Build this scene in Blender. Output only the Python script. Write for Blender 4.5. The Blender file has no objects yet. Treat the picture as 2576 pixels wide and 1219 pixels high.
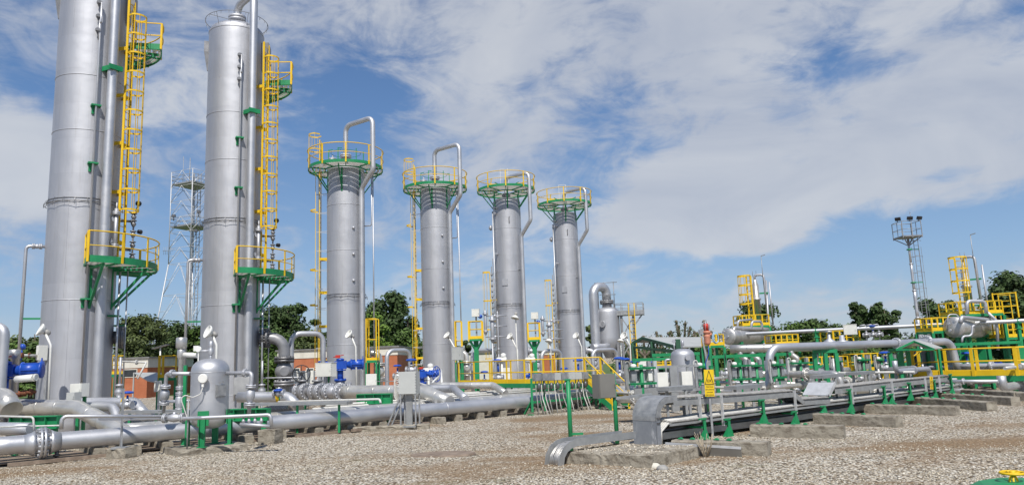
import bpy, math, random
from mathutils import Vector, Matrix
rnd = random.Random(7)
PI = math.pi
sc = bpy.context.scene
COL = sc.collection
# ---------------------------------------------------------------- camera
F, CX, CY, EYE = 1860.0, 1288.0, 609.5, 2.2
PITCH, ROLL = math.radians(9.05), math.radians(-2.18)
CM = (Matrix.Rotation(PI/2 + PITCH, 3, 'X') @ Matrix.Rotation(ROLL, 3, 'Z'))
CMT = CM.transposed()
CO = Vector((0, 0, EYE))
def ray(px, py): return CM @ Vector(((px-CX)/F, (CY-py)/F, -1.0))
def G(px, py, z=0.0):
    d = ray(px, py); t = (z-EYE)/d.z; return CO + d*t
def Q(px, py, dep):
    d = ray(px, py); return CO + d*(dep/d.y)
def proj(P):
    c = CMT @ (Vector(P)-CO); return (CX + F*c.x/-c.z, CY - F*c.y/-c.z)
def ZQ(P, py):                       # height on the vertical through P that lands on row py
    a = CMT @ Vector((P[0], P[1], -EYE)); b = CMT @ Vector((0, 0, 1)); k = (CY-py)/F
    # a.y + z b.y = -k (a.z + z b.z)
    return -(a.y + k*a.z)/(b.y + k*b.z)
def V3(*a): return Vector(a)
UP = Vector((0, 0, 1))
U = (ray(3566, 956-.038*3566)); U.z = 0; U.normalize()      # along the pipe trench
VV = Vector((-U.y, U.x, 0))                                  # across it, away to the left
UA = math.atan2(U.y, U.x)
# ---------------------------------------------------------------- objects
def tag(o, label=None, cat=None, group=None, kind=None):
    if label: o['label'] = label
    if cat: o['category'] = cat
    if group: o['group'] = group
    if kind: o['kind'] = kind
    return o
def empty(name, loc=(0, 0, 0), rz=0.0, label=None, cat=None, group=None):
    o = bpy.data.objects.new(name, None); COL.objects.link(o)
    o.location = loc; o.rotation_euler = (0, 0, rz); o.empty_display_size = .2
    return tag(o, label, cat, group)
def kids(o): return [c for c in COL.objects if c.parent == o]
def copy_tree(o, loc=None, rz=None, label=None, scale=None, group=None, parent=None):
    KM = {}
    for c in COL.objects:
        if c.parent: KM.setdefault(c.parent.name, []).append(c)
    def rec(s, par):
        n = s.copy(); COL.objects.link(n)
        if par is not None: n.parent = par
        for c in KM.get(s.name, []): rec(c, n)
        return n
    n = rec(o, parent)
    if loc is not None: n.location = loc
    if rz is not None: n.rotation_euler = (0, 0, rz)
    if scale is not None: n.scale = (scale,)*3 if not hasattr(scale, '__len__') else scale
    if label: n['label'] = label
    if group: n['group'] = group
    return n
def basis(d, up=UP):
    d = Vector(d).normalized()
    if abs(d.dot(up)) > .995: up = Vector((0, 1, 0)) if abs(d.y) < .9 else Vector((1, 0, 0))
    s = d.cross(up).normalized(); u = s.cross(d).normalized()
    return d, s, u
class MB:
    def __init__(s): s.v = []; s.f = []; s.sm = []; s.m = []; s.mi = 0
    def face(s, idx, smooth=False): s.f.append(idx); s.sm.append(smooth); s.m.append(s.mi)
    def add(s, vs, fs, smooth=False):
        b = len(s.v); s.v += [tuple(p) for p in vs]
        for f in fs: s.face([b+i for i in f], smooth)
        return s
    def hexa(s, p):       # 8 points, bottom 4 then top 4
        return s.add(p, [(3, 2, 1, 0), (4, 5, 6, 7), (0, 1, 5, 4), (1, 2, 6, 5), (2, 3, 7, 6), (3, 0, 4, 7)])
    def box(s, c, size, rz=0.0):
        c = Vector(c); x, y, z = size[0]/2, size[1]/2, size[2]/2; R = Matrix.Rotation(rz, 3, 'Z')
        return s.hexa([c + R @ Vector(q) for q in ((-x,-y,-z),(x,-y,-z),(x,y,-z),(-x,y,-z),(-x,-y,z),(x,-y,z),(x,y,z),(-x,y,z))])
    def obox(s, c, ax, ay, az, size):   # oriented by three axes
        c = Vector(c); ax, ay, az = [Vector(a).normalized() for a in (ax, ay, az)]
        x, y, z = size[0]/2, size[1]/2, size[2]/2
        return s.hexa([c + ax*q[0] + ay*q[1] + az*q[2] for q in ((-x,-y,-z),(x,-y,-z),(x,y,-z),(-x,y,-z),(-x,-y,z),(x,-y,z),(x,y,z),(-x,y,z))])
    def bar(s, a, b, w, h=None, up=UP):
        a, b = Vector(a), Vector(b); h = h or w
        d, sd, u = basis(b-a, up)
        return s.obox((a+b)/2, sd, d, u, (w, (b-a).length, h))
    def ring_pts(s, c, sd, u, r, n): return [Vector(c) + sd*(r*math.cos(2*PI*i/n)) - u*(r*math.sin(2*PI*i/n)) for i in range(n)]
    def tube(s, a, b, r, n=10, r2=None, caps=True):
        a, b = Vector(a), Vector(b)
        if r2 is None and r >= .1 and (b-a).length > 1.5 and caps: return s.sweep([a, b], r, n)
        d, sd, u = basis(b-a); r2 = r if r2 is None else r2
        B = len(s.v); s.v += [tuple(p) for p in s.ring_pts(a, sd, u, r, n) + s.ring_pts(b, sd, u, r2, n)]
        for i in range(n):
            j = (i+1) % n; s.face([B+i, B+j, B+n+j, B+n+i], True)
        if caps: s.face([B+i for i in range(n)][::-1]); s.face([B+n+i for i in range(n)])
        return s
    def sweep(s, pts, r, n=10, caps=True, closed=False):
        pts = [Vector(p) for p in pts]
        if r >= .1 and not closed:        # long straight runs get rings along them
            q = [pts[0]]
            for a, b in zip(pts, pts[1:]):
                k = int((b-a).length/.7)
                for i in range(1, k+1): q.append(a + (b-a)*(i/(k+1)))
                q.append(b)
            pts = q
        m = len(pts); B = len(s.v)
        t0 = (pts[1]-pts[0]).normalized(); _, sd, u = basis(t0)
        prev = t0
        for k in range(m):
            if closed: t = (pts[(k+1) % m]-pts[k-1]).normalized()
            elif k == 0: t = t0
            elif k == m-1: t = (pts[-1]-pts[-2]).normalized()
            else: t = ((pts[k+1]-pts[k]).normalized() + (pts[k]-pts[k-1]).normalized()).normalized()
            q = prev.rotation_difference(t); sd = q @ sd; u = q @ u; prev = t
            s.v += [tuple(p) for p in s.ring_pts(pts[k], sd, u, r, n)]
        for k in range(m if closed else m-1):
            a, b = B+k*n, B+((k+1) % m)*n
            for i in range(n):
                j = (i+1) % n; s.face([a+i, a+j, b+j, b+i], True)
        if caps and not closed: s.face([B+i for i in range(n)][::-1]); s.face([B+(m-1)*n+i for i in range(n)])
        return s
    def pipe(s, pts, r, bend=None, n=12, caps=True, bs=5):
        pts = [Vector(p) for p in pts]; bend = bend if bend is not None else r*3
        out = [pts[0]]
        for k in range(1, len(pts)-1):
            p, a, b = pts[k], pts[k-1], pts[k+1]
            da, db = (a-p), (b-p); la, lb = da.length, db.length; da.normalize(); db.normalize()
            c = max(-1, min(1, da.dot(db))); ang = math.acos(c)
            if ang > PI-.02: out.append(p); continue
            t = min(bend/math.tan(ang/2) if bend else 0, la*.48, lb*.48)
            if t < 1e-4: out.append(p); continue
            for i in range(bs+1):                       # rounded corner through a quadratic arc
                w = i/bs; q0 = p+da*t; q1 = p+db*t
                th = (PI-ang); rad = t*math.tan(ang/2)
                cen = p + (da+db).normalized()*(rad/math.sin(ang/2))
                e0 = (q0-cen).normalized(); e1 = (q1-cen).normalized()
                so = math.sin(th)
                out.append(cen + (e0*(math.sin((1-w)*th)/so) + e1*(math.sin(w*th)/so))*rad)
        out.append(pts[-1])
        return s.sweep(out, r, n, caps)
    def lathe(s, prof, c=(0, 0, 0), axis=UP, n=24, smooth=True, arc=None):   # prof: (r, h)
        d, sd, u = basis(axis); c = Vector(c); B = len(s.v); m = len(prof)
        for r, h in prof: s.v += [tuple(p) for p in s.ring_pts(c + d*h, sd, u, max(r, 1e-4), n)]
        for k in range(m-1):
            for i in range(n):
                j = (i+1) % n; s.face([B+k*n+i, B+k*n+j, B+(k+1)*n+j, B+(k+1)*n+i], smooth)
        s.face([B+i for i in range(n)][::-1]); s.face([B+(m-1)*n+i for i in range(n)])
        return s
    def disc(s, c, axis, r, th, n=20):
        d = Vector(axis).normalized(); return s.tube(Vector(c)-d*th/2, Vector(c)+d*th/2, r, n)
    def flange(s, c, axis, r, th=.05, gap=.012, bolts=12, n=20, br=None):   # a bolted pair of flanges
        d, sd, u = basis(axis); c = Vector(c)
        s.disc(c - d*(th/2+gap/2), d, r, th, n); s.disc(c + d*(th/2+gap/2), d, r, th, n); s.disc(c, d, r*.72, gap*1.6, n)
        br = br or r*.09; R = r*.86
        for i in range(bolts):
            a = 2*PI*(i+.5)/bolts; p = c + (sd*math.cos(a) + u*math.sin(a))*R
            L = th + gap/2 + br*1.3
            s.tube(p - d*L, p + d*L, br, 6)
        return s
    def flat_ring(s, c, r0, r1, th, n=48, a0=0.0, a1=2*PI, fr=None):
        # horizontal annular slab; fr(ang, r, z) maps to world when given
        B = len(s.v); full = abs(a1-a0) > 2*PI-1e-3; k = n if full else n+1
        for i in range(k):
            a = a0 + (a1-a0)*i/n
            for r, z in ((r0, 0), (r1, 0), (r1, th), (r0, th)):
                s.v.append(tuple(fr(a, r, c+z) if fr else Vector(c) + Vector((r*math.cos(a), r*math.sin(a), z))))
        for i in range(n):
            a, b = B+i*4, B+((i+1) % k)*4
            for q in range(4):
                w = (q+1) % 4; s.face([a+q, a+w, b+w, b+q])
        if not full: s.face([B, B+1, B+2, B+3]); e = B+(k-1)*4; s.face([e+3, e+2, e+1, e])
        return s
    def build(s, name, mat, parent=None, origin=None):
        me = bpy.data.meshes.new(name)
        vs = s.v
        if origin is not None:
            ox, oy, oz = origin; vs = [(a-ox, b-oy, c-oz) for a, b, c in vs]
        me.from_pydata(vs, [], s.f); me.polygons.foreach_set('use_smooth', s.sm)
        mats = mat if isinstance(mat, (list, tuple)) else [mat]
        for m_ in mats: me.materials.append(M[m_] if isinstance(m_, str) else m_)
        if len(mats) > 1: me.polygons.foreach_set('material_index', s.m)
        me.update()
        o = bpy.data.objects.new(name, me); COL.objects.link(o)
        if parent is not None: o.parent = parent
        elif origin is not None: o.location = origin
        return o
# ---------------------------------------------------------------- materials
M = {}
def nmat(name):
    m = bpy.data.materials.new(name); m.use_nodes = True; nt = m.node_tree
    b = nt.nodes['Principled BSDF']; M[name] = m
    return m, nt, b
def N(nt, t, **kw):
    n = nt.nodes.new(t)
    for k, v in kw.items():
        if k in n.inputs: n.inputs[k].default_value = v
        else: setattr(n, k, v)
    return n
def noise_col(nt, stops, scale=3.0, detail=6.0, rough=.6, coord='Object', vec_scale=None, dist=0.0):
    tc = N(nt, 'ShaderNodeTexCoord'); mp = N(nt, 'ShaderNodeMapping')
    if vec_scale: mp.inputs['Scale'].default_value = vec_scale
    nt.links.new(tc.outputs[coord], mp.inputs['Vector'])
    nz = N(nt, 'ShaderNodeTexNoise', Scale=scale, Detail=detail, Roughness=rough, Distortion=dist)
    nt.links.new(mp.outputs[0], nz.inputs['Vector'])
    cr = N(nt, 'ShaderNodeValToRGB'); e = cr.color_ramp.elements
    while len(e) < len(stops): e.new(.5)
    for i, (p, c) in enumerate(stops): e[i].position = p; e[i].color = (*c, 1)
    nt.links.new(nz.outputs['Fac'], cr.inputs['Fac'])
    return cr, nz, mp
def simple(name, c1, c2, scale=2.0, rough=.45, metal=0.0, vec_scale=None, bump=0.0, bscale=40, lo=.35, hi=.65, spec=None, rough2=None, coat=0):
    m, nt, b = nmat(name)
    cr, nz, mp = noise_col(nt, [(lo, c1), (hi, c2)], scale, vec_scale=vec_scale)
    nt.links.new(cr.outputs[0], b.inputs['Base Color'])
    b.inputs['Roughness'].default_value = rough; b.inputs['Metallic'].default_value = metal
    if spec is not None: b.inputs['Specular IOR Level'].default_value = spec
    if coat: b.inputs['Coat Weight'].default_value = coat
    if rough2 is not None:
        mr = N(nt, 'ShaderNodeMapRange'); mr.inputs['To Min'].default_value = rough; mr.inputs['To Max'].default_value = rough2
        mr.inputs['From Min'].default_value = .35; mr.inputs['From Max'].default_value = .65
        nt.links.new(nz.outputs['Fac'], mr.inputs['Value']); nt.links.new(mr.outputs[0], b.inputs['Roughness'])
    if bump:
        n2 = N(nt, 'ShaderNodeTexNoise', Scale=bscale, Detail=4.0); nt.links.new(mp.outputs[0], n2.inputs['Vector'])
        bp = N(nt, 'ShaderNodeBump', Strength=bump, Distance=.02); nt.links.new(n2.outputs['Fac'], bp.inputs['Height'])
        nt.links.new(bp.outputs[0], b.inputs['Normal'])
    return m
# silver painted steel with faint vertical weathering
simple('silver', (.47,.48,.51), (.54,.55,.575), 1.1, .56, .76, vec_scale=(1, 1, .22), rough2=.62, lo=.3, hi=.7)
def add_weather(name, stain=(.25,.235,.22), amt=.28, vs=(2.2, 2.2, .12), scale=1.6, lo=.56, hi=.78):
    m = M[name]; nt = m.node_tree; b = nt.nodes['Principled BSDF']
    src = b.inputs['Base Color'].links[0].from_socket
    cr, nz, mp = noise_col(nt, [(lo, (0,0,0)), (hi, (1,1,1))], scale, 5, .65, vec_scale=vs)
    mx = N(nt, 'ShaderNodeMix', data_type='RGBA'); mx.inputs[7].default_value = (*stain, 1)
    ml = N(nt, 'ShaderNodeMath', operation='MULTIPLY'); ml.inputs[1].default_value = amt
    nt.links.new(cr.outputs[0], ml.inputs[0]); nt.links.new(ml.outputs[0], mx.inputs[0])
    nt.links.new(src, mx.inputs[6]); nt.links.new(mx.outputs[2], b.inputs['Base Color'])
add_weather('silver', (.30,.29,.29), .22)
simple('pipe_silver', (.50,.51,.535), (.58,.59,.61), .9, .46, .78, rough2=.58, bump=.08, bscale=60)
add_weather('pipe_silver', (.28,.27,.27), .3, (1.4,1.4,1.4), 1.8)
simple('dark_silver', (.20,.205,.215), (.30,.30,.31), 2.5, .45, .3)
simple('bolt_steel', (.12,.12,.125), (.22,.22,.225), 8, .45, .7)
simple('galv', (.27,.28,.29), (.40,.41,.415), 6, .45, .45, rough2=.6)
add_weather('galv', (.22,.21,.19), .35, (1,1,1), 3.5)
simple('galv_light', (.50,.51,.515), (.62,.63,.64), 5, .5, .35)
simple('grating', (.62,.61,.58), (.76,.75,.72), 4, .6, .0)
_nt = M['grating'].node_tree; _tr = N(_nt, 'ShaderNodeBsdfTranslucent'); _tr.inputs[0].default_value = (.80, .79, .76, 1); _mx = N(_nt, 'ShaderNodeMixShader'); _mx.inputs[0].default_value = .45
_nt.links.new(_nt.nodes['Principled BSDF'].outputs[0], _mx.inputs[1]); _nt.links.new(_tr.outputs[0], _mx.inputs[2]); _nt.links.new(_mx.outputs[0], _nt.nodes['Material Output'].inputs[0])
simple('cladding', (.50,.495,.47), (.66,.65,.62), 1.7, .30, .6, rough2=.45, bump=.22, bscale=7)
add_weather('cladding', (.30,.24,.15), .5, (1,1,1), 1.3, .55, .8)
simple('stainless', (.48,.47,.45), (.60,.59,.57), 3, .36, .7, rough2=.5)
simple('green', (.010,.20,.072), (.016,.27,.10), 1.6, .4, 0, rough2=.55); add_weather('green', (.08,.2,.1), .35, (1,1,.6), 3.)
simple('yellow', (.70,.44,.008), (.80,.53,.012), 1.5, .5, 0, rough2=.62); add_weather('yellow', (.5,.33,.05), .4, (1,1,.6), 3.)
simple('blue', (.010,.060,.36), (.016,.085,.46), 3, .38, 0); add_weather('blue', (.03,.06,.14), .5, (1,1,1), 4.)
simple('white_box', (.66,.66,.61), (.76,.76,.71), 1.5, .5); add_weather('white_box', (.42,.38,.3), .35, (2,2,.5), 2.5)
simple('grey_box', (.44,.455,.44), (.50,.515,.50), 1.5, .5)
simple('tan_box', (.17,.165,.15), (.21,.205,.185), 1.2, .5)
simple('black', (.012,.012,.014), (.03,.03,.032), 4, .5)
simple('cable', (.24,.235,.225), (.38,.37,.35), 9, .6)
simple('light_cable', (.50,.50,.47), (.62,.61,.58), 9, .55)
simple('rust', (.16,.052,.025), (.26,.10,.05), 8, .8)
simple('red', (.45,.03,.02), (.5,.04,.03), 3, .5)
simple('orange_paint', (.55,.20,.12), (.62,.26,.17), 6, .55); add_weather('orange_paint', (.4,.3,.25), .4, (1,1,1), 8.)
simple('brown_steel', (.23,.10,.02), (.32,.15,.03), 3, .6)
simple('lamp_white', (.70,.70,.66), (.78,.78,.75), 4, .35)
simple('concrete', (.21,.185,.145), (.36,.33,.27), 3.4, .9, bump=.9, bscale=24)
add_weather('concrete', (.11,.09,.065), .8, (1,1,2.2), 3.6, .50, .64)
simple('old_wood', (.16,.12,.09), (.28,.22,.17), 5, .85)
simple('cream_wall', (.56,.54,.47), (.64,.62,.55), 2, .85); add_weather('cream_wall', (.35,.32,.26), .3, (.6,.6,.3), 1.5)
simple('roof_felt', (.16,.16,.16), (.22,.22,.22), 2, .9)
simple('sheet_roof', (.36,.375,.36), (.44,.45,.44), .6, .55)
simple('shade_green', (.02,.07,.04), (.03,.11,.06), 2, .6)  # green darkened to carry the shade under the shed roof
simple('glass_dark', (.02,.025,.03), (.04,.045,.05), 2, .15)
simple('sign_yellow', (.70,.47,.01), (.76,.53,.015), 3, .45)
simple('light_blue_hose', (.25,.45,.62), (.32,.52,.70), 5, .4)
simple('dry_stalk', (.36,.30,.22), (.46,.40,.30), 6, .8)
simple('bark', (.10,.08,.06), (.18,.15,.115), 7, .9)
def leafmat(name, a, b_, c=None):
    m, nt, b = nmat(name)
    cr, nz, mp = noise_col(nt, [(.30, a), (.5, tuple((x+y)/2 for x, y in zip(a, b_))), (.7, b_)], .55, 4, .6)
    g = N(nt, 'ShaderNodeNewGeometry'); hs = N(nt, 'ShaderNodeHueSaturation')
    mr = N(nt, 'ShaderNodeMapRange'); mr.inputs['To Min'].default_value = .62; mr.inputs['To Max'].default_value = 1.45
    nt.links.new(g.outputs['Random Per Island'], mr.inputs['Value']); nt.links.new(mr.outputs[0], hs.inputs['Value'])
    nt.links.new(cr.outputs[0], hs.inputs['Color']); nt.links.new(hs.outputs[0], b.inputs['Base Color'])
    b.inputs['Roughness'].default_value = .6; b.inputs['Specular IOR Level'].default_value = .25
    return m
leafmat('leaf_dark', (.030,.052,.018), (.065,.105,.032))
leafmat('leaf_mid', (.042,.078,.017), (.085,.14,.030))
leafmat('leaf_bright', (.075,.135,.022), (.13,.21,.035))
leafmat('leaf_olive', (.050,.070,.022), (.10,.13,.042))
def brickmat():
    m, nt, b = nmat('orange_wall')
    cr, nz, mp = noise_col(nt, [(.3, (.36,.115,.05)), (.7, (.46,.165,.08))], 1.2, 6, .6)
    tc = N(nt, 'ShaderNodeTexCoord'); br = N(nt, 'ShaderNodeTexBrick')
    br.inputs['Scale'].default_value = 1; br.inputs['Brick Width'].default_value = .6; br.inputs['Row Height'].default_value = .3
    br.inputs['Mortar Size'].default_value = .012; br.inputs['Color1'].default_value = (1,1,1,1); br.inputs['Color2'].default_value = (.9,.9,.9,1); br.inputs['Mortar'].default_value = (.75,.75,.75,1)
    mp2 = N(nt, 'ShaderNodeMapping'); mp2.inputs['Rotation'].default_value = (PI/2, 0, 0)
    nt.links.new(tc.outputs['Object'], mp2.inputs[0]); nt.links.new(mp2.outputs[0], br.inputs['Vector'])
    mx = N(nt, 'ShaderNodeMix', data_type='RGBA', blend_type='MULTIPLY'); mx.inputs[0].default_value = .6
    nt.links.new(cr.outputs[0], mx.inputs[6]); nt.links.new(br.outputs['Color'], mx.inputs[7])
    nt.links.new(mx.outputs[2], b.inputs['Base Color']); b.inputs['Roughness'].default_value = .85
brickmat()
def perf(name, col, holes):            # galvanised tray side with rows of punched slots
    m, nt, b = nmat(name)
    cr, nz, mp = noise_col(nt, [(.35, tuple(c*.8 for c in col)), (.65, col)], 5)
    nt.links.new(cr.outputs[0], b.inputs['Base Color'])
    b.inputs['Metallic'].default_value = .5; b.inputs['Roughness'].default_value = .5
perf('tray', (.40,.41,.41), True)
simple('galv_stained', (.25,.27,.30), (.33,.35,.38), 3, .5, .4); add_weather('galv_stained', (.62,.63,.65), .75, (3.2,3.2,.9), 1.1, .60, .66)

def onl(P, d, px):                   # point on the line P + s d that lands on column px
    a = CMT @ (Vector(P)-CO); b = CMT @ Vector(d); k = (px-CX)/F
    s = -(a.x + k*a.z)/(b.x + k*b.z); return Vector(P) + Vector(d)*s
def onp(P, d, px, py):               # point of the vertical plane through P along d seen at (px, py)
    n = Vector((-d[1], d[0], 0)); r = ray(px, py); t = (Vector(P)-CO).dot(n)/r.dot(n); return CO + r*t
def ppm(d): return F/d

def shellmat():      # aluminium-painted plate shell: each rolled plate a slightly different tone, faint runs below the seams
    m = M['silver'].copy(); m.name = 'shell_paint'; M['shell_paint'] = m; nt = m.node_tree; b = nt.nodes['Principled BSDF']; L = nt.links.new
    src = b.inputs['Base Color'].links[0].from_socket
    tc = N(nt, 'ShaderNodeTexCoord'); sx = N(nt, 'ShaderNodeSeparateXYZ'); L(tc.outputs['Object'], sx.inputs[0])
    at = N(nt, 'ShaderNodeMath', operation='ARCTAN2'); L(sx.outputs['Y'], at.inputs[0]); L(sx.outputs['X'], at.inputs[1])
    cb = N(nt, 'ShaderNodeCombineXYZ'); L(at.outputs[0], cb.inputs[0]); L(sx.outputs['Z'], cb.inputs[1])
    br = N(nt, 'ShaderNodeTexBrick'); br.inputs['Scale'].default_value = 1; br.inputs['Brick Width'].default_value = 2.1; br.inputs['Row Height'].default_value = 1.45; br.inputs['Mortar Size'].default_value = .006
    br.inputs['Color1'].default_value = (1, 1, 1, 1); br.inputs['Color2'].default_value = (.91, .91, .915, 1); br.inputs['Mortar'].default_value = (.88, .88, .88, 1); L(cb.outputs[0], br.inputs['Vector'])
    mp = N(nt, 'ShaderNodeMapping'); mp.inputs['Scale'].default_value = (9, .35, 1); L(cb.outputs[0], mp.inputs[0])
    nz = N(nt, 'ShaderNodeTexNoise', Scale=1.0, Detail=6.0, Roughness=.7); L(mp.outputs[0], nz.inputs['Vector'])
    r = N(nt, 'ShaderNodeMapRange', interpolation_type='SMOOTHSTEP'); L(nz.outputs['Fac'], r.inputs['Value']); r.inputs['From Min'].default_value = .50; r.inputs['From Max'].default_value = .78; r.inputs['To Max'].default_value = .28
    m1 = N(nt, 'ShaderNodeMix', data_type='RGBA', blend_type='MULTIPLY'); m1.inputs[0].default_value = 1; L(src, m1.inputs[6]); L(br.outputs['Color'], m1.inputs[7])
    m2 = N(nt, 'ShaderNodeMix', data_type='RGBA'); L(r.outputs[0], m2.inputs[0]); L(m1.outputs[2], m2.inputs[6]); m2.inputs[7].default_value = (.27, .25, .23, 1); L(m2.outputs[2], b.inputs['Base Color'])
    n2 = N(nt, 'ShaderNodeTexNoise', Scale=1.3, Detail=2.0); L(tc.outputs['Object'], n2.inputs['Vector']); bp = N(nt, 'ShaderNodeBump', Strength=.35, Distance=.05); L(n2.outputs['Fac'], bp.inputs['Height']); L(bp.outputs[0], b.inputs['Normal'])
shellmat()
# ---------------------------------------------------------------- camera, sun, sky
cam = bpy.data.cameras.new('camera'); camo = bpy.data.objects.new('camera', cam); COL.objects.link(camo)
cam.sensor_width = 36; cam.lens = 36*F/2576; cam.clip_start = .1; cam.clip_end = 5000
camo.matrix_world = Matrix.Translation(CO) @ CM.to_4x4(); sc.camera = camo
sc.view_settings.view_transform = 'Standard'; sc.view_settings.look = 'None'; sc.view_settings.exposure = 0.0; sc.view_settings.gamma = 1
SUN_EL, SUN_AZ = math.radians(52), math.radians(176)      # azimuth clockwise from +Y (the view direction)
sd = Vector((math.sin(SUN_AZ)*math.cos(SUN_EL), math.cos(SUN_AZ)*math.cos(SUN_EL), math.sin(SUN_EL)))
sl = bpy.data.lights.new('sun', 'SUN'); slo = bpy.data.objects.new('sun', sl); COL.objects.link(slo)
sl.energy = 4.9; sl.angle = math.radians(.53); sl.color = (1, .955, .89)
slo.rotation_euler = sd.to_track_quat('Z', 'Y').to_euler()
w = bpy.data.worlds.new('World'); sc.world = w; w.use_nodes = True; nt = w.node_tree
bg = nt.nodes['Background']; bg.inputs['Strength'].default_value = .10
sky = nt.nodes.new('ShaderNodeTexSky'); sky.sky_type = 'NISHITA'; sky.sun_disc = False
sky.sun_elevation = SUN_EL; sky.sun_rotation = SUN_AZ; sky.altitude = 0; sky.air_density = 1.0; sky.dust_density = .1; sky.ozone_density = 5.0
def MN(op, a, b=None, c=None, clamp=False):
    n = nt.nodes.new('ShaderNodeMath'); n.operation = op; n.use_clamp = clamp
    for i, x in enumerate((a, b, c)):
        if x is None: continue
        if isinstance(x, (int, float)): n.inputs[i].default_value = x
        else: nt.links.new(x, n.inputs[i])
    return n.outputs[0]
tc = nt.nodes.new('ShaderNodeTexCoord'); sx = nt.nodes.new('ShaderNodeSeparateXYZ'); nt.links.new(tc.outputs['Generated'], sx.inputs[0])
zz = MN('ADD', MN('MAXIMUM', sx.outputs['Z'], 0.0), .10)
cx = MN('DIVIDE', sx.outputs['X'], zz); cy = MN('DIVIDE', sx.outputs['Y'], zz)
cb = nt.nodes.new('ShaderNodeCombineXYZ'); nt.links.new(cx, cb.inputs[0]); nt.links.new(cy, cb.inputs[1])
def noi(vec, scale, detail=8, rough=.6, dist=0.0, off=(0, 0, 0), rot=0, sc2=(1, 1, 1)):
    mp = nt.nodes.new('ShaderNodeMapping'); mp.inputs['Location'].default_value = off; mp.inputs['Rotation'].default_value = (0, 0, rot); mp.inputs['Scale'].default_value = sc2
    nt.links.new(vec, mp.inputs[0]); n = nt.nodes.new('ShaderNodeTexNoise')
    n.inputs['Scale'].default_value = scale; n.inputs['Detail'].default_value = detail; n.inputs['Roughness'].default_value = rough; n.inputs['Distortion'].default_value = dist
    nt.links.new(mp.outputs[0], n.inputs['Vector']); return n.outputs['Fac']
gen = tc.outputs['Generated']
nA = noi(gen, 3.4, 5, .55, .6, (5.1, 1.3, 2.2), 0, (1, 1, 2.4))
nB = noi(gen, 8.5, 7, .60, 1.0, (1.1, 6.3, 3.2), 0, (1, 1, 2.2))
nC = noi(gen, 24, 6, .62, .8, (4.4, 2.3, 7.2), 0, (1, 1, 2.0))
n2 = noi(cb.outputs[0], 1.9, 9, .62, .9, (7.3, 2.2, 0), .4, (1, .5, 1))
cov = MN('ADD', MN('ADD', MN('MULTIPLY', nA, .26), MN('MULTIPLY', nB, .44)), MN('ADD', MN('MULTIPLY', nC, .16), MN('MULTIPLY', n2, .14)))
def blob(px, py, rad, amp, sq=1.0):     # a patch of more (or less) cloud about a direction of the sky
    d = ray(px, py).normalized(); vm = nt.nodes.new('ShaderNodeVectorMath'); vm.operation = 'SUBTRACT'
    nt.links.new(tc.outputs['Generated'], vm.inputs[0]); vm.inputs[1].default_value = d
    v2 = nt.nodes.new('ShaderNodeVectorMath'); v2.operation = 'MULTIPLY'; nt.links.new(vm.outputs[0], v2.inputs[0]); v2.inputs[1].default_value = (1, 1, sq)
    v3 = nt.nodes.new('ShaderNodeVectorMath'); v3.operation = 'LENGTH'; nt.links.new(v2.outputs[0], v3.inputs[0])
    q = MN('DIVIDE', v3.outputs['Value'], rad); return MN('MULTIPLY', MN('POWER', 2.718, MN('MULTIPLY', MN('MULTIPLY', q, q), -1)), amp)
for b_ in ((2250, 60, .30, .07), (2480, 200, .14, .09, 1.5), (1650, 60, .22, .08), (1250, 90, .18, .10), (1750, 210, .16, .08), (850, 80, .15, .05), (430, 130, .12, .05),
           (2150, 440, .20, .14, 2.2), (2400, 380, .13, .10, 1.8), (1740, 550, .095, .26, 2.6), (1900, 590, .085, .28, 3.0), (1700, 480, .10, .12, 2.0), (1900, 330, .16, .02),
           (50, 340, .055, .18), (30, 500, .10, .15), (90, 420, .05, .10), (20, 140, .05, .06), (70, 240, .06, -.12), (100, 640, .1, -.06),
           (2065, 163, .055, -.17, 1.8), (2190, 160, .05, -.12, 2.2), (1506, 270, .075, -.12, 1.5), (1600, 370, .06, -.07, 1.5), (2048, 350, .055, -.12, 1.5), (2374, 295, .05, -.13, 2.5), (2383, 440, .035, -.14, 2.5),
           (2330, 580, .15, -.20, 3.6), (2080, 560, .05, -.13, 3), (2150, 640, .12, -.12, 3), (1750, 650, .12, -.12, 4), (1480, 480, .05, -.08), (940, 290, .10, -.08), (780, 420, .12, -.05), (1400, 640, .1, -.03, 2),
           (1050, 560, .12, .05, 1.6), (2250, 760, .15, .04, 4), (380, 520, .10, .04), (430, 700, .08, -.05), (1150, 330, .10, .02)):
    cov = MN('ADD', cov, blob(*b_))
mr = nt.nodes.new('ShaderNodeMapRange'); mr.interpolation_type = 'SMOOTHSTEP'
nt.links.new(cov, mr.inputs['Value']); mr.inputs['From Min'].default_value = .455; mr.inputs['From Max'].default_value = .68; mr.inputs['To Max'].default_value = .88
cr = nt.nodes.new('ShaderNodeValToRGB'); e = cr.color_ramp.elements     # thin cloud whitest at its rim, greyer where thick
e[0].position = .32; e[0].color = (4.4, 4.85, 5.8, 1); e[1].position = .66; e[1].color = (6.2, 6.45, 6.9, 1)
nt.links.new(nA, cr.inputs[0])
gr_ = nt.nodes.new('ShaderNodeValToRGB'); e = gr_.color_ramp.elements; e.new(.3); e.new(.5)
for i, (p, c) in enumerate(((0.0, (4.0,5.0,6.3)), (.12, (2.7,4.3,6.7)), (.30, (1.35,2.7,5.4)), (.52, (.56,1.30,3.3)))): e[i].position = p; e[i].color = (*c, 1)
nt.links.new(sx.outputs['Z'], gr_.inputs[0])
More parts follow.
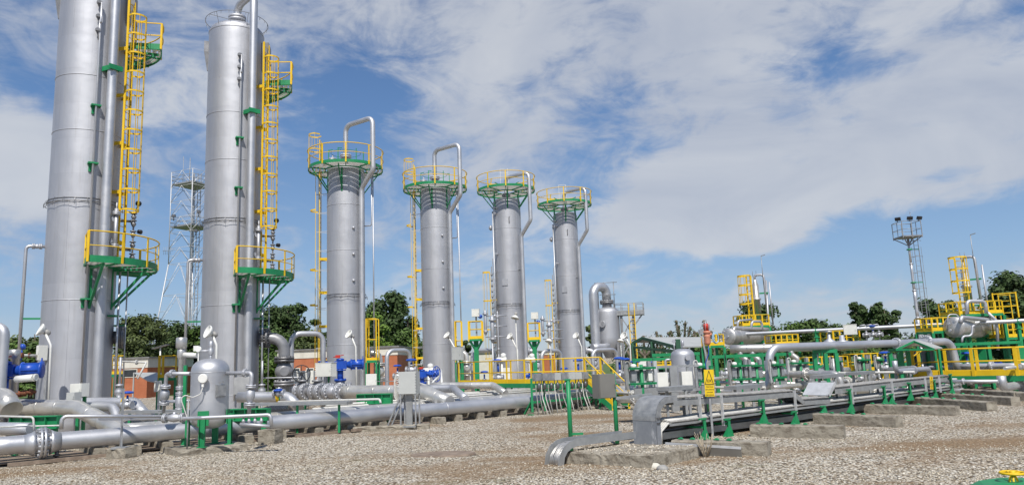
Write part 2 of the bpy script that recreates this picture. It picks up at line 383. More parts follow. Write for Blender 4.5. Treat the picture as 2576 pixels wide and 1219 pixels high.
m0 = nt.nodes.new('ShaderNodeMix'); m0.data_type = 'RGBA'; m0.inputs[0].default_value = .72; nt.links.new(sky.outputs[0], m0.inputs[6]); nt.links.new(gr_.outputs[0], m0.inputs[7])
mx = nt.nodes.new('ShaderNodeMix'); mx.data_type = 'RGBA'; nt.links.new(mr.outputs[0], mx.inputs[0])
nt.links.new(m0.outputs[2], mx.inputs[6]); nt.links.new(cr.outputs[0], mx.inputs[7]); nt.links.new(mx.outputs[2], bg.inputs['Color'])
# ---------------------------------------------------------------- ground
def gravelmat():
    m, nt, b = nmat('gravel')
    tc = N(nt, 'ShaderNodeTexCoord')
    def L(a, b_): nt.links.new(a, b_)
    vo = N(nt, 'ShaderNodeTexVoronoi', Scale=21.0, Randomness=1.0); L(tc.outputs['Object'], vo.inputs['Vector'])
    v2 = N(nt, 'ShaderNodeTexVoronoi', Scale=33.0, Randomness=1.0); L(tc.outputs['Object'], v2.inputs['Vector'])
    bw = N(nt, 'ShaderNodeRGBToBW'); L(vo.outputs['Color'], bw.inputs[0])
    cr = N(nt, 'ShaderNodeValToRGB'); e = cr.color_ramp.elements
    for i in range(3): e.new(.5)
    for i, (p, c) in enumerate(((.14, (.16,.12,.08)), (.31, (.45,.37,.265)), (.47, (.66,.57,.44)), (.62, (.84,.76,.62)), (.8, (.95,.90,.79)))): e[i].position = p; e[i].color = (*c, 1)
    L(bw.outputs[0], cr.inputs[0])
    gap = N(nt, 'ShaderNodeMapRange'); L(vo.outputs['Distance'], gap.inputs['Value']); gap.inputs['From Min'].default_value = .25; gap.inputs['From Max'].default_value = .75; gap.inputs['To Min'].default_value = 1; gap.inputs['To Max'].default_value = .22
    m1 = N(nt, 'ShaderNodeMix', data_type='RGBA', blend_type='MULTIPLY'); m1.inputs[0].default_value = 1; L(cr.outputs[0], m1.inputs[6]); L(gap.outputs[0], m1.inputs[7])
    # soil, dead grass and moss showing through in patches
    n1 = N(nt, 'ShaderNodeTexNoise', Scale=.22, Detail=8.0, Roughness=.62, Distortion=.5); mp = N(nt, 'ShaderNodeMapping'); mp.inputs['Scale'].default_value = (.55, 1.25, 1); mp.inputs['Rotation'].default_value = (0, 0, -.25)
    mp.inputs['Location'].default_value = (4.4, 2.2, 0)
    L(tc.outputs['Object'], mp.inputs[0]); L(mp.outputs[0], n1.inputs['Vector'])
    n2 = N(nt, 'ShaderNodeTexNoise', Scale=9.0, Detail=5.0, Roughness=.7); L(tc.outputs['Object'], n2.inputs['Vector'])
    ad = N(nt, 'ShaderNodeMath', operation='MULTIPLY_ADD'); L(n2.outputs['Fac'], ad.inputs[0]); ad.inputs[1].default_value = .32; L(n1.outputs['Fac'], ad.inputs[2])
    acc = ad.outputs[0]
    for (px, py, rx, ry, amp) in ((1500, 1160, 1.9, .9, .13), (1330, 1150, 1.2, .6, .08), (1560, 1085, 2.6, 1.0, .08), (2250, 1215, 1.5, .5, .13), (2330, 1165, 2.2, .6, .10), (2480, 1110, 2.4, .8, .07), (1950, 1215, 1.2, .4, .05), (60, 1195, 1.4, .6, .10), (880, 1120, 4.0, 2.0, -.12), (1850, 1180, 1.6, .8, -.10), (2080, 1150, 1.5, .9, -.08), (1600, 1205, .9, .35, -.10)):
        g_ = G(px, py); mpg = N(nt, 'ShaderNodeMapping'); mpg.inputs['Location'].default_value = (-g_.x/rx, -g_.y/ry, 0); mpg.inputs['Scale'].default_value = (1/rx, 1/ry, 0); L(tc.outputs['Object'], mpg.inputs[0])
        ln = N(nt, 'ShaderNodeVectorMath', operation='LENGTH'); L(mpg.outputs[0], ln.inputs[0])
        rg = N(nt, 'ShaderNodeMapRange', interpolation_type='SMOOTHSTEP'); L(ln.outputs['Value'], rg.inputs['Value']); rg.inputs['From Min'].default_value = 1.5; rg.inputs['From Max'].default_value = 0; rg.inputs['To Max'].default_value = 1
        ma = N(nt, 'ShaderNodeMath', operation='MULTIPLY_ADD'); L(rg.outputs[0], ma.inputs[0]); ma.inputs[1].default_value = amp; L(acc, ma.inputs[2]); acc = ma.outputs[0]
    sm = N(nt, 'ShaderNodeMapRange', interpolation_type='SMOOTHSTEP'); L(acc, sm.inputs['Value']); sm.inputs['From Min'].default_value = .62; sm.inputs['From Max'].default_value = .80; sm.inputs['To Max'].default_value = .92
    n3 = N(nt, 'ShaderNodeTexNoise', Scale=16.0, Detail=6.0, Roughness=.75); L(tc.outputs['Object'], n3.inputs['Vector'])
    c2 = N(nt, 'ShaderNodeValToRGB'); e = c2.color_ramp.elements; e.new(.5)
    for i, (p, c) in enumerate(((.35, (.10,.062,.032)), (.5, (.24,.16,.090)), (.68, (.46,.345,.215)))): e[i].position = p; e[i].color = (*c, 1)
    L(n3.outputs['Fac'], c2.inputs[0])
    m2 = N(nt, 'ShaderNodeMix', data_type='RGBA'); L(sm.outputs[0], m2.inputs[0]); L(m1.outputs[2], m2.inputs[6]); L(c2.outputs[0], m2.inputs[7])
    n4 = N(nt, 'ShaderNodeTexNoise', Scale=.5, Detail=7.0, Roughness=.7); mp4 = N(nt, 'ShaderNodeMapping'); mp4.inputs['Location'].default_value = (9, 3, 1); mp4.inputs['Scale'].default_value = (.5, 1.3, 1); L(tc.outputs['Object'], mp4.inputs[0]); L(mp4.outputs[0], n4.inputs['Vector'])
    s4 = N(nt, 'ShaderNodeMapRange', interpolation_type='SMOOTHSTEP'); L(n4.outputs['Fac'], s4.inputs['Value']); s4.inputs['From Min'].default_value = .60; s4.inputs['From Max'].default_value = .74; s4.inputs['To Max'].default_value = .6
    m3 = N(nt, 'ShaderNodeMix', data_type='RGBA'); L(s4.outputs[0], m3.inputs[0]); L(m2.outputs[2], m3.inputs[6]); m3.inputs[7].default_value = (.12, .13, .045, 1)
    L(m3.outputs[2], b.inputs['Base Color']); b.inputs['Roughness'].default_value = .9; b.inputs['Specular IOR Level'].default_value = .2
    inv = N(nt, 'ShaderNodeMath', operation='SUBTRACT'); inv.inputs[0].default_value = 1; L(vo.outputs['Distance'], inv.inputs[1])
    i2 = N(nt, 'ShaderNodeMath', operation='MULTIPLY_ADD'); L(v2.outputs['Distance'], i2.inputs[0]); i2.inputs[1].default_value = -.4; L(inv.outputs[0], i2.inputs[2])
    bp = N(nt, 'ShaderNodeBump', Strength=.9, Distance=.035); L(i2.outputs[0], bp.inputs['Height']); L(bp.outputs[0], b.inputs['Normal'])
    # single stones lying on top
    m, nt, b = nmat('stones'); g = N(nt, 'ShaderNodeNewGeometry'); cr = N(nt, 'ShaderNodeValToRGB'); e = cr.color_ramp.elements
    for i in range(3): e.new(.5)
    for i, (p, c) in enumerate(((0, (.13,.095,.06)), (.25, (.32,.26,.18)), (.5, (.47,.41,.31)), (.75, (.62,.56,.45)), (1, (.78,.73,.62)))): e[i].position = p; e[i].color = (*c, 1)
    nt.links.new(g.outputs['Random Per Island'], cr.inputs[0]); nt.links.new(cr.outputs[0], b.inputs['Base Color']); b.inputs['Roughness'].default_value = .85
gravelmat()
def grid_mesh(name, x0, x1, y0, y1, nx, ny, zf, mat, kind='structure'):
    m = MB()
    for j in range(ny+1):
        for i in range(nx+1):
            x = x0+(x1-x0)*i/nx; y = y0+(y1-y0)*j/ny; m.v.append((x, y, zf(x, y)))
    for j in range(ny):
        for i in range(nx):
            a = j*(nx+1)+i; m.face([a, a+1, a+nx+2, a+nx+1], True)
    o = m.build(name, mat); tag(o, kind=kind); return o
from mathutils import noise as mnoise
def gz(x, y): return (mnoise.noise(Vector((x*.35, y*.35, 0)))*.05 + mnoise.noise(Vector((x*1.3, y*1.3, 5)))*.02)
ground = grid_mesh('ground', -3000, 3000, -600, 5000, 2, 2, lambda x, y: -.10, 'gravel')
grav = grid_mesh('gravel_yard', -45, 75, 2, 75, 400, 260, gz, 'gravel')
M['grass_ground'] = simple('grass_ground', (.055,.10,.02), (.11,.17,.04), .9, .95, bump=.6, bscale=14)
gr = grid_mesh('grass_verge', -140, 160, 75.2, 240, 8, 8, lambda x, y: .03, 'grass_ground')
tag(gr, 'mown green grass beyond the gravel yard')
def stones():
    m = MB(); rr = random.Random(3)
    n = 0
    while n < 30000:
        px = rr.uniform(-60, 2640); py = 1219 + 40 - (rr.random()**1.5)*300
        p = G(px, py)
        if p.y > 24 or p.y < 3: continue
        k = mnoise.noise(Vector((p.x*.3, p.y*.6, 3.3)))
        if rr.random() < .35 + k*1.1: continue
        s = rr.uniform(.009, .021)*(1.8 if rr.random() < .05 else 1); a = rr.uniform(0, PI); fl = rr.uniform(.4, .8); el = rr.uniform(.6, 1)
        z = gz(p.x, p.y)
        c, sn = math.cos(a), math.sin(a); vs = []
        for (x, y, zz_) in ((1,0,0),(.4,.8,.1),(-.5,.75,-.1),(-1,-.1,.1),(-.35,-.8,0),(.5,-.75,.1),(.1,.1,1),(0,0,-.6)):
            x *= s*rr.uniform(.8, 1.2); y *= s*el*rr.uniform(.8, 1.2); vs.append((p.x+x*c-y*sn, p.y+x*sn+y*c, z+s*fl*.4+zz_*s*fl*rr.uniform(.8, 1.1)))
        m.add(vs, [(0,1,6),(1,2,6),(2,3,6),(3,4,6),(4,5,6),(5,0,6),(1,0,7),(2,1,7),(3,2,7),(4,3,7),(5,4,7),(0,5,7)], True)
        n += 1
    o = m.build('gravel_stones', 'stones'); tag(o, 'loose pale gravel stones on the yard', kind='stuff')
stones()
# ---------------------------------------------------------------- absorber and regenerator columns
def fit(pl, pr, py, d):
    a = ray(pl, py); b = ray(pr, py); ta, tb = math.atan2(a.x, a.y), math.atan2(b.x, b.y)
    mid, half = (ta+tb)/2, (tb-ta)/2
    X = math.tan(mid)*d; dist = math.hypot(X, d); return Vector((X, d, 0)), dist*math.sin(half)
class Fr:                       # cylinder frame: angle 0 faces the yard (camera side), + to the right
    def __init__(s, c): s.c = Vector((c.x, c.y, 0)); n = -s.c.normalized(); s.n = n; s.r = Vector((-n.y, n.x, 0))
    def __call__(s, a, r, z): a = math.radians(a); return s.c + s.r*(r*math.sin(a)) + s.n*(r*math.cos(a)) + UP*z
    def dir(s, a): a = math.radians(a); return s.r*math.sin(a) + s.n*math.cos(a)
    def tan(s, a): a = math.radians(a); return s.r*math.cos(a) - s.n*math.sin(a)
def ffr(f): return lambda a, r, z: f(math.degrees(a), r, z)
def arc(f, r, z, a0, a1, n=24): return [f(a0+(a1-a0)*i/n, r, z) for i in range(n+1)]
def platform(f, root, z, r0, r1, a0, a1, hr=1.1, nposts=8, skip=(), toe=.18, braces=(), brz=1.5, R=1.2, closed_ends=True, brr=None, rows=(.55, 1.1)):
    """ring or sector platform: deck, kick band, railing, braces"""
    full = abs(a1-a0) >= 359
    fr = ffr(f); A0, A1 = math.radians(a0), math.radians(a1); n = max(10, int(abs(a1-a0)/6))
    base = empty('platform'); base.parent = root
    m = MB(); r = r0
    while r < r1-.05:
        m.flat_ring(z, r, min(r+.15, r1-.02), .03, n, A0, A1, fr); r += .215
    m.build('deck', 'grating', base)
    m = MB(); m.flat_ring(z-.08, r1, r1+.025, toe+.08, n, A0, A1, fr)
    m.flat_ring(z-.09, r0-.03, r0+.01, .07, n, A0, A1, fr)
    ang = [a0+(a1-a0)*i/max(1, nposts) for i in range(nposts+(0 if full else 1))]
    for a in ang: m.bar(f(a, r0, z-.05), f(a, r1, z-.05), .05, .07)
    if not full:
        for a in (a0, a1): m.bar(f(a, r0, z+.03), f(a, r1, z+.03), .03, toe+.1)
    m.build('deck_frame', 'green', base)
    if braces:
        for a in braces:
            bw = .06 if full else .09; m = MB(); m.bar(f(a, (brr or r1)-.15, z-.1), f(a, R-.02, z-brz), bw, bw)
            (None if full else m.bar(f(a, (brr or r1)-.1, z-.12), f(a, R-.02, z-.12), bw, bw)); m.bar(f(a, R+.01, z-.1), f(a, R+.01, z-brz-.1), .1, .03, up=f.dir(a))
            m.build('brace', 'green', base)
    m = MB()
    for a in ang:
        if a in skip: continue
        p = f(a, r1+.06, z-.08); m.obox((p + UP*((hr+.08)/2)), f.tan(a), f.dir(a), UP, (.085, .03, hr+.08))
    for k, h in enumerate(rows):
        r_ = .028 if k == len(rows)-1 else .02
        pts = arc(f, r1+.05, z+h, a0, a1, n*2)
        if full: m.sweep(pts[:-1], r_, 6, closed=True)
        else: m.sweep(pts, r_, 6)
    if not full and closed_ends:
        for a in (a0, a1):
            for h in rows: m.bar(f(a, r0+.25, z+h), f(a, r1+.05, z+h), .04)
            m.bar(f(a, r0+.25, z), f(a, r0+.25, z+hr), .06, .03)
            m.bar(f(a, r1+.05, z-.05), f(a, r1+.05, z+hr), .09, .04)
    m.build('railing', 'yellow', base)
    return base
def ladder(f, root, a, r, z0, z1, cage=None, cr=.36, w=.44, bracket=None, R=1.2, hoopstep=.9, mat='yellow', sw=.09):
    base = empty('caged_ladder' if cage else 'ladder'); base.parent = root
    c = f(a, r, 0); t = f.tan(a); d = f.dir(a)
    m = MB()
    for s in (-1, 1): m.obox(c + t*(s*w/2) + UP*((z0+z1)/2), t, d, UP, (.045, sw, z1-z0))
    z = z0+.15
    while z < z1: m.tube(c - t*(w/2) + UP*z, c + t*(w/2) + UP*z, .016, 5); z += .3
    m.build('ladder_frame', mat, base)
    if cage:
        m = MB(); z = cage[0]
        k = max(1, round((cage[1]-cage[0])/hoopstep)); st = (cage[1]-cage[0])/k
        def hp(i, zz_): th = PI*i/8 - PI/2; return c + t*(math.sin(th)*cr) + d*(.25+math.cos(th)*cr+.0) + UP*zz_
        for j in range(k+1):
            z = cage[0]+st*j
            pts = [c - t*(w/2) + UP*z] + [hp(i, z) for i in range(9)] + [c + t*(w/2) + UP*z]
            for i in range(len(pts)-1):
                m.bar(pts[i], pts[i+1], .018, .07)
        for i in (0, 2, 4, 6, 8): m.bar(hp(i, cage[0]), hp(i, cage[1]), .035, .014, up=d)
        m.build('safety_cage', mat, base)
    if bracket:
        for z in bracket:
            m = MB(); m.obox(c + UP*z - d*.06, t, d, UP, (w+.05, .04, .1))
            for s in (-1, 1):
                p = c + t*(s*w/2) + UP*z; q = f.c + (p-f.c)*0; q = p - d*(r - math.sqrt(max(.01, R*R-(w/2)**2)))
                m.bar(q - d*.05, p, .05, .14)
            m.build('bracket', mat, base)
    return base
def hooks(f, root, z, R):
    m = MB(); m.sweep(arc(f, R+.05, z, 0, 360, 48)[:-1], .010, 5, closed=True)
    m.sweep(arc(f, R+.02, z+.12, 0, 360, 48)[:-1], .012, 5, closed=True)
    for i in range(20):
        a = i*18+4; L = .34 if i % 2 else .16
        m.bar(f(a, R+.04, z+.16), f(a, R+.13, z-.02), .014); m.bar(f(a, R+.13, z), f(a, R+.13, z-L*.5), .014)
    pts = []
    for i in range(40): pts.append(f(i*9+4, R+.13, z-.03-(.09 if i % 4 == 2 else .03 if i % 4 else 0)))
    m.sweep(pts, .012, 4, closed=True); m.build('spray_ring', 'bolt_steel', root)
def shell(f, root, R, z0, z1, dome, seams, mat='silver', name='shell', vs=()):
    m = MB(); n = 12
    kz = max(4, int((z1-z0)/.5)); prof = [(R, z0+(z1-z0)*i/kz) for i in range(kz+1)]
    for i in range(1, n+1):
        t = PI/2*i/n; prof.append((R*math.cos(t)**.7 if i < n else .02, z1 + dome*math.sin(t)))
    m.lathe(prof, f.c, UP, 72)
    m.lathe([(R+.002, z0-.02), (R+.05, z0), (R+.05, z0+.14), (R+.002, z0+.16)], f.c, UP, 72, smooth=False)
    for s in list(seams)+[z1-.02]: m.sweep([Vector((f.c.x+(R+.002)*math.cos(2*PI*i/72), f.c.y+(R+.002)*math.sin(2*PI*i/72), s)) for i in range(72)], .016, 6, closed=True)
    for a, za, zb in vs: m.bar(f(a, R, za), f(a, R, zb), .03, .02, up=f.dir(a))
    o = m.build(name, 'shell_paint', None, (f.c.x, f.c.y, 0)); o.parent = root
def nozzle(m, f, a, R, z, L, r, fr=None, bolts=8):
    p = f(a, R-.05, z); q = f(a, R+L, z); m.tube(p, q, r, 10); m.flange(q - f.dir(a)*.03, f.dir(a), fr or r*1.7, r*.25, .01, bolts, 14)
    return q
def relz(f, R, py, a=0): return ZQ(f(a, R, 0), py)
def outlet_elbow(f, root, a, R, z, r, out, zend, mat='dark_silver', valve=True, fl=None):
    """side nozzle with a big flange, an elbow down through a check valve"""
    d = f.dir(a); m = MB(); p0 = f(a, R-.1, z); p1 = f(a, R+out, z); p2 = f(a, R+out, zend)
    fl = fl or r*1.75
    m.pipe([p0, p1, p2], r, r*2.4, 18)
    m.build('outlet_pipe', mat, root)
    m = MB(); m.flange(f(a, R+out*.26, z), d, fl, r*.45, .05, 18, 24)
    zt = z - r*3.9
    if valve:
        m.flange(f(a, R+out, zt), UP, fl, r*.35, .03, 14, 24)
    m.build('flange', 'bolt_steel' if mat == 'dark_silver' else mat, root)
    if valve:
        m = MB(); L = (zt-zend)*.5; c = f(a, R+out, zt-L*.62)
        m.lathe([(r*1.02, -L*.5), (r*1.1, -L*.36), (r*1.5, -L*.14), (r*1.6, 0), (r*1.5, L*.14), (r*1.1, L*.36), (r*1.02, L*.5)], c, UP, 18)
        side = f.dir(a-80); m.tube(c, c+side*r*2.1, r*.55, 12); m.tube(c-side*r*2.0, c, r*.55, 12); m.disc(c+side*r*2.1, side, r*.8, .06, 14)
        m.flange(c - UP*L*.62, UP, fl, r*.35, .03, 14, 24); m.build('check_valve', mat, root)

def big_tower(pl, pr, py, d, label, top_py):
    c, R = fit(pl, pr, py, d); f = Fr(c); root = empty('absorber_tower', (0, 0, 0), 0, label, 'column', 'tall silver absorber towers')
    zt = ZQ(c, top_py); dome = R*.42; zs = zt-dome
    Z = lambda y: ZQ(c, y)
    k = dict(seams=[Z1(c, s) for s in (738,)] if False else [])
    T = f
    zh = HOOK; zdeck = LOWDECK; zupd = UPDECK
    seams = [5.15, 9.05, 11.95, 14.85-.6, 1.15]
    shell(f, root, R, 0, zs, dome, seams, vs=[(-35, zs-2.6, zs), (-25, 5.15, 9.05), (10, 9.05, 11.95), (25, 11.95, 14.2), (-15, 1.15, 5.15)])
    hooks(f, root, zh, R)
    # overhead line: dome nozzle, gooseneck, riser down the front right
    rr_ = .185; a = 28; ro = R+.30
    m = MB(); top = zt+1.05
    m.pipe([f(0, 0, zt-.1), f(0, 0, top), f(a, ro, top+.15), f(a, ro, .35)], rr_, .48, 22); m.build('overhead_riser', 'pipe_silver', root)
    m = MB(); m.flange(f(0, 0, zt+.35), UP, .42, .11, .03, 16, 24, .03); m.tube(f(0, 0, zt-.1), f(0, 0, zt+.3), .26, 20); m.build('top_flange', 'silver', root)
    m = MB()
    for z in (zs-4.3, ):
        for s in (-1, 1):
            m.bar(f(a+s*11, R-.02, z), f(a+s*5, ro+.24, z+.0), .05, .20)
        q = f(a, ro+.24, z); m.obox(q, f.tan(a), f.dir(a), UP, (.56, .06, .20)); m.obox(f(a, ro-.23, z), f.tan(a), f.dir(a), UP, (.5, .05, .18))
    m.build('riser_bracket', 'green', root)
    # thin instrument line with three tappings
    m = MB(); ai = 9; ri = R+.22; zi = zs-1.55
    m.pipe([f(ai, ri, zi), f(ai, ri, zi-.85), f(ai, ri-.05, zi-.9), f(ai, ri-.05, .9)], .042, .05, 8)
    m.tube(f(ai-1.3, ri-.06, zi-.7), f(ai-1.3, ri-.06, zi-1.6), .035, 6)
    m.build('instrument_line', 'pipe_silver', root)
    for zz_ in (zi, zi-.6, zi-1.2):
        m = MB(); q = nozzle(m, f, ai-3, R, zz_, .2, .055, .11, 6); m.obox(q, f.tan(ai), f.dir(ai), UP, (.16, .10, .10)); m.build('tapping_valve', 'dark_silver', root)
    for zz_ in (10.55, 5.15, zh+3.9):
        m = MB(); m.obox(f(ai, R+.12, zz_), f.tan(ai), f.dir(ai), UP, (.36, .26, .06)); m.obox(f(ai-2, R+.03, zz_-.18), f.tan(ai), f.dir(ai), UP, (.18, .05, .3))
        m.build('line_clamp', 'green', root)
    # left drop line
    m = MB(); zl = LEFTN
    m.pipe([f(-90, R-.05, zl), f(-90, R+.62, zl), f(-90, R+.62, .6)], .062, .14, 10); m.build('drain_line', 'pipe_silver', root)
    m = MB(); m.flange(f(-90, R+.14, zl), f.dir(-90), .11, .04, .01, 8, 12); m.flange(f(-90, R+.38, zl), f.dir(-90), .11, .04, .01, 8, 12)
    m.lathe([(.06, -.1), (.10, 0), (.06, .1)], f(-90, R+.26, zl), f.dir(-90), 10); m.build('drain_valve', 'silver', root)
    m = MB(); m.bar(f(-90, R-.02, 4.5), f(-90, R+.66, 4.5), .05, .07); m.build('line_support', 'green', root)
    # lifting trunnion covers at the top
    for s in (-1, 1):
        aa = 80 if s > 0 else -103
        p = lambda da, rad, z: f(aa+da, rad, z)
        m = MB(); zt0 = zs-1.0; po = .36 if s > 0 else .20
        m.hexa([p(-12, R-.02, zt0-.9), p(-12, R+.05, zt0-.9), p(12, R+.05, zt0-.9), p(12, R-.02, zt0-.9), p(-16, R-.02, zt0), p(-16, R+po, zt0), p(16, R+po, zt0), p(16, R-.02, zt0)])
        m.hexa([p(-16, R-.02, zt0+.004), p(-16, R+po, zt0+.004), p(16, R+po, zt0+.004), p(16, R-.02, zt0+.004), p(-16, R-.02, zt0+.55), p(-16, R+po, zt0+.55), p(16, R+po, zt0+.55), p(16, R-.02, zt0+.55)])
        m.build('lifting_trunnion', 'dark_silver', root)
    # spray ring on stand-offs above the dome
    m = MB(); zr = zt+.12
    m.sweep(arc(f, R+.18, zr, 0, 360, 40)[:-1], .014, 5, closed=True)
    for i in range(6): m.bar(f(i*60+20, R-.05, zs), f(i*60+20, R+.18, zr), .016)
    for i in range(24): m.bar(f(i*15, R+.18, zr), f(i*15, R+.18, zr-.14), .016)
    m.bar(f(-60, R+.18, zr), f(-30, .4, zr), .02); m.build('top_spray_ring', 'dark_silver', root)
    # platforms and ladder
    platform(f, root, zdeck, R+.14, R+1.5, 4, 128, nposts=5, braces=(16, 62, 100), brz=1.6, R=R)
    platform(f, root, zupd, R+.14, R+1.35, 72, 150, nposts=3, braces=(84, 130), brz=.9, R=R)
    ladder(f, root, 58, R+.33, zdeck+.0, zupd+1.9, cage=(zdeck+2.3, zupd+1.1), R=R, bracket=[zdeck+1.0+2.05*i for i in range(5)], cr=.38, hoopstep=.86)
    # level instruments on the lower deck
    m = MB(); a1_ = 50
    m.tube(f(a1_-8, R+.42, zdeck+.4), f(a1_-8, R+.42, zdeck+2.3), .075, 12); m.flange(f(a1_-8, R+.42, zdeck+2.1), UP, .16, .05, .015, 8, 14); m.tube(f(a1_-8, R+.42, zdeck+2.2), f(a1_-8, R+.42, zdeck+2.55), .03, 8)
    m.flange(f(a1_-8, R+.42, zdeck+.8), UP, .13, .04, .015, 8, 14)
    for zz_ in (zdeck+.95, zdeck+1.9): nozzle(m, f, a1_-10, R, zz_, .36, .055, .12)
    m.build('level_bridle', 'silver', root)
    m = MB()
    for zz_ in (zdeck+.5, zdeck+1.0, zdeck+1.45, zdeck+1.9, zdeck+2.2):
        m.lathe([(.05, -.12), (.11, 0), (.05, .12)], f(84, R+.55, zz_), UP, 10); m.disc(f(84, R+.55, zz_+.14), UP, .12, .04, 12)
    m.tube(f(84, R+.55, zdeck+.3), f(84, R+.55, zdeck+2.3), .035, 8); nozzle(m, f, 82, R, zdeck+2.0, .5, .05); nozzle(m, f, 82, R, zdeck+.8, .5, .05)
    m.build('gauge_column', 'dark_silver', root)
    m = MB(); m.lathe([(.02, -.12), (.10, -.08), (.11, .05), (.04, .12)], f(80, R+.72, zdeck+2.75), f.tan(40), 12); m.tube(f(82, R+.55, zdeck+2.2), f(80, R+.7, zdeck+2.7), .02, 6); m.lathe([(.02, -.1), (.09, -.08), (.1, .05)], f(88, R+.8, zdeck+1.6), f.tan(40), 12); m.build('floodlight', 'black', root)
    for aa, r_, zb in ((64, R+.26, .5), (84, R+.42, .5)):
        m = MB(); m.tube(f(aa, r_, zb), f(aa, r_, zdeck-.05), .045 if aa < 70 else .03, 8)
        m.build('down_line', 'pipe_silver', root)
    m = MB(); m.obox(f(62, R+.14, 4.55), f.tan(62), f.dir(62), UP, (.5, .3, .06)); m.build('line_bracket', 'green', root)
    m = MB(); m.obox(f(85, R+.2, 4.2), f.tan(85), f.dir(85), UP, (.1, .5, .06)); m.build('line_bracket', 'green', root)
    return f, R, root
tA = fit(505, 653, 805, 34.5)[0]
HOOK = ZQ(tA, 566); LOWDECK = ZQ(Fr(tA)(40, 2.0, 0), 690); LEFTN = ZQ(tA, 655); UPDECK = ZQ(Fr(tA)(110, 2.3, 0), 236)
print('HOOK', HOOK, LOWDECK, LEFTN, UPDECK, ZQ(tA, 60), ZQ(tA, 755), 'R', fit(505,653,805,34.5)[1], fit(101.5,287.5,800,29.5)[1])
f2, R2, t2 = big_tower(505, 653, 805, 34.5, 'second tall silver tower from the left, rounded top and flanged overhead pipe in view', 66)
f1, R1, t1 = big_tower(101.5, 287.5, 800, 29.5, 'nearest and tallest silver tower, its head cut off by the top of the photo', -73)
outlet_elbow(f2, t2, 78, R2, ZQ(f2.c, 853), .26, 1.15, .9)
m = MB(); q = nozzle(m, f1, 84, R1, ZQ(f1.c, 850), .30, .26, .46, 20); m.disc(q, f1.dir(84), .44, .16, 24); m.build('blind_flange', 'bolt_steel', t1)

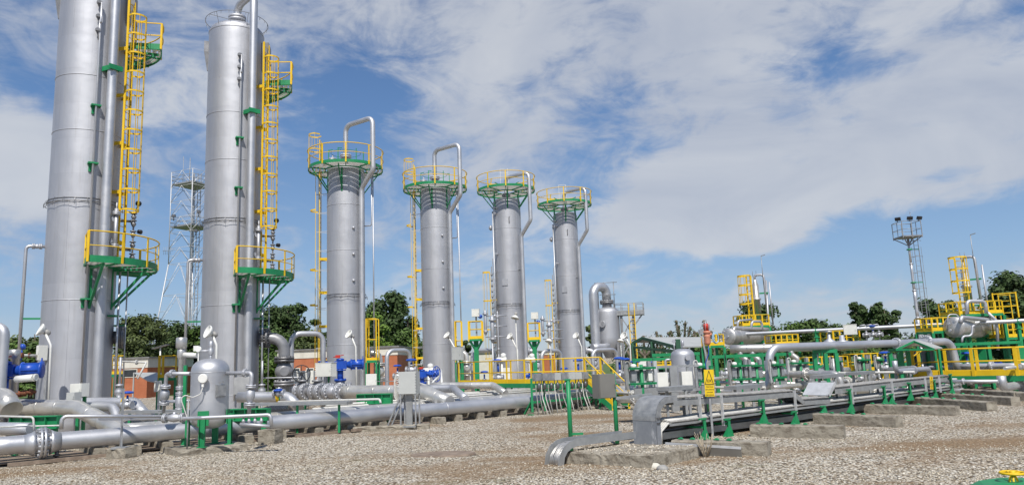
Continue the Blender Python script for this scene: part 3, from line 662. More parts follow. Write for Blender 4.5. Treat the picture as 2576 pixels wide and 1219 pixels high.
def mid_tower(pl, pr, py, d, ring_py, ringR, kind, label, goose_a, r_out, goose_top, gz_drop, hook_py, seams_py, ladder_a):
    c, R = fit(pl, pr, py, d); f = Fr(c); root = empty('contactor_tower', (0, 0, 0), 0, label, 'column', 'silver towers with a yellow crown platform')
    zd = ZQ(c, ring_py)
    if kind == 'through': dome, zs = R*.62, zd-.1
    else: dome, zs = R*.35, zd-.95
    seams = [ZQ(f(0, R, 0), s) for s in seams_py]
    shell(f, root, R, 0, zs, dome, sorted(seams), vs=[(-20, 3, seams and sorted(seams)[-1] or 6)])
    hooks(f, root, ZQ(f(0, R, 0), hook_py), R)
    platform(f, root, zd, (R+.12) if kind == 'through' else .75, ringR, -180, 180, nposts=10, braces=[x+(-12 if kind == 'through' else 4) for x in range(-180, 180, 60)], brz=1.45, R=R, toe=.10)
    zt = zs+dome
    rp = .15
    m = MB(); a = goose_a; ztop = ZQ(f(0, 0, 0), goose_top); zc = ZQ(f(a, r_out, 0), gz_drop[0]); ze = ZQ(f(a, R+rp+.1, 0), gz_drop[1])
    m.pipe([f(0, 0, zt-.2), f(0, 0, ztop), f(a, r_out, ztop+.02), f(a, r_out, zc), f(a, R+rp+.1, ze), f(a, R+rp+.1, .5)], rp, .42, 16); m.build('overhead_pipe', 'pipe_silver', root)
    m = MB()
    if kind == 'through':
        m.flange(f(0, 0, zt+.28), UP, .34, .07, .03, 12, 20); m.tube(f(0, 0, zt-.2), f(0, 0, zt+.2), .22, 16)
        m.flange(f(-70, .85, zt-.02), UP, .24, .05, .02, 10, 16); m.tube(f(-70, .85, zs), f(-70, .85, zt-.05), .17, 14); m.tube(f(-75, .8, zt+.0), f(-75, .8, zt+.3), .04, 6)
    else:
        m.flange(f(0, 0, zt+.25), UP, .34, .07, .03, 12, 20); m.tube(f(0, 0, zt-.2), f(0, 0, zt+.2), .25, 16)
    m.build('top_nozzle', 'silver', root)
    if kind == 'through':
        ladder(f, root, ladder_a, R+.42, .8, zd+1.9, cage=(zd+1.3, zd+2.25), R=R, bracket=[2.6+2.0*i for i in range(4)], hoopstep=.95, cr=.46, sw=.05)
        m = MB(); cl = f(ladder_a, R+.42, 0); t_, d_ = f.tan(ladder_a), f.dir(ladder_a)
        for z in (zd-2.5, zd-6.1, zd-8.2):
            for i in range(8):
                p = lambda k: cl + t_*(math.sin(PI*k/8-PI/2)*.38) + d_*(.2+math.cos(PI*k/8-PI/2)*.38) + UP*z
                m.bar(p(i), p(i+1), .02, .08)
        for s in (-.38, .38): m.bar(cl + t_*s + d_*.2 + UP*1.8, cl + t_*s + d_*.2 + UP*(zd), .03, .02)
        m.build('ladder_guard', 'yellow', root)
        m = MB(); z = 2.2
        while z < zd-1: m.bar(f(ladder_a+16, R-.02, z), f(ladder_a+6, R+.62, z), .03, .03); m.bar(f(ladder_a+18, R-.02, z-.12), f(ladder_a+6, R+.62, z-.02), .02, .02); z += 1.15
        m.build('pipe_stay', 'galv_light', root)
        # twin thin lines down from the ring to the right
        m = MB(); m.pipe([f(64, R+.66, zd-.2), f(64, R+.66, .8)], .04, 0, 8); zj = zd-3.6
        m.pipe([f(60, R+.62, zd-.2), f(60, R+.62, zj), f(60, R-.02, zj)], .035, .12, 8); m.build('vent_line', 'pipe_silver', root)
        m = MB()
        for i in range(3):
            for p in (f(8, R+.3, zd), ): pass
        for aa in (-70, -25, 35, 80):
            m.bar(f(aa, R*.96, zd), f(aa, R*.96, zd+1.15), .045); m.bar(f(aa, R*.96, zd+1.1), f(aa+10, R*.8, zd+1.15), .04)
        m.sweep(arc(f, R*.8, zd+1.05, -180, 180, 30)[:-1], .014, 4, closed=True)
        m.build('spray_support', 'green', root)
        for zz_ in [ZQ(f(26, R, 0), hook_py-38-66*i) for i in range(3)]:
            m = MB(); q = f(22, R+.06, zz_); m.lathe([(.08, -.08), (.085, 0), (.05, .05), (.01, .065)], q, f.dir(22), 12); m.build('capped_stub', 'silver', root)
    else:
        m = MB()
        rl = R+.18
        m.pipe([f(-62, rl, zs-.75), f(-62, rl, 1.0)], .05, 0, 8)
        m.build('instrument_line', 'pipe_silver', root)
        for zz_ in (zs-.5, zs-.95, zs-4.1):
            m = MB(); q = nozzle(m, f, -50, R, zz_, .24, .06, .12, 6); m.build('tapping', 'silver', root)
        m = MB(); m.lathe([(.2, 0), (.22, .1), (.1, .22)], f(-96, R+.15, zs-1.9), f.dir(-96), 12); m.build('side_nozzle', 'silver', root)
        m = MB(); m.bar(f(8, R, zs-1.35), f(8, R+.3, zs-1.35), .04, .1); m.tube(f(8, R+.02, zs-1.8), f(8, R+.02, zs-1.3), .03, 6); m.build('nameplate_bracket', 'dark_silver', root)
        for aa, zz_, w_, h_ in ((50, zs-5.1, .36, .5), (-18, zs-6.3, .42, .5)):
            m = MB(); m.obox(f(aa, R+.012, zz_), f.tan(aa), f.dir(aa), UP, (w_, .06, h_)); m.build('nameplate_frame', 'silver', root)
        # hatch davit & ladder gate on the deck
        m = MB(); g0 = f(-60, .6, zd)
        for s in (-.3, .3): m.bar(f(-20, .3, zd)+f.tan(0)*s, f(-20, .3, zd+1.75)+f.tan(0)*s, .035)
        for h in (1.75, 1.4, 1.05): m.bar(f(-20, .3, zd+h)-f.tan(0)*.3, f(-20, .3, zd+h)+f.tan(0)*.3, .03)
        m.build('access_gate', 'galv_light', root)
        m = MB(); m.obox(f(-55, 1.2, zd+.3), f.tan(0), f.dir(0), UP, (.5, .2, .3)); m.bar(f(-70, 1.3, zd+.1), f(-58, 1.3, zd+.9), .06); m.obox(f(0, .7, zd+.3), f.tan(0), f.dir(0), UP, (.6, .1, .35)); m.build('hatch_lever', 'yellow', root)
        m = MB()
        for aa in (-40, 50): m.bar(f(aa, .9, zd), f(aa, .9, zd+.45), .05); m.bar(f(aa, .9, zd+.42), f(aa, 1.3, zd+.5), .05)
        m.build('spray_support', 'green', root)
        # short caged ladder beside the shell with instrument stack
        zl = zs-5.4
        ladder(f, root, -86, R+.42, 1.2, zl, cage=(2.4, zl), R=R, cr=.30, w=.36, hoopstep=1.9, bracket=[2.0, 3.6, 5.2, 6.8], sw=.05)
        m = MB(); z = 2.0
        m.tube(f(-72, R+.33, 1.2), f(-72, R+.33, zl+.4), .035, 8); m.tube(f(-68, R+.24, 1.2), f(-68, R+.24, zl+1.0), .03, 8)
        while z < zl-.1:
            m.lathe([(.045, -.1), (.08, 0), (.045, .1)], f(-72, R+.33, z), UP, 8); m.bar(f(-70, R-.02, z+.1), f(-72, R+.4, z+.1), .04, .04); z += .42
        m.build('gauge_column', 'dark_silver', root)
    return f, R, root
f3, R3, t3 = mid_tower(822, 919, 800, 44, 428, 2.22, 'through', 'widest of the crowned towers, standing beside the orange building, tall pipe loop above its ring', 42, 2.36, 317, (426, 474), 743, (512, 627, 866), -99)
f4, R4, t4 = mid_tower(1062, 1141, 800, 51, 477, 2.22, 'through', 'crowned tower second from the left, pipe loop rising above its ring and ladder behind', 47, 2.36, 379, (490, 535), 762, (570, 674, 864), -99)
f5, R5, t5 = mid_tower(1249.5, 1320, 800, 56.7, 481, 2.25, 'above', 'third crowned tower from the left, its pipe loop kept inside the railing height', 53, 2.25, 447, (553, 592), 767, (572, 681, 868), -99)
f6, R6, t6 = mid_tower(1403, 1464.5, 800, 62, 517, 2.30, 'above', 'furthest right of the crowned towers, next to the thick inverted U pipe', 53, 2.25, 484, (578, 616), 782, (600, 692, 870), -99)
for f_, R_, t_, py in ((f3, R3, t3, 889), (f4, R4, t4, 887), (f5, R5, t5, 884), (f6, R6, t6, 882)):
    outlet_elbow(f_, t_, 78, R_, ZQ(f_.c, py), .18, .85, .9, mat='cladding' if f_ in (f3, f4) else 'silver')
# ---------------------------------------------------------------- small plant items
def frame_dir(ang): a = math.radians(ang); return Vector((math.sin(a), -math.cos(a), 0)), Vector((math.cos(a), math.sin(a), 0))   # facing direction, its right-hand side
def lamp(label, head, bend, foot, r=.045, dz=None, group='bell floodlights on bent poles', face=None, s=1.0):
    """bell-shaped work light on a bent pole; head, bend, foot are points"""
    root = empty('work_light', (foot.x, foot.y, 0), 0, label, 'floodlight', group); o = Vector((foot.x, foot.y, 0))
    L = lambda p: Vector(p)-o
    m = MB(); pts = [L(foot)] + ([L(bend)] if bend is not None else []) + [L(head)]
    m.pipe(pts, r, .25, 8); m.build('pole', 'lamp_white', root)
    d = face or (Vector(head)-Vector(bend)); d = Vector(d).normalized()
    h = L(head)
    m = MB(); m.lathe([(.05*s, -.22*s), (.10*s, -.18*s), (.11*s, -.02*s), (.07*s, 0)], h, d, 12); m.box(h + UP*.08*s, (.10*s, .10*s, .08*s)); m.build('lamp_housing', 'cable', root)
    m = MB(); m.lathe([(.09*s, -.01), (.13*s, .03*s), (.24*s, .13*s), (.25*s, .20*s), (.235*s, .20*s), (.20*s, .14*s), (.06*s, .04*s)], h, d, 20); m.build('lamp_shade', 'lamp_white', root)
    return root
def cabinet(name, label, c, w, h, dp, ang, mat='white_box', post=None, postmat='green', cat='cabinet', group=None, hinges=False, lid=True, cables=0):
    n, rt = frame_dir(ang); root = empty(name, (c.x, c.y, 0), 0, label, cat, group); o = Vector((c.x, c.y, 0)); c = Vector(c)-o
    m = MB(); m.obox(c, rt, n, UP, (w, dp, h)); m.build('case', mat, root)
    m = MB(); m.obox(c + n*(dp/2+.012), rt, n, UP, (w*.95, .02, h*.95))
    if hinges:
        k = 6
        for i in range(k):
            for s in (-1, 1): m.obox(c + n*(dp/2+.03) + rt*(s*w*.49) + UP*(h*(i+.5)/k-h/2), rt, n, UP, (.03, .03, .04))
    m.obox(c + n*(dp/2+.035) + rt*(w*.42), rt, n, UP, (.025, .03, .08)); m.build('door', mat, root)
    if lid:
        m = MB(); m.obox(c + UP*(h/2+.015), rt, n, UP, (w*1.04, dp*1.12, .025)); m.build('rain_cover', mat, root)
    if post:
        m = MB(); p = Vector((0, 0, 0)) - n*(dp*.5+.05); m.bar(p + UP*(post-0), p + UP*(c.z+h*.3), .09, .09); m.obox(p + UP*(post+.012), rt, n, UP, (.26, .26, .02))
        m.obox(c - n*(dp/2+.02), rt, n, UP, (w*.5, .05, h*.7)); m.build('post', postmat, root)
    if cables:
        for i in range(cables):
            m = MB(); x = (i-(cables-1)/2)*w*.7/max(1, cables)
            p = c + rt*x - UP*(h/2); m.pipe([p, p - UP*.25 + rt*rnd.uniform(-.05, .05), Vector((p.x, p.y, .05)) - n*.1], .018, .1, 6); m.build('cable', 'cable', root)
    return root
def globe_valve(root, p, axis, r, body='dark_silver', up=UP, act='mushroom', s=1.0, ah=None):
    """flanged valve in a line of radius r, with its actuator"""
    ax = Vector(axis).normalized(); p = Vector(p)
    m = MB(); m.lathe([(r*1.1, -r*2.2), (r*1.2, -r*1.4), (r*1.9, -r*.5), (r*2.0, 0), (r*1.9, r*.5), (r*1.2, r*1.4), (r*1.1, r*2.2)], p, ax, 14)
    for s_ in (-1, 1): m.flange(p + ax*(s_*r*2.4), ax, r*2.0, r*.35, .01, 8, 14)
    m.tube(p, p + UP*r*3.0, r*.7, 10); m.disc(p + UP*r*2.4, UP, r*1.5, r*.5, 12); m.build('valve_body', body, root)
    h = ah or r*8
    if act == 'mushroom':
        m = MB(); m.tube(p + UP*r*3, p + UP*(h*.8), r*.55, 8)
        c = p + UP*h; R = r*2.7; m.lathe([(R*.3, -.22*R), (R*.9, -.18*R), (R, -.05*R), (R*1.06, -.05*R), (R*1.06, .03*R), (R, .03*R), (R*.85, .22*R), (R*.2, .3*R)], c, UP, 20); m.build('actuator', 'blue', root)
    elif act == 'wheel':
        m = MB(); m.tube(p + UP*r*3, p + UP*h, r*.3, 8); m.build('stem', body, root); handwheel(root, p + UP*h, ax, r*2.6, 'black')
    elif act == 'gear':
        m = MB(); c = p + UP*h; m.lathe([(r*1.2, -r*1.5), (r*1.9, -r*1.2), (r*2, r*.9), (r*1.3, r*1.4)], c, UP, 14); m.tube(p + UP*r*2.5, c, r*.9, 10); m.tube(c, c + ax*r*5, r*1.0, 12); m.disc(c + ax*r*3, ax, r*1.5, r*.5, 12); m.build('actuator', 'blue', root)
        handwheel(root, c + ax*r*5.2, ax, r*3.2, 'blue')
def handwheel(root, c, axis, R, mat='blue', name='handwheel', nsp=5, rr=None):
    rr = rr or R*.06; d, s, u = basis(axis); c = Vector(c)
    m = MB(); m.sweep([c + (s*math.cos(2*PI*i/28) + u*math.sin(2*PI*i/28))*R for i in range(28)], rr, 6, closed=True)
    for i in range(nsp): a = 2*PI*i/nsp+.3; m.tube(c, c + (s*math.cos(a) + u*math.sin(a))*R, rr*.8, 5)
    m.disc(c, d, R*.2, R*.25, 10); return m.build(name, mat, root)
def blue_actuator(label, P, s=1.0, ang=0, kind='spring', group='blue valve actuators', zbase=None):
    """scotch-yoke actuator: pedestal, gearbox, long cylinder"""
    n, rt = frame_dir(ang); root = empty('valve_actuator', (P.x, P.y, 0), 0, label, 'valve', group)
    c = Vector((0, 0, P.z)); zb = zbase if zbase is not None else P.z-1.1*s
    m = MB(); m.lathe([(.30*s, -.28*s), (.36*s, -.1*s), (.42*s, 0), (.36*s, .1*s), (.30*s, .28*s)], Vector((0, 0, zb)), rt, 18)
    for q in (-1, 1): m.flange(Vector((0, 0, zb)) + rt*(q*.36*s), rt, .40*s, .07*s, .01, 14, 18)
    m.tube(Vector((0, 0, zb)), Vector((0, 0, zb+.5*s)), .2*s, 14); m.build('valve_body', 'silver', root)
    m = MB(); m.tube(Vector((0, 0, zb+.45*s)), c, .13*s, 14); m.flange(Vector((0, 0, zb+.5*s)), UP, .26*s, .03, .01, 8, 16); m.disc(c - UP*.22*s, UP, .24*s, .05*s, 16); m.build('pedestal', 'blue', root)
    m = MB(); m.obox(c, rt, n, UP, (.42*s, .32*s, .34*s)); m.lathe([(.10*s, .17*s), (.17*s, .18*s), (.17*s, .26*s), (.06*s, .29*s)], c, UP, 14); m.obox(c + rt*.24*s, rt, n, UP, (.06*s, .36*s, .36*s)); m.obox(c - rt*.24*s, rt, n, UP, (.06*s, .34*s, .3*s)); m.build('gearbox', 'blue', root)
    m = MB(); m.lathe([(.10*s, .24*s), (.13*s, .3*s), (.17*s, .42*s), (.24*s, .44*s), (.24*s, .48*s), (.21*s, .49*s), (.21*s, .92*s), (.25*s, .93*s), (.25*s, .98*s), (.12*s, 1.0*s)], c, rt, 20)
    for i in range(6): a = i*PI/3; m.bar(c + rt*.46*s + (n*math.cos(a)+UP*math.sin(a))*.225*s, c + rt*.95*s + (n*math.cos(a)+UP*math.sin(a))*.225*s, .02*s)
    m.obox(c + rt*.95*s + UP*.29*s, rt, n, UP, (.03*s, .05*s, .10*s)); m.build('cylinder', 'blue', root)
    m = MB(); m.lathe([(.12*s, .24*s), (.14*s, .5*s), (.16*s, .52*s), (.16*s, .62*s), (.05*s, .64*s)], c, -rt, 16); m.build('spring_housing', 'blue', root)
    m = MB(); m.obox(c - rt*.1*s + UP*.36*s + n*.1*s, rt, n, UP, (.2*s, .12*s, .12*s)); m.tube(c + UP*.33*s - rt*.3*s, c + UP*.42*s + rt*.15*s, .02*s, 6); m.build('position_indicator', 'red', root)
    return root
def pipe_thing(name, label, pts, r, mat='pipe_silver', bend=None, n=14, cat='pipe', group=None, flanges=(), seams=(), bands=(), fmat=None, seam_step=None, supports=()):
    o = pts[0]; root = empty(name, (o[0], o[1], 0), 0, label, cat, group); O = Vector((o[0], o[1], 0))
    pts = [Vector(p)-O for p in pts]
    m = MB(); m.pipe(pts, r, bend, n)
    if seam_step:
        for a, b in zip(pts, pts[1:]):
            L = (b-a).length; k = int(L/seam_step)
            for i in range(1, k+1):
                p = a + (b-a)*(i/(k+1)); m.tube(p - (b-a).normalized()*.02, p + (b-a).normalized()*.02, r*1.02, n)
    m.build('pipe_run', mat, root)
    for (p, d, fr) in flanges:
        m = MB(); m.flange(Vector(p)-O, d, fr, fr*.16, fr*.05, 16, 22); m.build('flange', fmat or mat, root)
    for (p, d, w_, mt) in bands:
        m = MB(); d = Vector(d).normalized(); q = Vector(p)-O; m.tube(q-d*w_/2, q+d*w_/2, r*1.012, 20); m.build('marking_band', mt, root)
    for (p, w_, mt) in supports:
        m = MB(); q = Vector(p)-O; m.box((q.x, q.y, (q.z-r)/2), (.1, .1, q.z-r)); m.box((q.x, q.y, q.z-r-.03), (w_, w_, .05)); m.box((q.x, q.y, .012), (w_, w_, .02)); m.build('support', mt, root)
    return root
def block(label, c, L, w, h, dirv, mat='concrete', name='concrete_sleeper', cat='concrete block', group=None, z0=0.0, jag=.02, seed=0):
    """weathered concrete beam: chipped edges, subdivided along its length"""
    rr = random.Random(seed); d = Vector(dirv).normalized(); s = Vector((-d.y, d.x, 0)); m = MB(); n = max(4, int(L/.12)); prof = []
    pr = [(-w/2, z0-.05), (w/2, z0-.05), (w/2, h*.5), (w/2, h-.03), (w/2-.03, h), (0, h), (-w/2+.03, h), (-w/2, h-.03), (-w/2, h*.5)]
    k = len(pr)
    for i in range(n+1):
        for (x, z) in pr:
            j = rr.uniform(-jag, jag) if z > 0 else 0; j2 = rr.uniform(-jag, jag)*.7 if z > 0 else 0
            m.v.append(tuple(d*(L*(i/n-.5) + (rr.uniform(-jag, jag) if i in (0, n) else 0)) + s*(x+j) + UP*(z+j2)))
    for i in range(n):
        for q in range(k): m.face([i*k+q, i*k+(q+1) % k, (i+1)*k+(q+1) % k, (i+1)*k+q])
    m.face(list(range(k))[::-1]); m.face([n*k+q for q in range(k)])
    o = m.build(name, mat); o.location = (c[0], c[1], 0); return tag(o, label, cat, group)
def railing_run(m, a, b, z0, hr=1.1, posts=4, mid=.55, mt=None, pw=.07, toe=None, ends=True, toplo=0):
    a, b = Vector((a[0], a[1], z0)), Vector((b[0], b[1], z0)); d = (b-a).normalized()
    m.tube(a+UP*hr, b+UP*hr, .025, 8); m.tube(a+UP*mid, b+UP*mid, .02, 6)
    for i in range(posts):
        if posts > 1: p = a + (b-a)*(i/(posts-1))
        else: p = a
        m.obox(p + UP*(hr/2-.06+toplo), d, Vector((-d.y, d.x, 0)), UP, (pw, .03, hr+.12))
    if toe: m.bar(a+UP*toe/2, b+UP*toe/2, .012, toe)
# ---------------------------------------------------------------- main transfer pipe and the pipe trench beside it
P0 = G(67, 1116, .50); PR = .235
def mp(px): return onl(P0, U, px)
def strip(px, off, z):               # point in the trench: along the main pipe, pushed back by off metres
    q = mp(px); q = Vector((q.x, q.y, 0)) + VV*off; return Vector((q.x, q.y, z))
a_, b_ = onl(P0, U, -60), onl(P0, U, 1760)
pipe_thing('pipeline', 'long thick silver pipe low across the scene with a big bolted flange at left', [a_, b_], PR, 'pipe_silver', None, 28, 'pipe',
           flanges=[(mp(106), U, .41)], seam_step=None)
mainpipe = [o for o in COL.objects if o.name == 'pipeline'][0]
O = Vector((a_.x, a_.y, 0))
for px in (1120, 1330, 1352):
    m = MB(); q = mp(px)-O; m.tube(q-U*.015, q+U*.015, PR+.012, 28); m.build('weld_collar', 'pipe_silver', mainpipe)
m = MB(); q = mp(86)-O; m.lathe([(PR, -.25), (PR+.05, -.08), (PR+.10, 0)], q, U, 24); q = mp(126)-O; m.lathe([(PR+.10, 0), (PR+.05, .08), (PR, .25)], q, U, 24)
m.build('flange_neck', 'pipe_silver', mainpipe)
m = MB(); q = mp(145)-O; m.tube(q-UP*PR*.9, q-UP*.42, .05, 10); m.disc(q-UP*.36, UP, .09, .05, 12); m.build('drain_stub', 'bolt_steel', mainpipe)
# parallel pipes behind it
pipe_thing('pipe', 'silver pipe lying directly behind the thick low pipe', [strip(-60, .75, .50), strip(1750, .75, .50)], .20, 'silver', None, 20, seam_step=2.6)
pipe_thing('pipe', 'pale clad pipe, third in the low row, behind two silver ones', [strip(330, 1.5, .52), strip(1750, 1.5, .52)], .24, 'cladding', None, 20, seam_step=1.0)
pipe_thing('pipe', 'thin silver pipe on green feet behind the low pipe row', [strip(480, 2.15, .62), strip(1650, 2.15, .62)], .09, 'pipe_silver', None, 10)
for i, (off, z, r_, x0) in enumerate(((2.5, .80, .05, 900), (2.75, .86, .045, 1000), (3.0, .90, .04, 1060), (2.35, .72, .045, 860))):
    pipe_thing('pipe', ('uppermost', 'second', 'highest rear', 'lowest')[i] + ' of the slim pale tubes running above the low pipe row', [strip(x0, off, z), strip(1500, off, z-.05)], r_, 'light_cable', None, 8, group='slim pale tubes over the low pipes')
# concrete sleepers under them
for i, px in enumerate((250, 330, 420, 610, 706, 800, 880, 960, 1090, 1150, 1205, 1262, 1330, 1400, 1470, 1540)):
    pro = i in (1, 3, 8, 12, 15); c = strip(px, .75 if pro else .95, 0); L = 2.7 if pro else 2.15
    block('weathered concrete sleeper carrying the low pipes, number %s from the flanged end' % ('one two three four five six seven eight nine ten eleven twelve thirteen fourteen fifteen sixteen'.split()[i]), c, L, .30, .24, VV, group='sleepers under the low pipes', seed=i, jag=.012)
# flat sheet in the dark wood colour, standing in for shade under the pipes
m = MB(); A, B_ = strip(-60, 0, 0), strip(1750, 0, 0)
m.obox((A+B_)/2 + VV*1.0 + UP*.03, U, VV, UP, ((B_-A).length, 1.7, .03)); o = m.build('pipe_shade_sheet', 'old_wood'); tag(o, kind='structure')
for k, (x0, x1, off, z) in enumerate(((735, 905, -.28, .05), (600, 700, -.25, .05), (870, 1062, -.42, .07), (20, 300, -.2, .03))):
    A, B_ = strip(x0, off, z), strip(x1, off, z); m = MB(); m.bar(A-B_*0, B_, .12, .09)
    o = m.build('timber_plank', 'old_wood'); tag(o, ('long old plank lying on the gravel under the thick low pipe', 'short dark plank beside the painted concrete block', 'grey plank lying beside the foot of the grey junction box frame', 'dark board at the flanged end of the low pipe')[k], 'plank')
# ---------------------------------------------------------------- blowdown drum on green legs
vc, vR = fit(478, 576, 1000, 21.4); fv = Fr(vc); root = empty('blowdown_drum', (0, 0, 0), 0, 'small silver upright drum on green legs in front of the towers, at the left', 'pressure vessel')
Z = lambda y, a=0: ZQ(fv(a, 0, 0), y)
zt, zk, zb, zbb = Z(901), Z(931), Z(1050), Z(1077)
m = MB(); prof = []
for i in range(9): t = PI/2*i/8; prof.append((max(.01, vR*math.sin(t)**.75), zb - (zb-zbb)*math.cos(t)))
prof += [(vR, zb+.02), (vR, zk-.02)]
for i in range(9): t = PI/2*(i)/8; prof.append((max(.01, vR*math.cos(t)**.75), zk + (zt-zk)*math.sin(t)))
m.lathe(prof, fv.c, UP, 48)
for z in (zk-.05, zb): m.sweep([fv(i*7.5, vR+.002, z) for i in range(48)], .011, 5, closed=True)
m.build('shell', 'pipe_silver', root)
for a in (-107, -17, 73, 163):
    m = MB(); t, d = fv.tan(a), fv.dir(a); zl = .17
    m.obox(fv(a, vR+.01, zb+.02), t, d, UP, (.30, .02, .40))
    m.obox(fv(a, vR+.03, (zb+.1+zl)/2), t, d, UP, (.16, .015, zb+.1-zl)); 
    for s in (-1, 1): m.obox(fv(a, vR+.07, (zb+.1+zl)/2) + t*(s*.075), t, d, UP, (.012, .09, zb+.1-zl))
    m.obox(fv(a, vR+.05, zl+.01), t, d, UP, (.24, .2, .02)); m.build('leg', 'green', root)
m = MB(); m.tube(fv(0, 0, zt-.03), fv(0, 0, zt+.12), .035, 8); m.lathe([(.05, .1), (.075, .14), (.07, .26), (.045, .3), (.06, .34), (.055, .48), (.03, .5)], fv(0, 0, zt), UP, 12); m.tube(fv(0, 0, zt+.22), fv(-90, .28, zt+.22), .03, 8); m.build('relief_valve', 'silver', root)
m = MB(); g = fv(-16, vR+.14, Z(950)); m.lathe([(.10, -.05), (.13, -.03), (.13, .05), (.11, .06)], g, fv.dir(-16), 16); m.box(g-UP*.16, (.06, .06, .14)); m.bar(g, fv(-16, vR-.02, g.z), .05); m.build('pressure_gauge', 'lamp_white', root)
m = MB(); pts = [g-UP*.2, g-UP*.42 + fv.r*(-.05), g-UP*.50 - fv.r*.25, g-UP*.42 - fv.r*.45, g-UP*.52 - fv.r*.55, fv(-40, vR+.3, .9), fv(-42, vR+.28, .15)]; m.pipe(pts, .016, .1, 6); m.build('cable', 'light_cable', root)
m = MB(); m.tube(fv(-40, vR+.32, .17), fv(-40, vR+.32, Z(1000)), .022, 6); m.build('conduit', 'galv', root)
m = MB(); g = fv(32, vR+.07, Z(982)); m.obox(g, fv.tan(32), fv.dir(32), UP, (.26, .04, .30)); m.obox(g - fv.dir(32)*.05, fv.tan(32), fv.dir(32), UP, (.30, .05, .34)); m.obox(g+UP*.24, fv.tan(32), fv.dir(32), UP, (.10, .06, .03)); m.build('nameplate', 'galv', root)
for lab, pts in (('inlet', [(479, 939, 21.3), (419, 939, 21.6), (411, 1036, 21.8)]), ('outlet', [(570, 938, 21.3), (634, 937, 20.9), (626, 1040, 20.9)])):
    m = MB(); P = [Q(*p) for p in pts]; m.pipe(P, .055, .1, 12)
    m.flange(P[1] + (P[0]-P[1])*.25, P[0]-P[1], .12, .03, .01, 8, 12)
    q = P[1] + (P[2]-P[1])*.55; dz = (P[2]-P[1]).normalized(); m.lathe([(.06, -.18), (.12, -.1), (.13, 0), (.12, .1), (.06, .18)], q, dz, 12)
    for s_ in (-.24, .24): m.flange(q + dz*s_, dz, .14, .035, .01, 8, 14)
    m.build(lab+'_pipe', 'silver', root)
sl = block('cracked concrete slab under the legs of the small drum', (vc.x-.1, vc.y+.05, 0), 1.9, 1.35, .17, U, name='concrete_slab', cat='slab', seed=41)
# painted block and drain manifold
q = G(662, 1112, 0); q = G(662, 1117)
block('square concrete block with yellow flaking paint under the drain manifold', (q.x+.15, q.y+.2, 0), .56, .5, .42, (1, -.25, 0), mat='painted_block' if 'painted_block' in M else 'concrete', cat='concrete block', seed=5)
root = empty('drain_manifold', (0, 0, 0), 0, 'thin silver drain line with four small cocks beside the drum', 'pipe')
m = MB(); D = 20.5
m.pipe([Q(250, 1052, D+.9), Q(440, 1052, D+.2), Q(508, 1050, D-.1), Q(681, 1042, D), Q(683, 1072, D)], .05, .1, 10); m.build('pipe_run', 'pipe_silver', root)
m = MB(); m.pipe([Q(604, 1066, D), Q(640, 1068, D), Q(680, 1071, D)], .045, .1, 10); m.build('header', 'silver', root)
for x in (612, 626, 641, 657):
    m = MB(); a, b = Q(x, 1048, D), Q(x+1, 1067, D); m.tube(a, b, .022, 8); m.lathe([(.03, -.06), (.05, 0), (.03, .06)], (a+b)/2, UP, 8); m.build('cock', 'silver', root)
m = MB(); q = Q(438, 1050, D+.2); m.lathe([(.06, -.22), (.10, -.1), (.12, 0), (.10, .1), (.06, .22)], q, (1, -.1, 0), 12)
for s_ in (-.24, .24): m.flange(q+Vector((s_, -.02, 0)), (1, -.1, 0), .13, .035, .01, 8, 14)
m.tube(q, q+UP*.16, .04, 8); m.build('ball_valve', 'silver', root)
m = MB(); m.bar(q+UP*.17, q+UP*.17+Vector((-.42, -.05, .02)), .03, .012); m.build('lever', 'bolt_steel', root)
# left-hand vent pipe stub on the main pipe and sample frame
pipe_thing('pipe', 'slim silver pipe bridging over the thick pipe beside the grey upright plate', [Q(154, 1078, 19.6), Q(156, 1046, 19.6), Q(450, 1046, 20.8)], .05, 'pipe_silver', .12, 10)
m = MB(); q = G(303, 1152); m.bar((q.x, q.y, .3), (q.x, q.y, ZQ(q, 976)), .14, .035, up=U); m.box((q.x, q.y, .28), (.4, .3, .05)); o = m.build('support_plate', 'galv', origin=(q.x, q.y, 0)); tag(o, 'flat grey upright steel plate on a small concrete block', 'post')
block('small concrete block under the flat grey upright plate', (q.x, q.y+.05, 0), .62, .42, .28, (1, -.3, 0), seed=9)
# ---------------------------------------------------------------- insulated pipes at far left
pipe_thing('insulated_pipe', 'wide dull aluminium clad pipe bending down behind the bolted flange', [Q(-60, 1015, 24.5), Q(10, 1022, 24.4), Q(196, 1026, 23.8), Q(290, 1075, 23.0), Q(330, 1100, 22.7)], .25, 'cladding', .7, 24, seam_step=.75)
pipe_thing('pipe', 'plain silver pipe elbowing down next to the wide clad one', [Q(180, 1022, 25.5), Q(285, 1022, 25.2), Q(302, 1072, 24.6)], .15, 'pipe_silver', .38, 16)
pipe_thing('pipe', 'silver pipe with a yellow band behind the grey upright plate', [Q(170, 1014, 27), Q(338, 1012, 26.6), Q(366, 1046, 26.2)], .20, 'pipe_silver', .45, 18, bands=[(Q(318, 1012.3, 26.65), (1, -.04, 0), .22, 'yellow')])
pipe_thing('pipe', 'silver pipe with a yellow band at the foot of the second tower', [Q(600, 998, 29), Q(725, 997, 28.6), Q(752, 1025, 28.2)], .20, 'pipe_silver', .5, 18, bands=[(Q(707, 997, 28.66), (1, -.03, 0), .30, 'yellow'), (Q(707, 997, 28.65), (1, -.03, 0), .05, 'green')])
pipe_thing('pipe', 'low pale pipe under the green beam at the left edge', [Q(-40, 1077, 21.5), Q(78, 1078, 21.2)], .18, 'pipe_silver', None, 16)
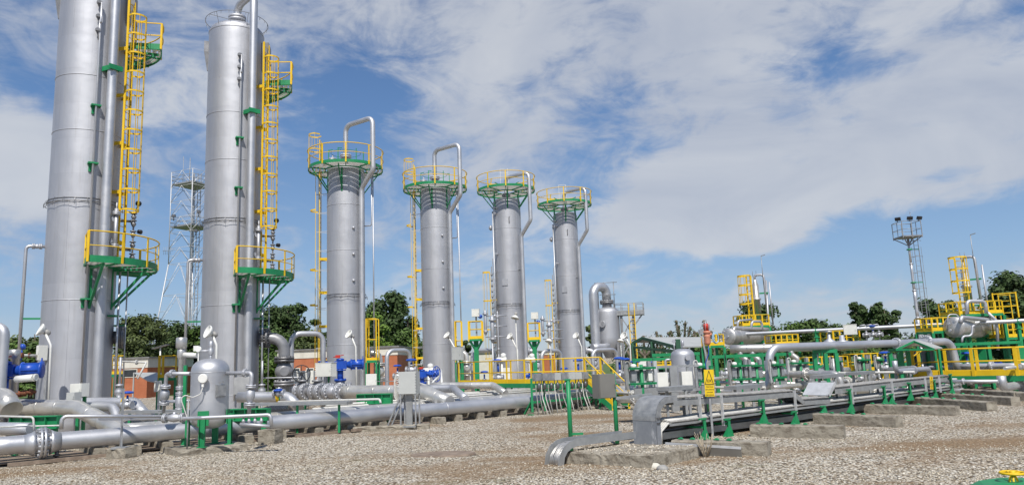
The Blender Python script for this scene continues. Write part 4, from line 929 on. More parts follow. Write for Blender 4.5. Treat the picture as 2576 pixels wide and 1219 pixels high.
for k, (x0, x1, y, d, h_, lab) in enumerate(((30, 150, 1062, 22.4, .34, 'heavy green steel beam under the wide clad pipe at the left'), (565, 676, 1043, 23.6, .34, 'green steel beam beside the right leg of the drum'), (900, 985, 1003, 29.4, .36, 'green I-beam cradle under the clad pipe left of the grey junction box'))):
    A, B_ = Q(x0, y, d), Q(x1, y-2, d-.4); root = empty('steel_cradle', (A.x, A.y, 0), 0, lab, 'beam'); O = Vector((A.x, A.y, 0)); m = MB()
    for s in (-1, 0, 1):
        if s == 0: m.bar(A-O, B_-O, .03, h_)
        else: m.bar(A-O+UP*s*h_/2, B_-O+UP*s*h_/2, .22, .03)
    for i in range(5): q = A + (B_-A)*(i/4) - O; m.obox(q, B_-A, UP.cross(B_-A), UP, (.02, .2, h_))
    m.build('beam', 'green', root)
    for t in (.1, .9):
        m = MB(); q = A + (B_-A)*t - O; m.box((q.x, q.y, (q.z-h_/2)/2), (.14, .14, q.z-h_/2)); m.build('leg', 'green', root)
# ---------------------------------------------------------------- lamps in front of the towers
for (hx, hy, bx, by, fx, fy, d, lab) in ((112, 833, 128, 868, 124, 1003, 26.5, 'bell work light on a bent pole in front of the nearest tower'), (533, 838, 545, 868, 546, 915, 25.5, 'bell work light above the small drum'),
        (883, 843, 895, 872, 898, 960, 37, 'bell work light in front of the widest crowned tower'), (1128, 846, 1150, 885, 1160, 935, 44, 'bell work light beside the grey box near the crowned tower second from left'),
        (1286, 848, 1302, 880, 1304, 950, 47, 'bell work light lower left of the round hanging lamp'), (1452, 846, 1463, 872, 1465, 930, 49, 'bell work light in front of the furthest right crowned tower'),
        (1703-130, 846, 1585, 868, 1587, 922, 44, 'bell work light beside the white box left of the open shed')):
    H, Bd, Ft = Q(hx, hy, d), Q(bx, by, d), Q(fx, fy, d); lamp(lab, H, Bd, Vector((Ft.x, Ft.y, .1)), .04, face=(H-Bd)*.6 + Vector((-.25, -.35, -.05)), s=.92)
for (hx, hy, fx, d, lab) in ((1297, 793, 1302, 44, 'round lamp hanging from a tall straight pole before the third crowned tower'), (1382+0, 852, 1388, 46, 'dark bell lamp on a straight pole beside the yellow balcony'), (1562, 852, 1565, 52, 'small bell lamp on a straight pole in front of the U pipe vessel')):
    H = Q(hx, hy, d); Ft = Q(fx, 930, d); lamp(lab, H, Vector((Ft.x, Ft.y, H.z)), Vector((Ft.x, Ft.y, .1)), .035, face=(-.25, -.25, -1), s=.95, group='bell lamps on straight poles')
# ---------------------------------------------------------------- inverted-U pipe loops
for (x0, x1, yt, yb, d0, d1, r, lab) in ((733, 813, 839, 975, 36, 36.8, .13, 'inverted-U pipe loop in front of the orange wall'), (973, 1031, 881, 985, 40, 41, .115, 'inverted-U pipe loop between the two taller crowned towers'),
        (1188, 1244, 881, 965, 44, 45, .12, 'inverted-U pipe loop left of the third crowned tower'), (1362, 1411, 882, 965, 46, 47, .12, 'inverted-U pipe loop left of the last crowned tower'), (1490, 1551, 880, 960, 46, 47, .12, 'inverted-U pipe loop right of the last crowned tower')):
    a, b = Q(x0, yt, d0), Q(x1, yt, d1); b.z = a.z
    pipe_thing('pipe_loop', lab, [Vector((a.x, a.y, .3)), a, b, Vector((b.x, b.y, .3))], r, 'pipe_silver', .42, 14, group='inverted-U pipe loops')
a = Q(-30, 822, 24); b = Q(12, 822, 24); pipe_thing('pipe_loop', 'thick pipe bend cut by the left edge of the photo', [Vector((a.x, a.y, a.z)), b, Vector((b.x, b.y, .5))], .155, 'pipe_silver', .32, 18)
# ---------------------------------------------------------------- actuators and valves
def act(px, py, d, s, ang, lab, zb=None): blue_actuator(lab, Q(px, py, d), s, ang, zbase=zb)
act(12, 932, 24.5, 1.12, 15, 'big blue actuator at the left edge of the photo', .9)
act(856, 917, 37, 1.15, 12, 'big blue actuator in front of the widest crowned tower', 1.0)
act(1062, 940, 36, .8, 20, 'blue actuator with a spoked handwheel right of the grey junction box', .9)
q = Q(1098, 940, 35.4); rt_ = empty('valve_handwheel', (0, 0, 0), 0, 'spoked blue handwheel right of the grey junction box', 'handwheel'); handwheel(rt_, q, (1, -.5, 0), .36, 'blue', 'wheel', 6); m = MB(); m.tube(q, q + Vector((-.5, .25, 0)), .05, 8); m.build('shaft', 'blue', rt_)
act(1195, 962, 40, .45, 15, 'small blue actuator below the inverted-U loop behind the yellow railing', 1.0)
act(1335, 945, 42, .62, -20, 'blue actuator behind the middle of the yellow railing', 1.0)
def gv(px, py, d, r, lab, act_='mushroom', ax=(1, -.2, 0), body='silver', cat='valve', ah=None, group=None):
    p = Q(px, py, d); root = empty('control_valve', (p.x, p.y, 0), 0, lab, cat, group or 'flanged valves among the pipes'); globe_valve(root, (0, 0, p.z), ax, r, body, act=act_, ah=ah); return root
gv(320, 1018, 26, .07, 'blue-headed valve on the yellow banded pipe behind the upright plate', ah=.42)
gv(702, 988, 28.5, .075, 'blue-headed valve on the yellow banded pipe at the second tower', ah=.10)
gv(812, 955, 37.6, .09, 'blue mushroom valve behind the big white cabinet', ah=.9)
gv(1035, 930, 38, .10, 'blue mushroom valve above the grey junction box', ah=.5)
gv(1000, 945, 37, .075, 'blue capped valve left of the grey junction box', ah=.5)
gv(1254, 950, 41, .10, 'tall blue mushroom valve below the third crowned tower', ah=.95)
gv(1219, 962, 39, .075, 'short blue mushroom valve left of the tall one behind the railing', ah=.55)
gv(1456, 950, 41, .10, 'tall blue mushroom valve at the foot of the last crowned tower', ah=.95)
gv(1420, 955, 40, .08, 'short blue mushroom valve between the last two crowned towers', ah=.6)
gv(1560, 945, 41, .11, 'blue mushroom valve right of the U pipe vessel', ah=.95)
gv(1640, 938, 42, .08, 'blue mushroom valve near the foot of the open shed', ah=.6)
# the black-wheeled flanged valve train right of the second tower
root = empty('valve_train', (0, 0, 0), 0, 'row of bolted flanged valves with a black handwheel left of the white cabinet', 'valve')
A, B_ = Q(745, 983, 33), Q(862, 985, 31.2); ax = (B_-A).normalized()
m = MB(); m.tube(A-ax*.1, B_, .17, 16); m.build('pipe_run', 'dark_silver', root)
for t in (.08, .22, .42, .55, .72, .95):
    m = MB(); m.flange(A+(B_-A)*t, ax, .36, .08, .02, 14, 20); m.build('flange', 'silver', root)
for t in (.15, .47):
    m = MB(); c = A+(B_-A)*t; m.lathe([(.2, -.25), (.33, -.08), (.33, .08), (.2, .25)], c, ax, 16); m.tube(c, c+UP*.5, .14, 12); m.disc(c+UP*.45, UP, .24, .08, 14); m.build('valve_body', 'dark_silver', root)
m = MB(); c = A+(B_-A)*.83; m.lathe([(.30, -.3), (.26, -.1), (.17, .3)], c, ax, 18); m.build('reducer', 'silver', root)
c = A+(B_-A)*.12 + UP*.75; n_ = Vector((.25, -1, 0)); m = MB(); m.tube(c-UP*.4, c, .05, 8); m.tube(c, c+n_*.2, .03, 8); m.build('stem', 'dark_silver', root); handwheel(root, c+n_*.22, n_, .37, 'black', nsp=5)
# insulated pipe with cradle between tower 2 and junction box
pipe_thing('insulated_pipe', 'clad pipe with pale jacket between the white cabinet and the grey junction box', [Q(862, 985, 31.4), Q(905, 985, 31), Q(1070, 985, 29.8), Q(1130, 1012, 29)], .27, 'cladding', .7, 22, seam_step=.8)
pipe_thing('pipe', 'silver pipe bending down onto the low row beside the grey junction box', [Q(1060, 977, 31.5), Q(1140, 975, 31), Q(1172, 1003, 29.6)], .155, 'pipe_silver', .35, 16)
pipe_thing('insulated_pipe', 'wrinkled clad pipe ending in a bend below the yellow railing', [Q(1085, 969, 34), Q(1240, 968, 33.2), Q(1272, 988, 32.4)], .145, 'cladding', .3, 16, seam_step=1.1)
pipe_thing('pipe', 'long slim pipe under the left part of the yellow railing', [Q(700, 1010, 28), Q(955, 1003, 27.4), Q(958, 1013, 27.3)], .04, 'light_cable', .1, 8)
# ---------------------------------------------------------------- cabinets and boxes
def cab(x0, x1, y0, y1, d, dp, ang, lab, mat='white_box', post=.1, name='control_cabinet', **k):
    c = Q((x0+x1)/2, (y0+y1)/2, d); s = d/F*1.0; cabinet(name, lab, c, (x1-x0)*s, (y1-y0)*s, dp, ang, mat, post, **k)
M['x'] = M['green']
cab(795, 845, 913, 946, 34.5, .35, -25, 'big white cabinet with a row of cable glands in front of the widest crowned tower', hinges=True, cables=4)
cab(921, 947, 940, 968, 33.5, .2, 10, 'small plain white box on the clad pipe', lid=False, post=.5, postmat='galv')
cab(1137, 1166, 873, 905, 41, .25, -35, 'plain pale box on a green post left of the third crowned tower', 'grey_box', cables=2)
cab(182, 219, 964, 996, 25, .3, -20, 'pale box leaning on the foot of the nearest tower', 'white_box', lid=False, post=.3)
cab(173, 200, 986, 1010, 24.6, .25, -20, 'low grey box in front of the pale box at the nearest tower', 'grey_box', lid=False)
cab(390, 405, 957, 984, 33, .15, 0, 'small white box on a thin post beside the grey awning', post=.1, postmat='lamp_white', lid=False)
cab(590, 632, 948, 990, 30.5, .4, 20, 'weathered pale box at the foot of the second tower behind the drum', 'stainless', lid=False)
cab(716, 735, 925, 968, 41, .3, 10, 'pale electrical cupboard before the orange wall behind the black handwheel', lid=False)
cab(742, 790, 932, 964, 39, .5, 5, 'wide pale machine box left of the big white cabinet', lid=False, cables=2)
cab(1187, 1206, 778, 796, 42, .2, -5, 'cream box on a thin mast left of the third crowned tower', post=2.6, postmat='galv', cables=0, cat='junction box')
cab(1336, 1354, 786, 802, 45, .2, -5, 'cream box on a thin mast between the last two crowned towers', post=2.6, postmat='galv', cat='junction box')
cab(1606, 1627, 902, 920, 40, .3, -5, 'white box beside the left end of the open shed', cat='junction box')
cab(1260, 1286, 925, 962, 43, .5, 10, 'pale upright box behind the yellow railing', 'white_box', lid=False)
for i, (x, y) in enumerate(((1078, 932), (1262, 905), (1334, 905))):
    p = Q(x, y, 39+i*2); root = empty('transmitter_stand', (p.x, p.y, 0), 0, ('pale bracketed instrument casting its shade on the crowned tower right of the junction box', 'pale nozzle head at the foot of the third crowned tower', 'pale nozzle head at the foot of the last crowned tower')[i], 'instrument')
    m = MB(); m.tube((0, 0, .1), (0, 0, p.z), .06, 10); m.lathe([(.1, -.3), (.16, -.25), (.16, .25), (.1, .3)], (0, 0, p.z), (1, -.3, 0), 14); m.build('body', 'white_box', root)
    m = MB(); m.lathe([(.12, 0), (.15, .06), (.15, .2), (.05, .26)], (.1, 0, p.z+.12), UP, 12); m.build('head', 'lamp_white', root)
# grey junction box on a galvanised frame
q = G(1022, 1067, .15); q.z = 0; root = empty('junction_box', (q.x, q.y, 0), 0, 'large grey junction box on a galvanised frame standing in front of the low pipes', 'junction box')
z0, z1 = ZQ(q, 990), ZQ(q, 934); n_, rt_ = frame_dir(-12)
c = Vector((0, 0, (z0+z1)/2)); h = z1-z0
m = MB(); m.obox(c+rt_*.14, rt_, n_, UP, (.62, .42, h)); m.build('case', 'grey_box', root)
m = MB(); m.obox(c+rt_*.14+n_*.225, rt_, n_, UP, (.60, .03, h*.97))
for i in range(8):
    for s in (-1, 1): m.obox(c+rt_*(.14+s*.31)+n_*.22+UP*(h*(i+.5)/8-h/2), rt_, n_, UP, (.035, .05, .045))
m.build('door', 'grey_box', root)
for i in range(11):
    m = MB(); z = c.z-h/2+.08+i*(h-.16)/10; p = c*0 + rt_*(-.17) + UP*z; m.pipe([p, p-rt_*.18+UP*rnd.uniform(0, .05), p-rt_*.26-UP*(.1+rnd.uniform(0, .2)), Vector((0, 0, .9))-rt_*.22], .016, .08, 6); m.build('cable', 'light_cable', root)
m = MB()
for (x, y) in ((-.12, -.2), (.42, -.2), (-.12, .2), (.42, .2)):
    p = rt_*x + n_*y; m.bar(p+UP*.15, p+UP*z0, .05, .05)
m.bar(rt_*-.12-n_*.2+UP*.1, rt_*.42-n_*.2+UP*.1, .05); m.bar(rt_*-.12+n_*.2+UP*.1, rt_*.42+n_*.2+UP*.1, .05)
for (a, b) in (((-.62, .2), (-.12, .2)), ((-.62, -.2), (-.12, -.2))): m.bar(rt_*a[0]+n_*a[1]+UP*.1, rt_*b[0]+n_*b[1]+UP*(z0-.05), .05)
m.bar(rt_*-.66+n_*.2+UP*.1, rt_*-.12+n_*.2+UP*.1, .05); m.bar(rt_*-.66-n_*.2+UP*.1, rt_*-.12-n_*.2+UP*.1, .05); m.build('stand', 'galv', root)
m = MB(); m.obox(rt_*.12+UP*(z0/2), rt_, n_, UP, (.22, .08, z0)); m.build('cable_duct', 'tray', root)
block('long concrete kerb under the frame of the grey junction box', (q.x-.5, q.y-.02, 0), 2.6, .5, .15, (1, .12, 0), name='concrete_kerb', seed=77)
# silencer/vent stack left of the drum, white cylinder and gauge
root = empty('vent_stack', (0, 0, 0), 0, 'stainless vent stack with a wide cap left of the small drum', 'vent'); D = 24
m = MB(); b, t = Q(455, 1060, D), Q(457, 850, D); x, y = t.x, t.y; zf = lambda py: ZQ((x, y, 0), py)
m.lathe([(.075, .3), (.075, zf(905)), (.10, zf(900)), (.12, zf(897)), (.12, zf(880)), (.09, zf(876))], (x, y, 0), UP, 16); m.build('stack', 'stainless', root)
m = MB(); m.lathe([(.12, zf(877)), (.17, zf(873)), (.17, zf(850)), (.15, zf(848))], (x, y, 0), UP, 20); m.build('cap', 'stainless', root)
m = MB()
for py in (975, 990, 1010, 1030): m.flange((x, y, zf(py)), UP, .13, .035, .02, 8, 14)
m.lathe([(.08, zf(1030)), (.13, zf(1020)), (.13, zf(1000)), (.08, zf(990))], (x, y, 0), UP, 12); m.tube((x-.5, y, zf(1008)), (x+.5, y, zf(1008)), .05, 10); m.build('valve', 'silver', root)
pipe_thing('pressure_transmitter', 'white horizontal cylinder with a round gauge above the drum inlet', [Q(462, 892, 24), Q(496, 893, 23.9)], .085, 'lamp_white', None, 14, cat='instrument')
q = Q(500, 878, 23.8); root = empty('gauge', (0, 0, 0), 0, 'round dial gauge on a white holder above the drum', 'gauge'); m = MB(); m.lathe([(.09, -.03), (.10, 0), (.09, .04)], q, (-.2, -1, .1), 18); m.build('dial', 'lamp_white', root); m = MB(); m.bar(q-UP*.1, q-UP*.45, .04); m.bar(q-UP*.05+Vector((-.1, .08, 0)), q+UP*.12+Vector((-.1, .08, 0)), .16, .12); m.build('holder', 'lamp_white', root)
m = MB(); a = Q(467, 918, 22.6); m.bar((a.x, a.y, .05), a, .09, .09); o = m.build('green_post', 'green'); tag(o, 'plain green post leaning beside the vent stack', 'post')
# small yellow access platform between towers 1 and 2
def mini_platform(px0, px1, ytop, ydeck, d, ang, lab, gmat='green', legs=True, zb=0):
    c = Q((px0+px1)/2, ydeck, d); w = (px1-px0)*d/F; n, rt = frame_dir(ang); root = empty('access_platform', (c.x, c.y, 0), 0, lab, 'platform', 'small yellow railed platforms'); zd = c.z; hr = ZQ(c, ytop)-zd; dp = max(.8, w*.8)
    m = MB(); P = [rt*(sx*w/2)+n*(sy*dp/2) for sx, sy in ((-1, 1), (1, 1), (1, -1), (-1, -1))]
    for i in range(4):
        if i == 1: continue
        railing_run(m, P[i], P[(i+1) % 4], zd, hr, (2 if w < 1 else 4) if i in (0, 2) else (2 if w < 1 else 3), hr*.5, toe=.14, pw=.06)
    m.build('railing', 'yellow', root)
    m = MB(); m.obox(UP*(zd-.08), rt, n, UP, (w+.05, dp+.05, .14)); m.build('deck', 'green', root)
    if legs:
        for p in P:
            m = MB(); m.bar(p+UP*.02, p+UP*(zd-.15), .1, .1); m.build('leg', gmat, root)
    m = MB(); p = P[3]*1.0 - rt*.05
    for s in (0, .4): m.bar(p+n*s+UP*.05, p+n*s+UP*(zd+hr), .05, .03)
    z = .3
    while z < zd: m.bar(p+UP*z, p+n*.4+UP*z, .025); z += .3
    m.build('ladder', 'yellow', root); return root
mini_platform(406, 446, 894, 948, 36, 10, 'yellow railed platform between the two tall towers')
mini_platform(284, 300, 894, 940, 38, 0, 'yellow railed platform just right of the nearest tower')
mini_platform(925, 950, 802, 905, 43, 0, 'tall yellow railed cage right of the widest crowned tower')
mini_platform(1148, 1163, 808, 905, 48, 0, 'narrow yellow railed cage right of the second crowned tower')
for (x0, x1, yt, yd, d, lab) in ((1181, 1214, 808, 852, 42, 'yellow balcony on a green column left of the third crowned tower'), (1329, 1358, 812, 854, 45, 'yellow balcony on a green column between the last crowned towers')):
    c = Q((x0+x1)/2, yd, d); w = (x1-x0)*d/F; root = empty('valve_balcony', (c.x, c.y, 0), 0, lab, 'platform', 'yellow balconies on green columns'); zd = c.z; hr = ZQ(c, yt)-zd
    m = MB(); P = [Vector((sx*w/2, sy*w/2, 0)) for sx, sy in ((-1, -1), (1, -1), (1, 1), (-1, 1))]
    for i in range(4): railing_run(m, P[i], P[(i+1) % 4], zd, hr, 2, hr*.55, toe=.16, pw=.1)
    m.build('railing', 'yellow', root)
    m = MB(); m.box((0, 0, zd-.06), (w+.05, w+.05, .1))
    for p in P: m.bar(p*.9+UP*(zd-.1), UP*(zd-.7), .08)
    m.build('deck', 'green', root); m = MB(); m.box((0, 0, (zd-.1)/2), (.26, .26, zd-.1)); m.build('column', 'green', root)
# awning
m = MB(); A, B_, C_, D_ = Q(337, 936, 42), Q(408, 936, 40), Q(396, 960, 36), Q(372, 956, 37.5)
m.add([A, B_, C_, D_, A-UP*.05, B_-UP*.05, C_-UP*.05, D_-UP*.05], [(0, 1, 2, 3), (7, 6, 5, 4), (0, 4, 5, 1), (1, 5, 6, 2), (2, 6, 7, 3), (3, 7, 4, 0)])
for p in (A, B_, C_): m.bar((p.x, p.y, 0), p, .06)
o = m.build('awning', 'sheet_roof'); tag(o, 'tilted grey sheet awning between the two tall towers', 'awning')
# cable tray run alongside towers 2 and 3
for (x0, y0, d0, x1, y1, d1, lab) in ((622, 1016, 26.3, 880, 1012, 25.2, 'flat galvanised cable tray lying behind the drum outlet'), (310, 1035, 24.5, 480, 1033, 23.9, 'flat galvanised cable tray left of the drum')):
    A, B_ = Q(x0, y0, d0), Q(x1, y1, d1); root = empty('cable_tray', (0, 0, 0), 0, lab, 'cable tray'); m = MB(); m.bar(A, B_, .4, .09); m.build('tray', 'tray', root)
    for t in (.1, .5, .9): m = MB(); q = A+(B_-A)*t; m.bar((q.x, q.y, .05), q-UP*.05, .07); m.build('leg', 'green', root)
# ---------------------------------------------------------------- yellow walkway with stairs
A = Q(1155, 963, 40); zd = 1.1; A = Vector((A.x, A.y, 0)); ND = -VV
def wk(px): return onl(A, ND, px)
E = wk(1476); width = 1.0; back = U*width
root = empty('walkway', (0, 0, 0), 0, 'long yellow railed walkway with a stair in front of the crowned towers', 'walkway')
m = MB(); railing_run(m, A, E, zd, 1.1, 8, .52, pw=.10, toe=.17); m.build('railing', 'yellow', root)
m = MB(); railing_run(m, A+back, E+back, zd, 1.1, 7, .52, pw=.10, toe=.17); m.build('railing', 'yellow', root)
m = MB(); m.obox((A+E)/2+back/2+UP*(zd-.06), ND, U, UP, ((E-A).length, width, .05)); m.build('deck', 'grating', root)
m = MB(); m.bar(A+UP*(zd-.1)-U*.03, E+UP*(zd-.1)-U*.03, .05, .2); m.bar(A+back+UP*(zd-.1), E+back+UP*(zd-.1), .05, .2); m.build('deck_beam', 'green', root)
for px in (1165, 1250, 1335, 1420, 1470):
    for b_ in (0, 1): m = MB(); q = wk(px)+back*b_; m.bar(q+UP*.02, q+UP*(zd-.2), .1, .1); m.build('leg', 'green', root)
F_ = E + ND*1.55
for b_ in (0, 1):
    m = MB(); a, b = E+back*b_, F_+back*b_
    m.bar(a+UP*(zd-.05), b+UP*.05, .05, .24); m.build('stair_stringer', 'green', root)
    m = MB(); m.tube(a+UP*(zd+1.1), b+UP*1.0, .028, 8); m.tube(a+UP*(zd+.55), b+UP*.5, .022, 8)
    m.bar(a+UP*(zd+.15), b+UP*.25, .03, .2)
    m.bar(b+UP*.0, b+UP*1.0, .09, .03); m.bar((a+b)/2+UP*(zd*.5), (a+b)/2+UP*(zd*.5+1.05), .09, .03); m.build('stair_railing', 'yellow', root)
m = MB()
for i in range(5): t = (i+.5)/5; m.obox(E+(F_-E)*t+back/2+UP*(zd*(1-t)), ND, U, UP, (.26, width, .03))
m.build('stair_tread', 'grating', root)
# row of small junction boxes with drooping conduits in front of the walkway
J = G(1340, 1043); JE = onl(J, U, 1560)
root = empty('junction_box_rack', (0, 0, 0), 0, 'green rack carrying a row of small grey boxes with conduits hanging to the ground', 'junction box rack')
m = MB(); m.bar(J+UP*.50, JE+UP*.50, .08, .08); m.bar(J+UP*.95, JE+UP*.95, .06, .06); m.build('rail', 'green', root)
for px in (1340, 1372, 1432, 1500):
    m = MB(); q = onl(J, U, px); m.bar(q+UP*.0, q+UP*1.45, .09, .09); m.bar(q+VV*.5+UP*.02, q+UP*.6, .08, .05); m.obox(q+UP*.02, U, VV, UP, (.3, .3, .03)); m.build('post', 'green', root)
JB = [1352, 1366, 1383, 1399, 1418, 1436, 1452, 1469]
for i, px in enumerate(JB):
    q = onl(J, U, px) - VV*.08; z = ZQ(q, 948 - (px-1352)*.035)
    m = MB(); m.obox(Vector((q.x, q.y, z)), U, VV, UP, (.40, .2, .30)); m.obox(Vector((q.x, q.y, z))-VV*.11, U, VV, UP, (.36, .03, .27)); m.build('junction_box', 'grey_box' if i in (3, 5, 6) else 'galv', root)
    m = MB(); m.lathe([(.05, -.16), (.08, -.12), (.08, .05), (.03, .1)], Vector((q.x+.06, q.y-.1, z-.33)), UP, 8); m.build('cable_gland', 'bolt_steel', root)
    for k in (-1, 1):
        if (i+k) % 3 == 0 and k > 0: continue
        m = MB(); s_ = q + U*(k*.09); m.pipe([Vector((s_.x, s_.y, z-.15)), Vector((s_.x, s_.y, z-.5)), Vector((s_.x, s_.y, .6))-VV*.05, Vector((s_.x, s_.y, -.02))-VV*(.15+.12*((i*k) % 3))+U*.04*k], .022, .2, 7); m.build('conduit', 'light_cable' if i % 2 else 'cable', root)
for i, px in enumerate((1358, 1412, 1480)):
    q = onl(J, U, px); block(('left', 'middle', 'last')[i]+' concrete footing under the rack of small grey boxes', (q.x, q.y, 0), .9, .35, .12, U, name='concrete_footing', seed=60+i, group='footings of the box rack')
# ---------------------------------------------------------------- more fittings at the left edge
D = 25; root = empty('vent_stack', (0, 0, 0), 0, 'short dull vent stack with a wide flat cap beside the left edge pipe bend', 'vent'); t = Q(37, 890, D); zf = lambda y: ZQ((t.x, t.y, 0), y)
m = MB(); m.lathe([(.10, .3), (.10, zf(903)), (.17, zf(901)), (.17, zf(880)), (.14, zf(878))], (t.x, t.y, 0), UP, 18); m.build('stack', 'stainless', root)
pipe_thing('pipe', 'short rusty-flanged pipe entering the foot of the nearest tower from the left', [Q(46, 893, 27), Q(100, 894, 28)], .05, 'light_cable', None, 8, flanges=[(Q(56, 893, 27.1), (1, .2, 0), .10), (Q(74, 893, 27.5), (1, .2, 0), .10)], fmat='rust')
p = Q(56, 872, 27.5); root = empty('control_valve', (p.x, p.y, 0), 0, 'small blue valve head above the short rusty-flanged pipe', 'valve', 'flanged valves among the pipes'); m = MB(); m.lathe([(.05, -.05), (.12, 0), (.10, .08), (.02, .12)], (0, 0, p.z), (1, .3, .4), 12); m.tube((0, 0, p.z-.5), (0, 0, p.z), .025, 6); m.build('actuator', 'blue', root)
cab(100, 112, 868, 905, 28, .3, -30, 'narrow rounded pale box on the left side of the nearest tower', lid=False, post=.5, postmat='galv')
pipe_thing('instrument', 'white horizontal cylinder in front of the left edge actuator', [Q(42, 953, 23.6), Q(86, 949, 23.4)], .11, 'lamp_white', None, 16, cat='instrument', flanges=[(Q(90, 948, 23.4), (1, 0, 0), .11)])
pipe_thing('insulated_pipe', 'bulging clad pipe end at the left edge below the blue actuator', [Q(-40, 1000, 23.4), Q(12, 998, 23.3), Q(30, 1030, 23)], .30, 'cladding', .5, 20, seam_step=.5)
for i, (x, y) in enumerate(((62, 988), (78, 985), (50, 990))):
    p = Q(x, y, 23.8); pipe_thing('rusty_flange', ('middle', 'right', 'left')[i]+' rusty bolted flange above the wide clad pipe', [p-UP*.10, p+UP*.10], .06, 'rust', None, 10, cat='flange', flanges=[(p, UP, .15)], fmat='rust', group='rusty flanges at the left')
pipe_thing('handrail_pipe', 'thin pale pipe hooking down in front of the heavy green beam at the left', [Q(-30, 1045, 20.8), Q(84, 1048, 20.4), Q(86, 1086, 20.4)], .028, 'light_cable', .1, 8)
pipe_thing('handrail_pipe', 'thin pale pipe low in front of the heavy green beam at the left', [Q(-30, 1074, 20.9), Q(150, 1069, 20.6)], .022, 'light_cable', .1, 8)
pipe_thing('pipe', 'slim sloped white rod reaching the blue valve behind the upright plate', [Q(302, 908, 29), Q(368, 911, 28.6), Q(346, 952, 28.2)], .035, 'light_cable', .03, 8, flanges=[(Q(344, 910, 28.7), (1, 0, 0), .10)])
for (px, py, d, lab) in ((300, 985, 28.5, 'pale globe valve on the thin vertical pipe at the foot of the nearest tower'), (659, 982, 33, 'pale globe valve on the thin vertical pipe at the foot of the second tower')):
    p = Q(px, py, d); root = empty('line_valve', (p.x, p.y, 0), 0, lab, 'valve'); m = MB(); m.lathe([(.06, -.3), (.14, -.28), (.14, -.22), (.07, -.2), (.16, -.05), (.16, .05), (.07, .2), (.14, .22), (.14, .28), (.06, .3)], (0, 0, p.z), UP, 14); m.tube((0, 0, p.z+.3), (0, 0, p.z+1.3), .045, 8); m.tube((0, 0, .1), (0, 0, p.z-.3), .045, 8); m.build('body', 'silver', root)
pipe_thing('pipe', 'thin horizontal pipe linking the second tower to the flanged elbow', [Q(659, 950, 33.4), Q(758, 948, 34), Q(758, 985, 34)], .03, 'silver', .05, 8, flanges=[(Q(737, 948.5, 33.9), (1, 0, 0), .09)])
pipe_thing('pipe', 'thin horizontal pipe running behind the inverted-U loop to the grey junction box', [Q(930, 959, 37), Q(1110, 955, 36)], .025, 'silver', None, 6)
for i, (x0, y0, d0, x1, y1, d1, r_) in enumerate(((1040, 958, 36.5, 1130, 1000, 33, .05), (1105, 945, 35, 1075, 985, 33.5, .045), (1110, 930, 36, 1112, 985, 34, .05))):
    pipe_thing('conduit', ('long sloping', 'short crossing', 'upright')[i]+' white conduit around the foot of the second crowned tower', [Q(x0, y0, d0), Q((x0+x1)/2, (y0+y1)/2-6, (d0+d1)/2), Q(x1, y1, d1)], r_, 'lamp_white', .3, 8)
# ---------------------------------------------------------------- level instruments beside the balconies
for (x, y0, y1, d, lab) in ((1229, 783, 858, 44, 'stack of silver level instruments between the left balcony and the third crowned tower'), (1373, 797, 862, 47, 'stack of silver level instruments between the right balcony and the last crowned tower')):
    p = Q(x, (y0+y1)/2, d); root = empty('level_instrument', (p.x, p.y, 0), 0, lab, 'instrument', 'level instrument stacks'); zf = lambda y: ZQ((p.x, p.y, 0), y)
    for dx, ya, yb, r_ in ((-.18, y0, y1-20, .09), (.22, y0+16, y1, .12), (.55, y0+4, y1+30, .05)):
        m = MB(); m.lathe([(r_*.5, zf(yb)-.1), (r_, zf(yb)), (r_, zf(ya)), (r_*.5, zf(ya)+.1)], (dx, 0, 0), UP, 12)
        for t in (.1, .9): m.flange((dx, 0, zf(yb)+(zf(ya)-zf(yb))*t), UP, r_*1.7, .04, .01, 8, 12)
        m.build('chamber', 'silver', root)
    m = MB()
    for t in (.15, .5, .85): z = zf(y1)+(zf(y0)-zf(y1))*t; m.tube((-.2, 0, z), (1.1, .1, z), .035, 8); m.lathe([(.04, -.1), (.09, 0), (.04, .1)], (.38, .03, z), (1, 0, 0), 8)
    m.build('connection', 'silver', root)
    m = MB(); m.tube((.2, 0, .1), (.2, 0, zf(y1)), .05, 8); m.tube((.55, 0, .1), (.55, 0, zf(y1)), .035, 8); m.build('drain_pipe', 'silver', root)
    m = MB(); m.lathe([(.05, -.06), (.12, 0), (.12, .1), (.04, .14)], (-.45, -.1, zf(y0+12)), (-.3, -1, 0), 12); m.build('gauge_head', 'blue', root)
# ---------------------------------------------------------------- cable tray line in the right foreground
C0 = G(1655, 1124)
def tp(px, py, off=0.0): return onp(C0, U, px, py) + VV*off
def tray_path(m, pts, side, w, h, cover=False, open_=True, th=.012):
    """U-shaped tray following points of its near bottom edge; side = unit vector across it"""
    side = Vector(side)
    for i, (a, b) in enumerate(zip(pts, pts[1:])):
        d = (b-a).normalized(); n = side.cross(d); n = n if n.z > 0 or abs(n.z) < .3 and i == 0 else n
        a2, b2 = a - d*.004*(i % 2), b
        for o in (0, w): m.hexa([a2+side*(o-th/2), a2+side*(o+th/2), b2+side*(o+th/2), b2+side*(o-th/2), a2+side*(o-th/2)+n*h, a2+side*(o+th/2)+n*h, b2+side*(o+th/2)+n*h, b2+side*(o-th/2)+n*h])
        z0 = n*(h-.01) if cover else n*0
        m.hexa([a2+z0, a2+side*w+z0, b2+side*w+z0, b2+z0, a2+z0+n*th, a2+side*w+z0+n*th, b2+side*w+z0+n*th, b2+z0+n*th])
        for o in (0, w):
            for q in (0, 1): m.bar(a2+side*(o+(.012 if o == 0 else -.012))+n*(h*q), b2+side*(o+(.012 if o == 0 else -.012))+n*(h*q), .03, .006, up=n)
